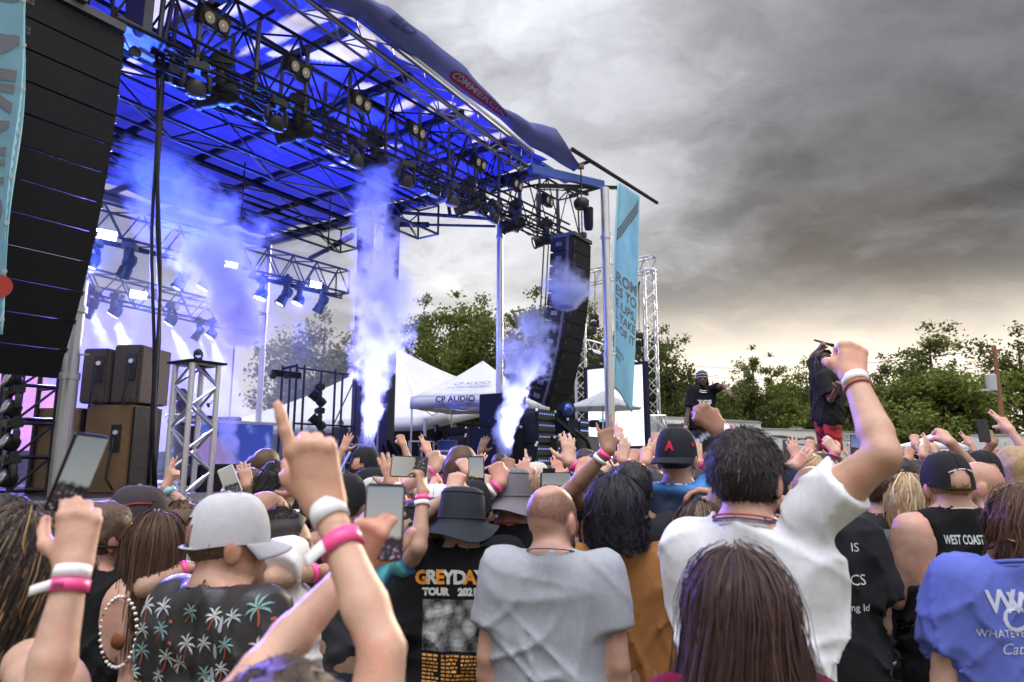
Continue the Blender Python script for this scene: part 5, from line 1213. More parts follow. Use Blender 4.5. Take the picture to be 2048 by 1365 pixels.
def Rz(a): c, s_ = math.cos(a), math.sin(a); return np.array([[c, -s_, 0], [s_, c, 0], [0, 0, 1]], f32)
def Rx(a): c, s_ = math.cos(a), math.sin(a); return np.array([[1, 0, 0], [0, c, -s_], [0, s_, c]], f32)
def unit(v): v = A3(v); return v / max(np.linalg.norm(v), 1e-6)
def hand_prims(w, d, palm, side, pose, s=1.):
    """w wrist, d finger direction, palm the way the palm faces, side +1 right hand -1 left hand"""
    d = unit(d); p = unit(A3(palm) - d * float(A3(palm) @ d)); x = np.cross(d, p) * side
    curls = {'fist': [(1.35, 1.65, .9)] * 4, 'open': [(.06, .10, .08)] * 4, 'relax': [(.35, .45, .35), (.42, .5, .4), (.5, .55, .4), (.55, .6, .4)],
             'point': [(.04, .08, .05)] + [(1.3, 1.6, .9)] * 3, 'horns': [(.05, .08, .05), (1.35, 1.65, .9), (1.35, 1.65, .9), (.05, .1, .05)],
             'peace': [(.05, .08, .05), (.05, .08, .05), (1.35, 1.65, .9), (1.3, 1.6, .9)], 'hold': [(.75, .65, .5), (.8, .7, .5), (.85, .7, .5), (.9, .7, .5)],
             'cup': [(.45, .6, .4), (.5, .6, .4), (.55, .6, .4), (.6, .65, .4)]}[pose]
    spread = {'open': .17, 'peace': .16, 'horns': .12}.get(pose, .04)
    o = []; offs = (.027, .009, -.010, -.027); kd = (.090, .094, .089, .080); L = (.073, .082, .076, .060); rad = (.0092, .0095, .009, .0078)
    for i in range(4):
        kn = w + (d * kd[i] + x * offs[i]) * s
        o.append(seg(w + (x * offs[i] * .55 + d * .0) * s, kn, .0165 * s, .0115 * s, .014 * s)); o.append(ell(kn - p * .004 * s, A3((.0105, .0105, .0105)) * s, .006 * s))
        a = 0.; q = kn - p * .002; lat = x * (offs[i] / .027) * spread
        for j, fr_ in enumerate((.44, .31, .25)):
            a += curls[i][j]; dr = unit((d + lat * math.cos(a)) * math.cos(a) + p * math.sin(a)); e = q + dr * L[i] * fr_ * s
            r0 = rad[i] * (1.08, .98, .90)[j] * s; o.append(seg(q, e, r0, r0 * .92, .005 * s)); q = e
    tb = w + (x * .024 + d * .022 + p * .010) * s
    if pose in ('fist', 'horns', 'peace', 'point'): d1, d2, d3 = x * .55 + d * .75 + p * .45, x * .05 + d * .55 + p * .75, x * -.75 + d * .25 + p * .45
    elif pose in ('hold', 'cup'): d1, d2, d3 = x * .7 + d * .5 + p * .5, x * .25 + d * .7 + p * .6, x * .0 + d * .8 + p * .45
    else: d1, d2, d3 = x * .85 + d * .5 + p * .25, x * .7 + d * .75 + p * .15, x * .5 + d * .9 + p * .1
    e1 = tb + unit(d1) * .036 * s; e2 = e1 + unit(d2) * .034 * s; e3 = e2 + unit(d3) * .027 * s
    o += [seg(w, e1, .017 * s, .015 * s, .02 * s), seg(e1, e2, .0125 * s, .011 * s, .007 * s), seg(e2, e3, .0108 * s, .0092 * s, .004 * s)]
    return o
def ik(S_, T, l1, l2, hint):
    v = T - S_; D = float(np.linalg.norm(v)); u = v / D; D2 = min(D, (l1 + l2) * .995); a = (l1 * l1 - l2 * l2 + D2 * D2) / (2 * D2); h_ = math.sqrt(max(l1 * l1 - a * a, 1e-6))
    hp = A3(hint) - u * float(A3(hint) @ u); hp = unit(hp)
    return S_ + u * a + hp * h_, S_ + u * D2
def ribbons(paths, widths, cen=None):
    """paths (n, k, 3), widths (k,) -> flat ribbons"""
    n, k, _ = paths.shape; T = np.gradient(paths, axis=1); ref = np.random.default_rng(1).normal(0, 1, (n, 1, 3)); out_ = ref * np.ones_like(paths) if cen is None else (lambda o: o / np.maximum(np.linalg.norm(o, axis=2, keepdims=True), 1e-6))(paths - np.asarray(cen)) + ref * .35; X_ = np.cross(T, out_); X_ /= np.maximum(np.linalg.norm(X_, axis=2, keepdims=True), 1e-6)
    w_ = np.asarray(widths).reshape(1, k, 1); V = np.stack([paths + X_ * w_, paths - X_ * w_], 2).reshape(-1, 3)
    b = (np.arange(n)[:, None] * k + np.arange(k - 1)[None]) * 2; b = b.ravel(); Fc = np.stack([b, b + 1, b + 3, b + 2], 1); return V, Fc
class Person: pass
def person(label, head, Y, yaw=0., height=None, skin=(.45, .27, .18), female=False, bld=1., hyaw=0., hpitch=0., armL='down', armR='down', top=None, pants=(.03, .035, .05), hair=None, hat=None, detail=1, base=None,
           group=None, bands=(), x_off=0., face=False, beard=None, extra=None, z0=0., name='person', lean=0., shirt_len=0., sleeve=.62, glasses=None, stub=None, template=False, hdrop=.015, hx=0.):
    """head: pixel of the top of the head; arms: 'down' or dict(el=(px,py,Y), wr=(px,py,Y), hand=pose, palm=(world vec), hd=(px,py,Y) finger tip)"""
    P_ = Person(); lum_ = sum(skin) / 3; skin = tuple(q * .84 + lum_ * .16 for q in skin)
    if template: bx_, by_, ht = 0., 0., height
    elif base is None: p = atY(head[0], head[1], Y); bx_, by_ = p.x, p.y; ht = height or (p.z - z0)
    else: bx_, by_ = base; ht = height
    s = ht / 1.75; R_ = Rz(yaw); O = A3((bx_, by_, z0))
    def loc(px, py, y): return (A3(atY(px, py, y)) - O) @ R_          # world -> local (R_ columns are local axes)
    def lw(v): return A3(v) @ R_
    hd_vox, hn_vox, ar_vox, bd_vox, cl_vox = {2: (.0060, .0045, .010, .018 if top and top.get('kind') == 'tank' else .034, .0095), 1: (.0075, .0062, .012, .022 if top and top.get('kind') == 'tank' else .035, .014), 0: (.013, .009, .018, .04, .024)}[detail]
    near_ = bool(Y) and Y < 2.65
    if detail == 2 and not near_: hd_vox, hn_vox, ar_vox, cl_vox = .0085, .0068, .014, .0150
    if detail == 1: hd_vox, hn_vox, ar_vox, cl_vox = .0115, .0085, .018, .021
    sw = (.156 if female else .178) * s * (1 + .35 * (bld - 1)); zsh = 1.435 * s; th = bld
    prims = []
    ysc = (1, .64, 1)
    ln = A3((0, lean, 0))
    chest, belly, hip = A3((0, 0, 1.28 * s)) + ln * .5, A3((0, .012, 1.07 * s)), A3((0, 0, .93 * s))
    torso = [seg(chest - (.085 * s, 0, 0), chest + (.085 * s, 0, 0), .128 * s * th ** .7, .128 * s * th ** .7, .05, ysc), seg((-.05 * s, belly[1], belly[2]), (.05 * s, belly[1], belly[2]), (.118 if female else .135) * s * th, (.118 if female else .135) * s * th, .08, (1, .72, 1)),
             seg((-.075 * s, 0, .93 * s), (.075 * s, 0, .93 * s), (.135 if female else .128) * s * th ** .6, (.135 if female else .128) * s * th ** .6, .08, (1, .75, 1)), seg(chest + A3((-sw + .035 * s, -.005, .11 * s)), chest + A3((sw - .035 * s, -.005, .11 * s)), .07 * s, .07 * s, .07)]
    nb = A3((0, -.015, 1.445 * s)) + ln; hsc = s * 1.06; hc = A3((hx, .026 * s, 1.75 * s - .119 * s - hdrop)) + ln * 1.25       # neck base, head centre
    nr_ = (.047 if female else .057) * s * (1 + .3 * (th - 1))
    trap = [seg(nb + A3((0, -.01, .055 * s)), A3((sgn * .125 * s, -.012, 1.425 * s)) + ln, .046 * s, .05 * s, .05) for sgn in (-1, 1)]
    Rh = Rz(hyaw) @ Rx(hpitch); neck = [seg(nb, hc + Rh @ A3((0, -.025 * s, -.06 * s)), nr_, nr_ * .95, .03)]
    def hs(v): return hc + Rh @ (A3(v) * hsc)
    def hell(c, r, k): return ell(hs(c), A3(r) * hsc, k * s, Rh)
    def hseg(a, b, ra, rb, k): return seg(hs(a), hs(b), ra * hsc, rb * hsc, k * s)
    headp = [hell((0, -.014, .022), (.077, .099, .09), .03), hell((0, .028, -.03), (.062, .066, .082), .04), hell((0, .036, -.078), (.046, .05, .04), .03)]
    for sgn in (-1, 1): headp += [hell((sgn * .0785, -.008, -.018), (.010, .022, .034), .008), hell((sgn * .082, -.018, -.006), (.009, .013, .022), .006)]
    if detail:
        headp += [hseg((0, .086, .004), (0, .108, -.032), .007, .012, .012), hseg((-.012, .098, -.038), (.012, .098, -.038), .008, .008, .008), hseg((-.036, .077, .02), (.036, .077, .02), .012, .012, .012), hseg((-.017, .089, -.064), (.017, .089, -.064), .0075, .0075, .006), hseg((-.014, .088, -.074), (.014, .088, -.074), .0075, .0075, .006), hell((0, .078, -.105), (.02, .018, .016), .02), hseg((-.045, .056, -.028), (-.04, .06, -.04), .018, .016, .02), hseg((.045, .056, -.028), (.04, .06, -.04), .018, .016, .02)]
    prims = torso + trap + neck + headp
    boxes = []
    hb = hc; boxes.append(None); boxes[-1] = ((hb - A3((.15, .15, .20)) * s), hb + A3((.15, .15, .15)) * s, hd_vox, headp + neck)
    arms = {}; armprims = []
    for side, spec in ((-1, armL), (1, armR)):
        sh = A3((side * sw, -.005, zsh - .015 * s)) + ln; lu, lf = .285 * s, .255 * s
        if spec == 'down': el, wr, palm, hp, fd_ = A3((side * (sw + .040 * s), -.03, 1.145 * s)), A3((side * (sw + .05 * s), .03, .90 * s)), A3((-side, 0, 0)), 'relax', None
        elif spec == 'front': el, wr, palm, hp, fd_ = A3((side * (sw + .06 * s), -.01, 1.14 * s)), A3((side * .07, .20, 1.16 * s)), A3((0, 0, -1)), 'relax', None
        elif spec == 'cross': el, wr, palm, hp, fd_ = A3((side * (sw + .05 * s), .04, 1.13 * s)), A3((-side * .06, .17, 1.19 * s)), A3((0, -1, 0)), 'relax', None
        else:
            palm = lw(spec.get('palm', (0, 1, 0))); hp = spec.get('hand', 'fist')
            lift = spec.get('lift', .05); sh = sh + A3((-side * .015, .0, lift)) * s
            if 'sh' in spec: sh = loc(*spec['sh'])
            if 'lsh' in spec: sh = A3(spec['lsh'])
            wr = A3(spec['lwr']) if 'lwr' in spec else loc(*spec['wr'])
            if 'lel' in spec: el = A3(spec['lel'])
            elif 'el' in spec: el = loc(*spec['el'])
            else: el, wr = ik(sh, wr, lu, lf, lw(spec.get('hint', (side * .8, .2, -.7))))
            fd_ = (loc(*spec['hd']) - wr) if 'hd' in spec else (A3(spec['lhd']) if 'lhd' in spec else None)
        if fd_ is None: fd_ = unit(wr - el) * .9 + palm * .12
        q = el + (wr - el) * .28; hsz = s * (spec.get('hs', 1.) if isinstance(spec, dict) else 1.) * (.93 if female else 1.)
        aw = (.84 if female else .95) * (1 + .5 * (th - 1)) * (spec.get('aw', 1.) if isinstance(spec, dict) else 1.)
        ap_ = [seg(sh, sh + (el - sh) * .45, .055 * s * aw, .051 * s * aw, .03), seg(sh + (el - sh) * .4, el, .050 * s * aw, .039 * s * aw, .012), seg(el, q, .0375 * s * aw, .0405 * s * aw, .010), seg(q, wr, .0405 * s * aw, .0275 * s * aw, .010)]
        hpz = hand_prims(wr, fd_, palm, side, hp, hsz)
        armprims += ap_; prims += ap_ + hpz; arms[side] = (sh, el, wr, aw, fd_, palm, ap_)
        lo = np.minimum(np.minimum(sh, el), wr) - .075 * s; hi = np.maximum(np.maximum(sh, el), wr) + .075 * s; boxes.append((lo, hi, ar_vox, ap_))
        hcn = wr + unit(fd_) * .085 * hsz; boxes.append((hcn - .125 * hsz, hcn + .125 * hsz, hn_vox if isinstance(spec, dict) else .012, hpz))
    legs = []
    for side in (-1, 1):
        hj, kn, an = A3((side * .092 * s, 0, .90 * s)), A3((side * .10 * s, .015, .49 * s)), A3((side * .105 * s, -.02, .08 * s))
        legs += [seg(hj, kn, .088 * s * th ** .5, .058 * s, .03), seg(kn, an, .056 * s, .036 * s, .02), seg(an - (0, .02, .03 * s), an + A3((side * .02, .15, -.04)) * s, .036 * s, .03 * s, .02)]
    prims += legs
    boxes.append((A3((-.33, -.24, 0)) * s, A3((.33, .30, 1.5)) * s, bd_vox))
    if not template: boxes = [b for b in boxes]
    V, Fc = surf(prims, boxes)
    # tints: lips, brows, stubble, palms
    tint = np.ones((len(V), 3), f32); H_ = ((V - hc) @ Rh) / hsc; inh = (np.abs(H_) < .16).all(1)
    def ss(x, a, b): q = np.clip((x - a) / (b - a), 0, 1); return q * q * (3 - 2 * q)
    if detail:
        hx, hy, hz_ = H_[:, 0], H_[:, 1], H_[:, 2]
        def paint(m, c): tint[:] = tint * (1 - m[:, None]) + A3(c) * m[:, None]
        lips = inh * ss(.012 - np.abs(hz_ + .069), 0, .004) * ss(.024 - np.abs(hx), 0, .006) * ss(hy, .082, .088); paint(lips * .8, (.85, .55, .55))
        brow = inh * ss(.006 - np.abs(hz_ - .024 + .15 * (np.abs(hx) - .03) ** 2 * 40), 0, .003) * ss(np.abs(hx), .012, .018) * ss(.052 - np.abs(hx), 0, .006) * ss(hy, .06, .07); paint(brow * .8, (.25, .2, .18))
        eye = inh * ss(.007 - np.abs(hz_ + .002), 0, .003) * ss(.012 - np.abs(np.abs(hx) - .031), 0, .004) * ss(hy, .055, .065); paint(eye * .9, (.3, .28, .28))
        ear = inh * ss(np.abs(hx), .076, .086); paint(ear * .5, (1.12, .82, .78))
        if stub is not None:
            lvl, col = stub
            scalp = inh * ss(hz_ + hy * .35, -.045, -.02) * ss(.065 - hy - hz_ * .1, 0, .02)
            topb = 1 - ss(hz_ - .25 * np.abs(hx) , .070, .092) * lvl
            noise_ = .85 + .3 * np.random.default_rng(3).random(len(V)); earm = np.clip(np.hypot((hy + .008) / .026, (hz_ + .016) / .04), 0, 1.2); m = scalp * topb * noise_ * ss(earm, .85, 1.15); paint(np.clip(m * .9, 0, 1), col)
        if beard is not None:
            m = inh * ss(-hz_ - .35 * np.abs(hy - .02), .03, .06) * ss(hy, -.01, .02) * (1 - lips); paint(m * .9, beard)
    for side, (sh, el, wr, aw, fd_, palm, _) in arms.items():
        dpal = np.linalg.norm(V - (wr + unit(fd_) * .1 * s), axis=1) < .12 * s
        tint[dpal] *= A3((1.06, .97, .95))
    body = bpy.data.objects.new(name, np_mesh(name, V, Fc, skin_m if detail else skin_far, tint)); COL.objects.link(body)
    body.location = (bx_, by_, z0); body.rotation_euler = (0, 0, yaw); body.color = (*skin, 1)
    if not template: tag(body, label, 'person', group)
    def child(nm, me, col=None):
        o = bpy.data.objects.new(nm, me); COL.objects.link(o); o.parent = body
        if col is not None: o.color = (*col, 1)
        return o
    P_.body, P_.child, P_.hs, P_.s, P_.hc, P_.Rh, P_.arms, P_.O, P_.R = body, child, hsc, s, hc, Rh, arms, O, R_
    rg = np.random.default_rng(abs(hash(label)) % 1000 if False else int(abs(head[0] * 7 + head[1]) if head else 11))
    # ------------------------------------------------------------ shirt
    if top:
        kind = top.get('kind', 'tee'); loose = top.get('loose', .018) * s; hem = (top.get('hem', .80)) * s
        tp_ = [seg(chest - A3((.085, 0, 0)) * s, chest + A3((.085, 0, 0)) * s, .128 * s * th ** .7 + loose * .8, .128 * s * th ** .7 + loose * .8, .05, ysc),
               seg((-.055 * s, belly[1], belly[2]), (.055 * s, belly[1], belly[2]), .128 * s * th + loose, .128 * s * th + loose, .09, (1, .72, 1)),
               seg((-.075 * s, 0, .88 * s), (.075 * s, 0, .88 * s), .128 * s * th ** .6 + loose * 1.2, .128 * s * th ** .6 + loose * 1.2, .09, (1, .76, 1)),
               seg(chest + A3((-sw + .035 * s, -.005, .11 * s)), chest + A3((sw - .035 * s, -.005, .11 * s)), .07 * s + loose * .55, .07 * s + loose * .55, .07)]
        for sgn in (-1, 1): tp_.append(seg(nb + A3((0, -.01, .03 * s)), A3((sgn * .125 * s, -.012, 1.425 * s)) + ln, .046 * s + loose * .5, .05 * s + loose * .5, .05))
        cut = []
        if kind != 'tank':
            for side, (sh, el, wr, aw, fd_, palm, _) in arms.items():
                fl = sleeve if kind == 'tee' else 1.9; lim = min(fl, 1.) ; e2 = sh + (el - sh) * lim; du = unit(el - sh); endp = sh + (el - sh) * fl if fl <= 1 else None
                a_, b_ = sh - du * .02, e2; r0, r1 = .060 * s * aw + loose * .8, (.052 * s * aw + loose * 1.15)
                if fl <= 1:
                    base_ = seg(a_, b_ + du * .05, r0, r1 * 1.03, .045); arm_in = seg(e2 - du * .035 * s, e2 + du * .12, .047 * s * aw + .004, .046 * s * aw + .004, .01)
                    def fsl(P, base_=base_, e2=e2, du=du, ai=arm_in): return smax(base_.f(P), (P - e2) @ du, .007)
                    tp_.append(Prim(fsl, base_.c, base_.r, .045)); cut.append((e2, du))
                else:
                    tp_.append(seg(a_, el, r0, r1, .045)); tp_.append(seg(el, el + (wr - el) * .93, r1, .036 * s + loose * .6, .03))
        ws = [(rg.normal(0, 1, 3) * (13, 9, 9) / s, rg.uniform(0, 6.28), rg.normal(0, 1, 3) * 7, rg.normal(0, 1, 3) * 6) for _ in range(8)]; amp = top.get('wr', .012) * 1.3 * s
        nk = nb + A3((0, .012, .045 * s)); nkr = (.078 if not female else .085) * s * top.get('neck', 1.)
        def post(P, d_):
            wv_ = np.zeros(len(P), f32)
            for wq, ph, w2, w3 in ws: wv_ += (1 - np.abs(np.sin(P @ A3(wq) + ph + 1.3 * np.sin(P @ A3(w2) + ph)))) ** 4 * np.clip(np.sin(P @ A3(w3) + 2 * ph) + .25, 0, 1)
            low = .5 + .7 * np.clip((1.40 * s - P[:, 2]) / (.4 * s), 0, 1)
            d_ = d_ - amp * (wv_ - .6) * low
            d_ = smax(d_, hem - P[:, 2] + .006 * np.sin(P[:, 0] * 30), .008)
            Q = P - nk; t_ = Q[:, 2]; rad_ = np.sqrt(Q[:, 0] ** 2 + (Q[:, 1] * 1.05) ** 2); d_ = smax(d_, -np.maximum(rad_ - nkr, -(t_ + .012 * s + Q[:, 1] * .25)), .006)
            if kind == 'tank':
                for side in (-1, 1):
                    q2 = P - A3((side * (sw + .01 * s), 0, 1.36 * s)); ra = np.sqrt((q2[:, 0] / (.07 * s)) ** 2 + (q2[:, 2] / (.16 * s)) ** 2); d_ = smax(d_, (1 - ra) * .08, .008)
            return d_
        lo = A3((-.36, -.26, 0)) * s; lo[2] = hem - .03; hi = A3((.36, .30, 1.56)) * s
        for side, (sh, el, wr, *_r) in arms.items():
            lo = np.minimum(lo, np.minimum(sh, el) - .1 * s); hi = np.maximum(hi, np.maximum(sh, el) + .1 * s)
            if kind == 'long': lo = np.minimum(lo, wr - .1 * s); hi = np.maximum(hi, wr + .1 * s)
        lo[2] = max(lo[2], min(hem - .03, lo[2]))
        SV, SF = surf(tp_, [(lo, hi, cl_vox)], post)
        tt = top.get('tint'); tcol = tt(SV / s) if tt else None
        P_.shirt = child('shirt' if kind != 'tank' else 'tank_top', np_mesh('shirt', SV, SF, top.get('mat', cloth_m), tcol), top['col']); P_.SV, P_.SF = SV, SF
        if kind != 'tank' and detail:
            mb = MB(); cc = nk
            for k in range(2):
                mb.tube([(cc[0] + (nkr + .004) * math.cos(a), cc[1] - .002 + (nkr + .004) * math.sin(a) / 1.05, cc[2] - .012 * s - ((nkr + .004) * math.sin(a)) * .25 + .004 - k * .012) for a in [i * 2 * math.pi / 24 for i in range(25)]], .006 * s, 6, cap=False)
            V_ = np.array(mb.V); child('collar', np_mesh('collar', V_, np.array([f for f in mb.F]), cloth_m), top.get('collar', top['col'])).parent = P_.shirt
    # ------------------------------------------------------------ trousers
    if pants is not None:
        pl_ = [seg((-.075 * s, 0, .93 * s), (.075 * s, 0, .93 * s), .14 * s * th ** .6, .14 * s * th ** .6, .05, (1, .76, 1))]; short = isinstance(pants, dict) and pants.get('short')
        pcol = pants['col'] if isinstance(pants, dict) else pants
        for side in (-1, 1):
            hj, kn, an = A3((side * .092 * s, 0, .88 * s)), A3((side * .10 * s, .015, .49 * s)), A3((side * .105 * s, -.02, .08 * s))
            pl_.append(seg(hj, kn, .108 * s * th ** .5, .088 * s, .04))
            if not short: pl_.append(seg(kn, an, .082 * s, .066 * s, .03))
        zlo = (.44 if short else .06) * s; wq = [(rg.normal(0, 1, 3) * (22, 18, 14), rg.uniform(0, 6)) for _ in range(3)]
        def pp(P, d_):
            w_ = sum(np.sin(P @ A3(a) + b) for a, b in wq); return np.maximum(np.maximum(d_ - .004 * w_, zlo - P[:, 2]), P[:, 2] - .99 * s)
        PV, PF = surf(pl_, [(A3((-.34, -.24, 0)) * s, A3((.34, .26, 1.05)) * s, .02 if detail == 2 and short else .042)], pp)
        tt = pants.get('tint') if isinstance(pants, dict) else None
        P_.pants = child('shorts' if short else 'trousers', np_mesh('trousers', PV, PF, pants.get('mat', cloth_m) if isinstance(pants, dict) else cloth_m, tt(PV / s) if tt else None), pcol)
    # ------------------------------------------------------------ hair
    if hair: P_.hair = make_hair(P_, hair, detail, rg, bool(hat))
    if hat: make_hat(P_, hat, detail)
    if glasses: make_glasses(P_, glasses)
    for bd in bands: wrist_band(P_, *bd)
    return P_
HEADE = ((0, -.014, .022), (.077, .099, .09))
def make_hair(P_, hair, detail, rg, hat):
    s, hc, Rh = P_.hs, P_.hc, P_.Rh; kind = hair['kind']; col = hair['col']
    def W_(v): return hc + (np.asarray(v) * s) @ Rh.T
    th = hair.get('th', .014)
    if hat: th = .004
    c0, r0 = A3(HEADE[0]), A3(HEADE[1])
    low = {'short': -.055, 'fade': -.03, 'bob': -.09, 'long': -.09, 'pony': -.05, 'curly': -.06, 'bun': -.05, 'afro': -.03, 'braids': -.03}[kind]
    if kind == 'curly': th = hair.get('th', .05)
    pr = [ell(W_(c0), (r0 + th) * s, .01, Rh)]
    if kind in ('long', 'bob', 'curly'):
        L = hair.get('len', .30 if kind == 'long' else .10)
        kf = 1.35 if kind == 'curly' else 1.; pr.append(seg(W_((-.035, -.055, .0)), W_((-.035, -.065 - .03 * L / .3, -.08 - L * .8)), .058 * s * kf, .034 * s * kf, .03 * s, None)); pr.append(seg(W_((.035, -.055, .0)), W_((.035, -.065 - .03 * L / .3, -.08 - L * .8)), .058 * s * kf, .034 * s * kf, .03 * s, None)); pr.append(seg(W_((-.06, -.03, 0)), W_((-.062, -.045, -.08 - L * .4)), .036 * s * kf, .025 * s * kf, .02 * s)); pr.append(seg(W_((.06, -.03, 0)), W_((.062, -.045, -.08 - L * .4)), .036 * s * kf, .025 * s * kf, .02 * s))
    if kind == 'pony': pr.append(seg(W_((0, -.10, .03)), W_((0, -.15, -.02)), .028 * s, .035 * s, .02 * s)); pr.append(seg(W_((0, -.15, -.02)), W_((0, -.13, -.22)), .035 * s, .016 * s, .02 * s))
    if kind == 'bun': pr.append(ell(W_((0, -.10, .07)), A3((.05, .045, .05)) * s, .01, Rh))
    if kind == 'afro': pr = [ell(W_(c0 + A3((0, -.004, .012))), (r0 + A3((.02, .02, .032))) * s, .01, Rh)]
    ww = [(rg.normal(0, 1, 3) * 70, rg.uniform(0, 6)) for _ in range(4)]
    namp = {'short': .0025, 'fade': .0015, 'afro': .004, 'curly': .010}.get(kind, .003)
    def post(P, d):
        H_ = ((P - hc) @ Rh) / s
        front = H_[:, 1] + (0 if kind in ('long', 'bob', 'curly') else .0) - (.062 + .35 * (H_[:, 2] - .06)) * 1.0
        if kind in ('short', 'fade', 'pony', 'bun', 'afro', 'braids'):
            base_ = low - H_[:, 2] - .25 * np.clip(H_[:, 1] + .02, -.1, .1) * -1.0
            base_ = np.maximum(base_, (.022 - (H_[:, 2])) * ss01(H_[:, 1], .0, .03) - .2 * (1 - ss01(H_[:, 1], .0, .03)))
        else: base_ = np.where(H_[:, 1] > .03, -.02 - H_[:, 2], -1.)
        d = d - namp * sum(np.sin(P @ A3(a) + b) for a, b in ww) * .5
        return np.maximum(np.maximum(d, front * s), base_ * s)
    ext = {'long': hair.get('len', .3) + .1, 'bob': .25, 'curly': .28, 'pony': .28}.get(kind, .13)
    lo = hc - A3((.19, .24, .0)) * s; lo[2] = hc[2] - max(ext, .16) * s; hi = hc + A3((.19, .19, .20)) * s
    if hat: 
        top_ = .012
        op = post; post = lambda P, d: np.maximum(op(P, d), ((P - hc) @ Rh)[:, 2] - top_ * s)
    V, Fc = surf(pr, [(lo, hi, {2: .0075, 1: .011, 0: .016}[detail])], post)
    o = P_.child('hair', np_mesh('hair', V, Fc, hairfar_m if detail < 2 else hairfar_m), col)
    if detail < 1 or not len(V): return o
    # strands
    n = hair.get('n', ({2: 3400, 1: 900} if kind in ('long', 'bob', 'curly', 'pony') else {2: 2400, 1: 500})[detail]); hl = hair.get('hl')
    if kind in ('long', 'bob', 'curly', 'pony'):
        L = hair.get('len', .3 if kind != 'bob' else .10); k = 9
        phi = rg.uniform(.18 * math.pi, 1.82 * math.pi, n) + math.pi / 2      # around the head, gap at the face
        r = 1 + th / .09 + np.abs(rg.normal(0, .06 if kind != 'curly' else .13, n)) + (rg.random(n) < .03) * rg.uniform(.05, .3, n); st = rg.uniform(.02, .75, n); lenf = rg.uniform(.75, 1.05, n)
        pts = np.zeros((n, k, 3)); t_ = np.linspace(0, 1, k); wav = hair.get('wave', .006 if kind != 'curly' else .02); f1 = rg.uniform(8, 16, n) * hair.get('wf', 1.); p1 = rg.uniform(0, 6.28, n)
        tot = .5 * math.pi * .1; 
        for j in range(k):
            arc = st + t_[j] * (1.72 - st + (L * lenf) / .1 * 0)      # polar angle from the crown on the head
            th_ = np.minimum(st + t_[j] * (1.75 - st) * 2.2, 1.75); drop = np.maximum(0, (t_[j] - .45) / .55) * (L * lenf + .06)
            x = r0[0] * r * np.sin(th_) * np.cos(phi); y = c0[1] + r0[1] * r * np.sin(th_) * np.sin(phi); z = c0[2] + r0[2] * r * np.cos(th_) - drop
            sh_ = 1 - .06 * np.minimum(drop / .15, 1.); wq = wav * np.sin(f1 * t_[j] + p1) * (.2 + t_[j]); 
            fl_ = 1 + hair.get('flare', 0.) * np.minimum(drop / .25, 1.)
            pts[:, j] = np.stack([x * sh_ * fl_ + wq, y * sh_ + wav * np.cos(f1 * t_[j] * 1.1 + p1) * (.2 + t_[j]) - .03 * np.minimum(drop / .2, 1), z], 1)
        if kind == 'pony':
            m = rg.random(n) < .6; tgt = A3((0, -.13, .02))
            for j in range(k): 
                f = t_[j]; a = np.minimum(f * 1.5, 1.)
                pts[m, j] = pts[m, 0] * (1 - a) + tgt * a + (pts[m, min(j, 4)] - pts[m, 0]) * (1 - a) * .6
            m2 = ~m; bs = rg.normal(0, .014, (m2.sum(), 3))
            for j in range(k): f = t_[j]; pts[m2, j] = tgt + bs * (1 + 1.2 * np.sin(f * 2.6)) + np.stack([np.zeros(m2.sum()) + wav * 2 * np.sin(f1[m2] * f + p1[m2]), -.03 * np.sin(f * 2.4) + 0 * bs[:, 0], -f * (.16 + .08 * rg.random(m2.sum()) * 0 + .06 * lenf[m2])], 1)
        keep = pts[:, 0, 2] < 9
        if hat: keep = pts[:, 2, 2] < .03; pts[:, :3, 2] = np.minimum(pts[:, :3, 2], .01)
        pts = pts[keep]; wd = hair.get('sw', .0016 if detail == 2 else .0032)
        ctr = np.zeros_like(pts); ctr[:, :, 2] = np.minimum(pts[:, :, 2], .02); ctr[:, :, 1] = -.01
        RV, RF = ribbons(W_(pts.reshape(-1, 3)).reshape(pts.shape), wd * s * np.array([.7] + [1] * (k - 3) + [.7, .25]), W_(ctr.reshape(-1, 3)).reshape(pts.shape)); kk = k
    else:
        fa = Fc[rg.integers(0, len(Fc), n)]; bc = rg.dirichlet((1, 1, 1), n); p0 = (V[fa[:, :3]] * bc[:, :, None]).sum(1); nr_ = np.cross(V[fa[:, 1]] - V[fa[:, 0]], V[fa[:, 2]] - V[fa[:, 0]]); nr_ /= np.maximum(np.linalg.norm(nr_, axis=1, keepdims=True), 1e-9)
        out_ = (p0 - W_(c0)); out_ /= np.linalg.norm(out_, axis=1, keepdims=True); nr_ *= np.sign((nr_ * out_).sum(1, keepdims=True))
        flow = -(p0 - W_((0, -.03, .14))); flow = p0 - W_((.0, -.03, .125)); flow -= nr_ * (flow * nr_).sum(1, keepdims=True); flow /= np.maximum(np.linalg.norm(flow, axis=1, keepdims=True), 1e-6); flow += rg.normal(0, .22, flow.shape)
        L = (hair.get('sl', .020) if not hat else .010) * s * rg.uniform(.6, 1.2, (n, 1)); lift = hair.get('lift', .12) if not hat else .1; k = 4
        pts = np.stack([p0 + (flow * (j / 3) * (1 - .0 * j) + nr_ * lift * math.sin(j / 3 * 1.6)) * L - nr_ * .002 for j in range(k)], 1)
        RV, RF = ribbons(pts, hair.get('sw', .0012 if detail == 2 else .002) * s * np.array([1, 1, .8, .2]), W_(c0)); kk = k
    tn = np.repeat(rg.uniform(.72, 1.3, (len(pts), 1)), 3, 1)
    if hl is not None: m = rg.random(len(pts)) < hair.get('hf', .3); tn[m] = A3(hl) / np.maximum(A3(col), .004) * rg.uniform(.6, 1.1, (m.sum(), 1))
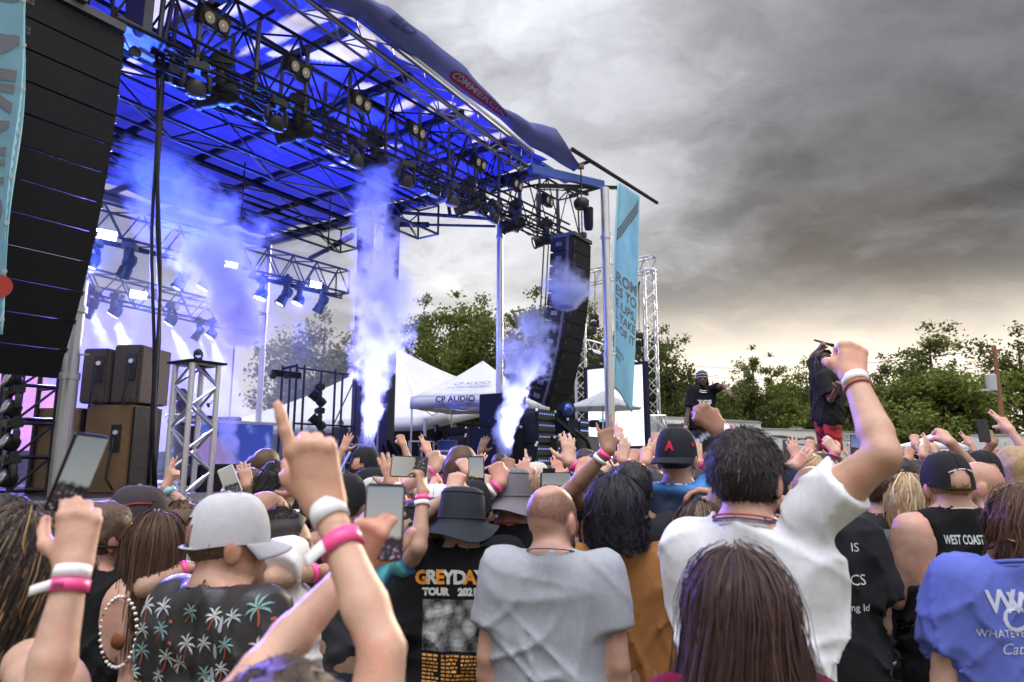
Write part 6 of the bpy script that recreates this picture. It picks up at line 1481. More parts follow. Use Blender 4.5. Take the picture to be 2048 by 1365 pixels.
    P_.child('hair_strands', np_mesh('hair_strands', RV, RF, hair_m, np.repeat(tn, kk * 2, 0), False), col)['kind'] = 'stuff'
    return o
def ss01(x, a, b): q = np.clip((x - a) / (b - a), 0, 1); return q * q * (3 - 2 * q)
def hat_obj(P_, nm, mb, col, m=None, smooth=.8, parent=None):
    V = P_.hc + (np.array(mb.V) * P_.hs) @ P_.Rh.T
    me = mkmesh(nm, V, mb.F, m or hat_m, smooth); c = me.color_attributes.new('tint', 'FLOAT_COLOR', 'POINT'); c.data.foreach_set('color', np.ones(len(V) * 4, f32))
    o = P_.child(nm, me, col)
    if parent is not None: o.parent = parent
    return o
def make_hat(P_, hat, detail):
    kind = hat['kind']; col = hat['col']; seg_ = 40 if detail else 20; fl = -1 if hat.get('back') else 1; tl = hat.get('tilt', 0.)
    def T(x, y, z): c, q = math.cos(tl), math.sin(tl); y = y + .012; y2, z2 = y * c - z * q, y * q + z * c; return (x * 1., y2 * fl - .012, z2)
    if kind in ('cap', 'trucker'):
        ra, rb, zt, zb = .0875, .108, .132, -.014; mb = MB(); V = []; Fc = []; nv = 10
        for j in range(nv + 1):
            t_ = j / nv; zz = zb + (zt - zb) * math.sin(t_ * math.pi / 2); rr = math.cos(t_ * math.pi / 2) ** .62 if t_ < 1 else 0.
            for i in range(seg_):
                a = 2 * math.pi * i / seg_; sm = 1 - .012 * (abs(math.cos(3 * a)) < .12) * (t_ > .05)
                yb = math.sin(a) * rb * rr * sm * (1.08 if math.sin(a) > 0 else 1.); front = max(0, math.sin(a)); V.append(T(math.cos(a) * ra * rr * sm, yb - .012, zz + (.012 * front + .015 * (1 - max(0, -math.sin(a)) ** 2) * (1 - front)) * (1 - t_)))
        for j in range(nv):
            for i in range(seg_):
                a = 2 * math.pi * (i + .5) / seg_; t_ = (j + .5) / nv; back_ = ((a - 1.5 * math.pi) / .55) ** 2 + ((t_) / .42) ** 2
                if hat.get('hole', True) and back_ < 1: continue
                Fc.append((j * seg_ + i, j * seg_ + (i + 1) % seg_, (j + 1) * seg_ + (i + 1) % seg_, (j + 1) * seg_ + i))
        mb.add(V, Fc); o = hat_obj(P_, 'cap', mb, col, hat.get('mat'))
        bb = MB()
        def brim(u_, v_):
            a = (u_ - .5) * 2.5; r = 1 + v_ * .66 * (math.cos(a) ** .6 if math.cos(a) > 0 else 0); x = math.sin(a) * ra * (1 + .06 * v_); y = math.cos(a) * rb * 1.08 + v_ * .062 * max(0, math.cos(a)) ** .5 - .012
            return T(x, y, zb + .002 + .012 * max(0, math.cos(a)) + .015 * (1 - max(0, math.cos(a))) - .010 * v_ - hat.get('curve', .9) * 9. * x * x * v_ ** .5 * .35 - .012 * v_ * v_)
        bb.grid(brim, 18, 6, .004); hat_obj(P_, 'brim', bb, hat.get('brimcol', col), None, 4, o)
        b2 = MB(); b2.lathe([(0, -.004), (.008, -.003), (.007, .003), (0, .005)], T(0, -.012, zt + .001), (0, 0, 1), 8); hat_obj(P_, 'button', b2, hat.get('brimcol', col), None, 4, o)
        b3 = MB(); pts = [T(math.cos(a) * ra * 1.0, math.sin(a) * rb * 1.0 - .012, zb + .008) for a in [1.5 * math.pi + q * .07 for q in range(-9, 10)]]; b3.tube(pts, .009, 5, flat=.35, up=(0, 0, 1)); hat_obj(P_, 'strap', b3, hat.get('strap', col), None, 4, o)
        P_.hat = o
        for q in range(6 if detail else 0):
            a = q * math.pi / 3 + math.pi / 6; b4 = MB(); b4.tube([T(math.cos(a) * ra * 1.004 * math.cos(t_ * math.pi / 2) ** .62, math.sin(a) * rb * 1.004 * (1.08 if math.sin(a) > 0 else 1.) * math.cos(t_ * math.pi / 2) ** .62 - .012, zb + (zt - zb) * math.sin(t_ * math.pi / 2) + .012 * max(0, math.sin(a)) * (1 - t_) + .001) for t_ in (.42 if abs(a - 1.5 * math.pi) < .6 and hat.get('hole', True) else .06, .55, .7, .85, .97)], .0012, 4); hat_obj(P_, 'seam', b4, tuple(v * .55 for v in col), None, 4, o)
    elif kind == 'bucket':
        prof = [(.0, .122), (.05, .121), (.074, .112), (.082, .092), (.0905, .015), (.093, -.008), (.115, -.028), (.145, -.055), (.142, -.059), (.111, -.036), (.089, -.016)]
        mb = MB(); V = []; wob = hat.get('wob', .012)
        for (r, z) in prof:
            for i in range(seg_): a = 2 * math.pi * i / seg_; k = max(0, r - .09) / .05; V.append(T(math.cos(a) * r * .98, math.sin(a) * r * 1.17 - .014, z + k * wob * math.sin(2 * a + 1) + (.016 * math.sin(a * 3) * k)))
        mb.add(V, [(j * seg_ + (i + 1) % seg_, j * seg_ + i, (j + 1) * seg_ + i, (j + 1) * seg_ + (i + 1) % seg_) for j in range(len(prof) - 1) for i in range(seg_)]); P_.hat = hat_obj(P_, 'bucket_hat', mb, col, hat.get('mat'), 1.0)
        for z, r in ((.004, .0925), (.1, .08)):
            b = MB(); b.tube([T(math.cos(a) * r, math.sin(a) * r * 1.17 - .014, z) for a in [i * 2 * math.pi / 30 for i in range(31)]], .002, 4, cap=False); hat_obj(P_, 'seam', b, tuple(q * .6 for q in col), None, 4, P_.hat)
    elif kind == 'beanie':
        mb = MB(); prof = [(.084, -.0), (.088, .01), (.089, .045), (.084, .075), (.066, .105), (.035, .12), (0, .124)]; V = []
        for (r, z) in prof:
            for i in range(seg_): a = 2 * math.pi * i / seg_; V.append(T(math.cos(a) * r, math.sin(a) * r * 1.24 - .014, z + .01 * math.sin(a)))
        n_ = len(prof); mb.add(V, [(j * seg_ + i, j * seg_ + (i + 1) % seg_, (j + 1) * seg_ + (i + 1) % seg_, (j + 1) * seg_ + i) for j in range(n_ - 1) for i in range(seg_)]); P_.hat = hat_obj(P_, 'beanie', mb, col, None, 4)
        for z, r, c2 in ((.012, .0905, (.6, .6, .6)), (.035, .0915, (.06, .05, .1)), (.055, .0885, (.6, .6, .6)), (.08, .084, (.1, .08, .2))):
            b = MB(); b.tube([T(math.cos(a) * r, math.sin(a) * r * 1.24 - .014, z + .01 * math.sin(a)) for a in [i * 2 * math.pi / 24 for i in range(25)]], .005, 5, cap=False); hat_obj(P_, 'stripe', b, c2, None, 4, P_.hat)
def make_glasses(P_, g_):
    col = g_.get('col', (.01, .01, .01)); up_ = g_.get('up', False); mb = MB(); dz, dy = (.065, -.012) if up_ else (0, 0)
    for sgn in (-1, 1):
        def lens(u_, v_): a = (v_ - .5) * 2; x = sgn * (.006 + u_ * .058); return (x, .094 - 6.5 * (abs(x)) ** 2 + dy, -.002 + dz - a * .019 * (1 - .35 * (2 * u_ - 1) ** 2))
        mb.grid(lens, 6, 4, .003)
    o = hat_obj(P_, 'sunglasses', mb, col, mat('dark_lens', (.01, .01, .012), .08, 0), .9)
    for sgn in (-1, 1): b = MB(); b.tube([(sgn * .066, .072 + dy, dz + .006), (sgn * .082, .02 + dy, dz + .006), (sgn * .083, -.02 + dy, dz - .004)], .0028, 5); hat_obj(P_, 'temple', b, g_.get('tcol', col), band_m, 4, o)
def wrist_band(P_, side, t_, col, wd=.018, tail=False, nm='wristband', txt=None, txtcol=None):
    sh, el, wr, aw, *_ = P_.arms[side]; d = unit(wr - el); L = float(np.linalg.norm(wr - el)); c = el + (wr - el) * t_; f = np.clip((t_ - .3) / .7, 0, 1); r = (.043 + (.0275 - .043) * f) * P_.s * aw + .0035
    mb = MB(); mb.lathe([(r - .002, -wd / 2), (r + .0012, -wd / 2), (r + .0012 * 1, wd / 2), (r - .002, wd / 2)], c, d, 28)
    k = 28; mb.F = [q for q in mb.F if len(q) == 4]; V = np.array(mb.V); V = V + (np.array(d) * .0015)[None] * np.sin(np.arange(len(V)) * .45)[:, None]
    o = P_.child(nm, np_mesh(nm, V, np.array(mb.F), band_m), col)
    fw = Vector((0, -1, 0)) @ Matrix(P_.R.tolist()) if False else Vector((A3((0, -1, 0)) @ P_.R).tolist())
    dv = Vector(d.tolist()); out_ = (fw - dv * fw.dot(dv)).normalized(); sd_ = dv.cross(out_)
    if txt:
        me = text_mesh(txt, wd * .62, bold=.0004); me.materials.append(band_m)
        xs = [v.co.x for v in me.vertices]; w0 = (min(xs) + max(xs)) / 2; cv = Vector(c.tolist())
        for v in me.vertices: a = (v.co.x - w0) / r; q = out_ * math.cos(a) + (-sd_) * -math.sin(a) * -1; v.co = cv + (out_ * math.cos(a) + sd_ * math.sin(a) * (1 if P_.side_flip else -1)) * (r + .003) + dv * (v.co.y - wd * .22)
        a_ = me.color_attributes.new('tint', 'FLOAT_COLOR', 'POINT'); a_.data.foreach_set('color', np.ones(len(me.vertices) * 4, f32))
        q = P_.child('lettering', me, txtcol or (.15, .02, .06)); q.parent = o
    if tail:
        mb = MB(); cv = Vector(c.tolist()); b0 = cv + out_ * r * .9 - sd_ * r * .5
        mb.grid(lambda u_, v_: b0 + (-sd_ * .8 + out_ * .35 - dv * .28).normalized() * u_ * .034 + dv * (v_ - .5) * wd * .8 - out_ * .010 * u_ * u_, 6, 2, .0005)
        q = P_.child('band_tail', np_mesh('band_tail', np.array(mb.V), np.array(mb.F), band_m), (.75, .75, .75) if tail == 2 else col); q.parent = o
Person.side_flip = True
def on_shirt(P_, me, c, m, col=(.8, .8, .8), off=.0025, yawoff=0., nm='print'):
    """project a flat mesh (x right, y up, metres, seen from behind the wearer) onto the back of the shirt; c: local (x, z) on the back"""
    bv = P_.__dict__.setdefault('bv', None) or BVHTree.FromPolygons(P_.SV.tolist(), P_.SF.tolist()); P_.bv = bv
    ca, sa = math.cos(yawoff), math.sin(yawoff); miss = set()
    for v in me.vertices:
        o_ = Vector((c[0] + v.co.x, -.8, c[1] + v.co.y)); d_ = Vector((0, 1, 0))
        o_ = Vector((o_.x * ca - o_.y * sa, o_.x * sa + o_.y * ca, o_.z)); d_ = Vector((-sa, ca, 0))
        h_, n_, i_, _ = bv.ray_cast(o_, d_)
        if h_ is None: miss.add(v.index)
        else: v.co = h_ - d_ * off
    if miss:
        bm = bmesh.new(); bm.from_mesh(me); bm.verts.ensure_lookup_table(); bmesh.ops.delete(bm, geom=[bm.verts[i] for i in miss], context='VERTS'); bm.to_mesh(me); bm.free()
        if not len(me.polygons): bpy.data.meshes.remove(me); return None
    if 'tint' not in me.color_attributes: a = me.color_attributes.new('tint', 'FLOAT_COLOR', 'POINT'); a.data.foreach_set('color', np.ones(len(me.vertices) * 4, f32))
    me.materials.clear(); me.materials.append(m or cloth_m); o = P_.child(nm, me, col); o.parent = P_.shirt; return o
def shirt_text(P_, txt, size, c, col, **k):
    yo = k.pop('yawoff', 0.); me = text_mesh(txt, size, align='CENTER', cuts=.02, **k); return on_shirt(P_, me, c, None, col, nm='lettering', yawoff=yo)
def phone(label, c, w_, h_, xdir, ydir, scr, case=(.02, .02, .022), group=None, back=False):
    """c world centre; screen faces xdir x ydir"""
    M = basis(c, xdir, ydir); r = empty('phone', c, 0, label, 'phone', group); 
    mb = MB(); mb.box((0, 0, 0), (w_, h_, .009), bev=.0035); o = mb.build('case', mat('phone_case', objcol=True, rough=.4), r, .6); o.matrix_basis = M; o.matrix_parent_inverse = r.matrix_basis.inverted(); o.color = (*case, 1)
    mb = MB(); mb.box((0, 0, .0048), (w_ * .90, h_ * .93, .0012)); o = mb.build('screen', scr, r); o.matrix_basis = M
    mb = MB(); mb.box((-w_ * .22, h_ * .36, -.0055), (w_ * .4, w_ * .4, .003), bev=.001); o = mb.build('camera_bump', black_plastic, r); o.matrix_basis = M
    return r
def screen_mat(name, top, mid, lowc, h_, spot_=None):
    m = bpy.data.materials.new(name); m.use_nodes = True; t = NT(m.node_tree); b = m.node_tree.nodes['Principled BSDF']; co = t.n('ShaderNodeTexCoord').outputs['Object']; sp = t.n('ShaderNodeSeparateXYZ'); t.put(sp.inputs[0], co)
    y = t.m('ADD', t.m('DIVIDE', sp.outputs[1], h_), .5); nz = t.noise(co, 60, 4); y2 = t.m('ADD', y, t.m('MULTIPLY', t.m('SUBTRACT', nz, .5), .22))
    c = t.ramp(y2, [(.0, lowc), (.26, lowc), (.34, tuple(q * .25 for q in lowc)), (.40, mid), (.9, top)])
    vo = t.n('ShaderNodeTexVoronoi'); t.put(vo.inputs['Vector'], co); vo.inputs['Scale'].default_value = 150; c = t.mix(t.m('MULTIPLY', t.ss(vo.outputs['Distance'], .42, .2), t.ss(y, .36, .2)), c, t.mix(.5, vo.outputs['Color'], (.45, .3, .4)))
    if spot_: c = t.mix(t.ss(t.v('DISTANCE', co, (0, -.1 * h_, .005)), .008, .0075), c, spot_)
    t.put(b.inputs['Base Color'], (.01, .01, .01)); t.put(b.inputs['Emission Color'], c); b.inputs['Emission Strength'].default_value = .42; b.inputs['Roughness'].default_value = .15; return m
# ================================================================== the crowd
LT, TAN, BRN, DRK, RED = (.52, .31, .215), (.43, .235, .145), (.27, .14, .08), (.12, .06, .035), (.52, .27, .19)
PINK, WHT = (.85, .08, .28), (.8, .8, .82)
BLK, NVY, GRY = (.014, .014, .016), (.015, .022, .06), (.28, .29, .31)
def cap_text(P_, txt, size, ang, z, col, bold=.0, parent=None, nm='lettering', arc=0.):
    me = text_mesh(txt, size, align='CENTER', bold=bold, cuts=.012); ra, rb = .0895, .1135
    V = np.zeros((len(me.vertices), 3))
    for i, v in enumerate(me.vertices):
        a = ang + v.co.x / .1; zz = z + v.co.y + arc * (v.co.x * v.co.x) * 6; t_ = max(0, min(1, math.asin(max(0, min(1, zz / .132))) / (math.pi / 2))); rr = math.cos(t_ * math.pi / 2) ** .62 + .05
        V[i] = (math.cos(a) * ra * rr, math.sin(a) * rb * rr - .012, zz)
    V = P_.hc + (V * P_.hs) @ P_.Rh.T
    for v, q in zip(me.vertices, V): v.co = q
    a_ = me.color_attributes.new('tint', 'FLOAT_COLOR', 'POINT'); a_.data.foreach_set('color', np.ones(len(me.vertices) * 4, f32)); me.materials.clear(); me.materials.append(hat_m)
    o = P_.child(nm, me, col); o.parent = parent or P_.hat; return o
def flat(polys):
    mb = MB()
    for p in polys: mb.add([(x, y, 0) for x, y in p], [tuple(range(len(p)))])
    me = mkmesh('print', mb.V, mb.F); bm = bmesh.new(); bm.from_mesh(me); bmesh.ops.triangulate(bm, faces=bm.faces[:])
    for _ in range(3):
        e = [q for q in bm.edges if q.calc_length() > .022]
        if not e: break
        bmesh.ops.subdivide_edges(bm, edges=e, cuts=1); bmesh.ops.triangulate(bm, faces=bm.faces[:])
    bm.to_mesh(me); bm.free(); return me
def rot2(p, a, s_, ox, oy): c, q = math.cos(a), math.sin(a); return [((x * c - y * q) * s_ + ox, (x * q + y * c) * s_ + oy) for x, y in p]
def palm_polys(a, s_, ox, oy):
    o = []
    for b in (-.5, .15, .95, 1.57, 2.2, 3.0, 3.65):
        fx = 1 if math.cos(b) >= 0 else -1; leaf = [(0, 0), (.35, .13 * fx), (.75, .02 * fx), (1.0, -.30 * fx), (.68, -.13 * fx), (.32, -.02 * fx)]; o.append(rot2(rot2(leaf, b, 1, 0, 0), a, s_, ox, oy))
    return o
def trunk_polys(a, s_, ox, oy): return [rot2([(-.05, 0), (-.12, -.6), (-.35, -1.2), (-.22, -1.22), (-.02, -.6), (.06, 0)], a, s_, ox, oy)]
# ---------------------------------------------------------------- foreground
# the man in the grey trucker cap and palm shirt
p1 = person('man in a grey mesh trucker cap and black palm tree shirt at lower left', (452, 990), 1.9, -.5, skin=(.50, .26, .165), hyaw=-.5, detail=2, bld=1.02, top=dict(col=(.022, .020, .022), loose=.026, mat=jersey_m), hat=dict(kind='trucker', col=(.46, .46, .48), brimcol=(.36, .36, .38), strap=(.4, .4, .42)), hair=dict(kind='fade', col=(.10, .06, .035), sl=.006), stub=(0, (.55, .45, .4)))
g = random.Random(3)
for k in range(48):
    ox, oy = -.27 + .075 * (k % 8) + g.uniform(-.02, .02), 1.06 + .062 * (k // 8) + g.uniform(-.02, .02); a = g.uniform(-.5, .5); sz = g.uniform(.022, .032)
    col = [(.50, .56, .54), (.22, .38, .36), (.55, .58, .56)][k % 3]; on_shirt(p1, flat(palm_polys(a, sz, ox, oy)), (0, 0), cloth_m, col, .0035, .5, 'palm_print')
    if k % 3: on_shirt(p1, flat(trunk_polys(a, sz, ox, oy)), (0, 0), cloth_m, (.45, .10, .06), .003, .5, 'trunk_print')
    if k % 4 == 2: on_shirt(p1, flat([rot2([(0, 0), (.5, 0), (.5, .35), (0, .35)], 0, .02, ox + .03, oy - .03)]), (0, 0), cloth_m, (.5, .13, .08), .003, .5, 'hut_print')
    if k % 4 == 1: on_shirt(p1, flat([rot2([(math.cos(t_) * .5, math.sin(t_) * (1.4 if t_ < 3.14 else .9)) for t_ in [q * .7 for q in range(9)]], .2, .015, ox - .03, oy - .02)]), (0, 0), cloth_m, (.34, .37, .38), .003, .5, 'leaf_print')
# the near person pointing with one hand and filming with the other
p2 = person('nearest person at bottom, dark hair, pointing up with one arm and filming with the other', (555, 1312), .92, -.05, skin=(.60, .33, .215), female=True, detail=2, height=1.50, top=dict(col=(.05, .05, .06), kind='tank'), hair=dict(kind='bun', col=(.035, .02, .016)),
    armR=dict(sh=(735, 1560, .90), el=(765, 1300, .93), wr=(650, 1008, 1.01), hd=(592, 790, .985), hand='point', palm=(-.15, 1, 0), aw=1.05, hs=1.2), armL=dict(sh=(420, 1500, .95), el=(520, 1345, .98), wr=(715, 1128, 1.14), hd=(762, 1010, 1.10), hand='hold', palm=(.25, .35, .3), aw=1.05))
wrist_band(p2, 1, .93, WHT, .026); wrist_band(p2, 1, .70, PINK, .022, 2)
scr1 = screen_mat('phone_picture', (.42, .48, .55), (.62, .60, .56), (.03, .03, .06), .15, (.8, .65, .05)); scr2 = screen_mat('phone_picture_dim', (.30, .34, .36), (.42, .45, .46), (.02, .02, .03), .15); scr3 = screen_mat('phone_picture_warm', (.6, .58, .55), (.5, .48, .45), (.05, .04, .04), .15); scr4 = screen_mat('phone_picture_blue', (.1, .2, .55), (.3, .4, .7), (.02, .02, .06), .15)
phone('phone in a dark camouflage case held up by the nearest person', atY(768, 1045, 1.12), .063, .122, (1, .12, -.03), (.02, -.12, 1), scr1, (.02, .022, .02))
# the woman at the left edge filming
p3 = person('woman with long dark hair and blonde streaks filming at the left edge', (45, 1045), 1.5, -.25, skin=(.56, .32, .22), female=True, detail=2, hyaw=-.3, bld=1.1, top=dict(col=(.62, .60, .56), kind='tank', loose=.012), hair=dict(kind='long', col=(.022, .014, .011), hl=(.30, .18, .08), hf=.2, len=.36, wave=.026, n=5600, th=.03, wf=1.0, sw=.0014),
    armR=dict(sh=(60, 1330, 1.30), el=(88, 1400, 1.12), wr=(148, 1130, 1.16), hd=(170, 940, 1.18), hand='hold', palm=(-.5, .9, .1), aw=1.0, hs=1.02))
wrist_band(p3, 1, .95, WHT, .020); wrist_band(p3, 1, .84, PINK, .019, 2, txt='606')
phone('black phone with a cracked edge held up at the left edge', atY(154, 945, 1.2), .064, .138, (.40, 1., -.10), (.26, -.2, 1), scr2, (.015, .015, .018))
for q in range(2):
    cu = MB(); a, b = p3.hc + A3((-.05 + .05 * q, -.10, -.22)), p3.hc + A3((.10, -.13, -.30 - .05 * q)); cu.tube([tuple(a + (b - a) * t_ + A3((0, -.03, -.03)) * math.sin(t_ * 3.1)) for t_ in np.linspace(0, 1, 12)], .006, 6); p3.child('cord', np_mesh('cord', np.array(cu.V), np.array([f for f in cu.F if len(f) == 4]), cloth_m), (.68, .64, .58))
# tank-top man with beads
p4 = person('man in a black tank top with a white bead string on his bare shoulder', (205, 1000), 2.4, -.25, skin=(.55, .29, .20), detail=2, bld=1.12, hyaw=-.35, top=dict(col=BLK, kind='tank'), hair=dict(kind='short', col=(.09, .05, .03), sl=.016), stub=(0, (.5, .4, .35)))
bd = [];
for k in range(34):
    a = k / 33 * 2 * math.pi; c = A3((.205 + .075 * math.cos(a), -.085 - .03 * math.sin(a) * 0, 1.315 + .115 * math.sin(a))) * p4.s
    mb = MB(); mb.lathe([(0, -.0065), (.0055, -.003), (.0055, .003), (0, .0065)], tuple(c), (0, 1, 0), 8); p4.child('bead', np_mesh('bead', np.array(mb.V), np.array([f for f in mb.F if len(f) == 4]), band_m), (.75, .73, .68) if k % 7 else (.25, .10, .05))
mb = MB(); mb.lathe([(0, -.012), (.018, -.01), (.026, 0), (.018, .008), (0, .01)], tuple(A3((.215, -.095, 1.285)) * p4.s), (0, 1, .1), 16); p4.child('pendant', np_mesh('pendant', np.array(mb.V), np.array([f for f in mb.F if len(f) == 4]), hat_m), (.16, .055, .02))
b = MB(); b.tube([(math.cos(a) * .086, math.sin(a) * .108 - .014, -.028 - .01 * math.sin(a)) for a in [math.pi * .95 + i * math.pi * 1.1 / 30 for i in range(31)]], .014, 6, cap=False, flat=.35); p4.hat = hat_obj(p4, 'visor_band', b, BLK, None, 4); cap_text(p4, 'HEX', .018, 1.5 * math.pi, -.035, (.55, .03, .06), .001)
# couple: man with cap in profile hugging long-haired woman
p5 = person('man in a black cap and mirrored sunglasses hugging the long haired woman', (268, 974), 2.62, -1.15, skin=TAN, hyaw=-.25, hpitch=-.05, detail=2, top=dict(col=(.02, .02, .024)), hat=dict(kind='cap', col=(.045, .035, .04), brimcol=(.20, .20, .21)), hair=dict(kind='fade', col=(.03, .02, .015), sl=.005), beard=(.55, .45, .42),
    armR=dict(sh=(262, 1118, 2.5), el=(290, 1175, 2.32), wr=(372, 1138, 2.42), hand='relax', palm=(.3, .3, -1), lift=0), glasses=dict(col=(.02, .02, .02), up=True, tcol=(.35, .02, .02)))
cap_text(p5, 'X', .03, .9, .03, (.5, .5, .5), .002, nm='emblem'); on_shirt(p5, flat([[(-.02, 0), (.02, 0), (.02, .01), (-.02, .01)]]), (.10, 1.22), cloth_m, (.5, .5, .52), .003, 1.15, 'sleeve_stripe')
wrist_band(p5, 1, .93, PINK, .018)
p6 = person('woman with long straight brown hair held by the man in the black cap', (315, 1030), 2.42, .1, skin=LT, female=True, detail=2, top=dict(col=(.03, .028, .03), kind='tank'), hair=dict(kind='long', col=(.055, .028, .016), hl=(.12, .06, .03), len=.34))
p7 = person('woman with a brown ponytail and glasses in a white top raising a blue watch', (358, 1003), 3.15, -1.2, skin=LT, female=True, detail=1, hyaw=-.2, top=dict(col=(.6, .6, .62)), hair=dict(kind='pony', col=(.09, .045, .02)), glasses=dict(col=(.03, .03, .03)), armR=dict(wr=(332, 975, 3.2), hd=(352, 925, 3.2), hand='peace', palm=(.5, 1, 0)))
wrist_band(p7, 1, .9, (.25, .5, .6), .03, nm='watch')
p8 = person('man with dark hair and sunglasses pushed up at the far left edge', (8, 985), 2.6, -1.2, skin=RED, detail=2, hyaw=-.1, top=dict(col=(.06, .09, .16)), hair=dict(kind='short', col=(.03, .02, .016), sl=.02), glasses=dict(col=(.01, .01, .01), up=True))
# woman in floral top
p9 = person('woman with dark tied up hair in a white floral blouse reaching right', (560, 1018), 2.4, -.75, skin=(.42, .23, .14), female=True, detail=2, hyaw=-.6, bld=1.1, top=dict(col=(.68, .64, .62), loose=.03), sleeve=.75, hair=dict(kind='pony', col=(.018, .012, .010), n=2600), armR=dict(sh=(572, 1120, 2.3), el=(545, 1160, 2.2), wr=(650, 1142, 2.35), hand='relax', palm=(0, 0, -1), lift=0))
g = random.Random(8)
for k in range(34):
    ox, oy = -.24 + .5 * g.random(), 1.02 + .42 * g.random(); s_ = g.uniform(.014, .028)
    on_shirt(p9, flat([[(ox + math.cos(t_) * s_ * (1 if q % 2 else .5), oy + math.sin(t_) * s_ * (1 if q % 2 else .5)) for q, t_ in enumerate([i * 2 * math.pi / 10 for i in range(10)])]]), (0, 0), cloth_m, [(.75, .10, .16), (.7, .2, .2), (.12, .3, .2), (.65, .5, .12), (.75, .25, .3)][k % 5], .003, .75, 'flower_print')
wrist_band(p9, 1, .75, PINK, .02)
p10 = person('young man with short black curly hair and a neon vest in front of the stage', (548, 936), 3.6, -1.9, skin=(.30, .155, .085), detail=2, hyaw=-.2, hpitch=-.25, face=True, top=dict(col=(.45, .7, .05)), hair=dict(kind='afro', col=(.010, .008, .007), lift=.8, sl=.014))
p11 = person('bald man with dark sunglasses and a tattooed arm left of the pointing fist', (528, 976), 3.0, -.9, skin=(.46, .24, .15), detail=2, hyaw=-.5, top=dict(col=(.10, .10, .11)), glasses=dict(col=(.01, .01, .01)), stub=(.3, (.75, .66, .6)), armR=dict(wr=(600, 985, 2.9), hand='relax', palm=(0, 1, 0), hint=(1, 0, -.6)))
p12 = person('man in a plain black cap left of the raised hand with a watch', (690, 950), 3.0, -.15, skin=TAN, detail=1, top=dict(col=(.05, .05, .055)), hat=dict(kind='cap', col=BLK), hair=dict(kind='short', col=(.05, .03, .02), sl=.012))
p12b = person('man in a black cap and glasses with a neon yellow shirt turned right', (738, 938), 3.6, -1.3, skin=TAN, detail=1, hyaw=-.2, top=dict(col=(.5, .75, .06)), hat=dict(kind='cap', col=BLK), hair=dict(kind='short', col=(.02, .015, .012)), glasses=dict(col=(.03, .02, .02)))
p13 = person('person in a grey and white cap raising an open hand with a square watch', (752, 957), 3.1, -.1, skin=TAN, detail=1, top=dict(col=(.5, .5, .52)), hat=dict(kind='cap', col=(.5, .48, .45), brimcol=(.2, .2, .22)), hair=dict(kind='short', col=(.05, .03, .02)), armR=dict(wr=(788, 972, 3.0), hd=(768, 905, 3.05), hand='open', palm=(.1, 1, .1), el=(830, 1060, 2.95)))
wrist_band(p13, 1, .95, WHT, .02); wrist_band(p13, 1, .80, (.05, .05, .055), .03, nm='watch'); wrist_band(p13, 1, .55, PINK, .02)
def tiedye(V): 
    r = np.linalg.norm(V - A3((.02, -.1, .95)), axis=1) * 38 + 2 * np.sin(V[:, 0] * 30) ; k = (.5 + .5 * np.sin(r))[:, None]; k2 = (.5 + .5 * np.sin(r * .5 + 1))[:, None]
    c = A3((.02, .06, .16)) * (1 - k) + A3((.10, .42, .42)) * k; low = np.clip((1.0 - V[:, 2]) / .12, 0, 1)[:, None]; c2 = A3((.55, .25, .08)) * k2 + A3((.08, .4, .38)) * (1 - k2); return c * (1 - low) + c2 * low
p14 = person('long blonde haired woman in a black sequin hat and blue tie-dye top filming sideways', (838, 998), 2.8, -.1, skin=TAN, female=True, detail=2, top=dict(col=(1, 1, 1), tint=tiedye, loose=.02), hat=dict(kind='bucket', col=(.012, .012, .014), mat=mat('sequins', (.015, .015, .017), .25, .4, .6, 300, 1., 500)), hair=dict(kind='long', col=(.30, .17, .08), hl=(.5, .32, .16), len=.36),
    armL=dict(sh=(802, 1150, 2.7), el=(838, 1095, 2.5), wr=(846, 985, 2.58), hd=(838, 915, 2.64), hand='hold', palm=(-.9, .5, 0)))
wrist_band(p14, -1, .88, PINK, .018); wrist_band(p14, -1, .78, WHT, .016)
phone('black phone held sideways showing the bright stage', atY(818, 934, 2.62), .08, .14, (.05, .1, 1), (-1, .08, .05), scr3)
p15 = person('person in a white mesh trucker cap raising a thin arm', (872, 970), 3.35, -.05, skin=LT, female=True, detail=1, top=dict(col=(.4, .4, .42)), hat=dict(kind='trucker', col=(.62, .62, .66), strap=(.6, .6, .6)), hair=dict(kind='pony', col=(.2, .12, .06)), armL=dict(wr=(872, 938, 3.4), hd=(864, 900, 3.42), hand='fist', palm=(.2, 1, 0)))
wrist_band(p15, -1, .93, PINK, .02, tail=2)
# GREY DAY shirt
p16 = person('man in a black bucket hat and black tour shirt with GREY DAY lettering', (925, 972), 2.65, -.08, skin=TAN, detail=2, hyaw=-.25, bld=1.05, top=dict(col=(.014, .014, .016), loose=.034, hem=.70), sleeve=.85, hat=dict(kind='bucket', col=(.022, .026, .034), tilt=-.12, wob=.02), hair=dict(kind='short', col=(.03, .02, .015)), glasses=None)
CW, ORG = (.62, .62, .6), (.75, .30, .05)
for ch, x, c in (('G', -.155, ORG), ('R', -.105, CW), ('E', -.06, ORG), ('Y', -.015, CW), ('D', .045, CW), ('A', .10, ORG), ('Y', .155, CW)): shirt_text(p16, ch, .064, (x * .68 - .03, 1.305), c, bold=.003, yawoff=.08)
shirt_text(p16, 'TOUR', .034, (-.085, 1.265), CW, bold=.0025, yawoff=.08); shirt_text(p16, '2021', .034, (.03, 1.265), CW, bold=.0025, yawoff=.08)
mb = MB(); mb.grid(lambda a, b: (-.15 + a * .27, 1.00 + b * .215, 0), 40, 32); me = mkmesh('print', mb.V, mb.F); VV = np.array(mb.V)
gg = np.random.default_rng(6); val = .12 + .10 * np.sin(VV[:, 0] * 60) * np.sin(VV[:, 1] * 50 + 1)
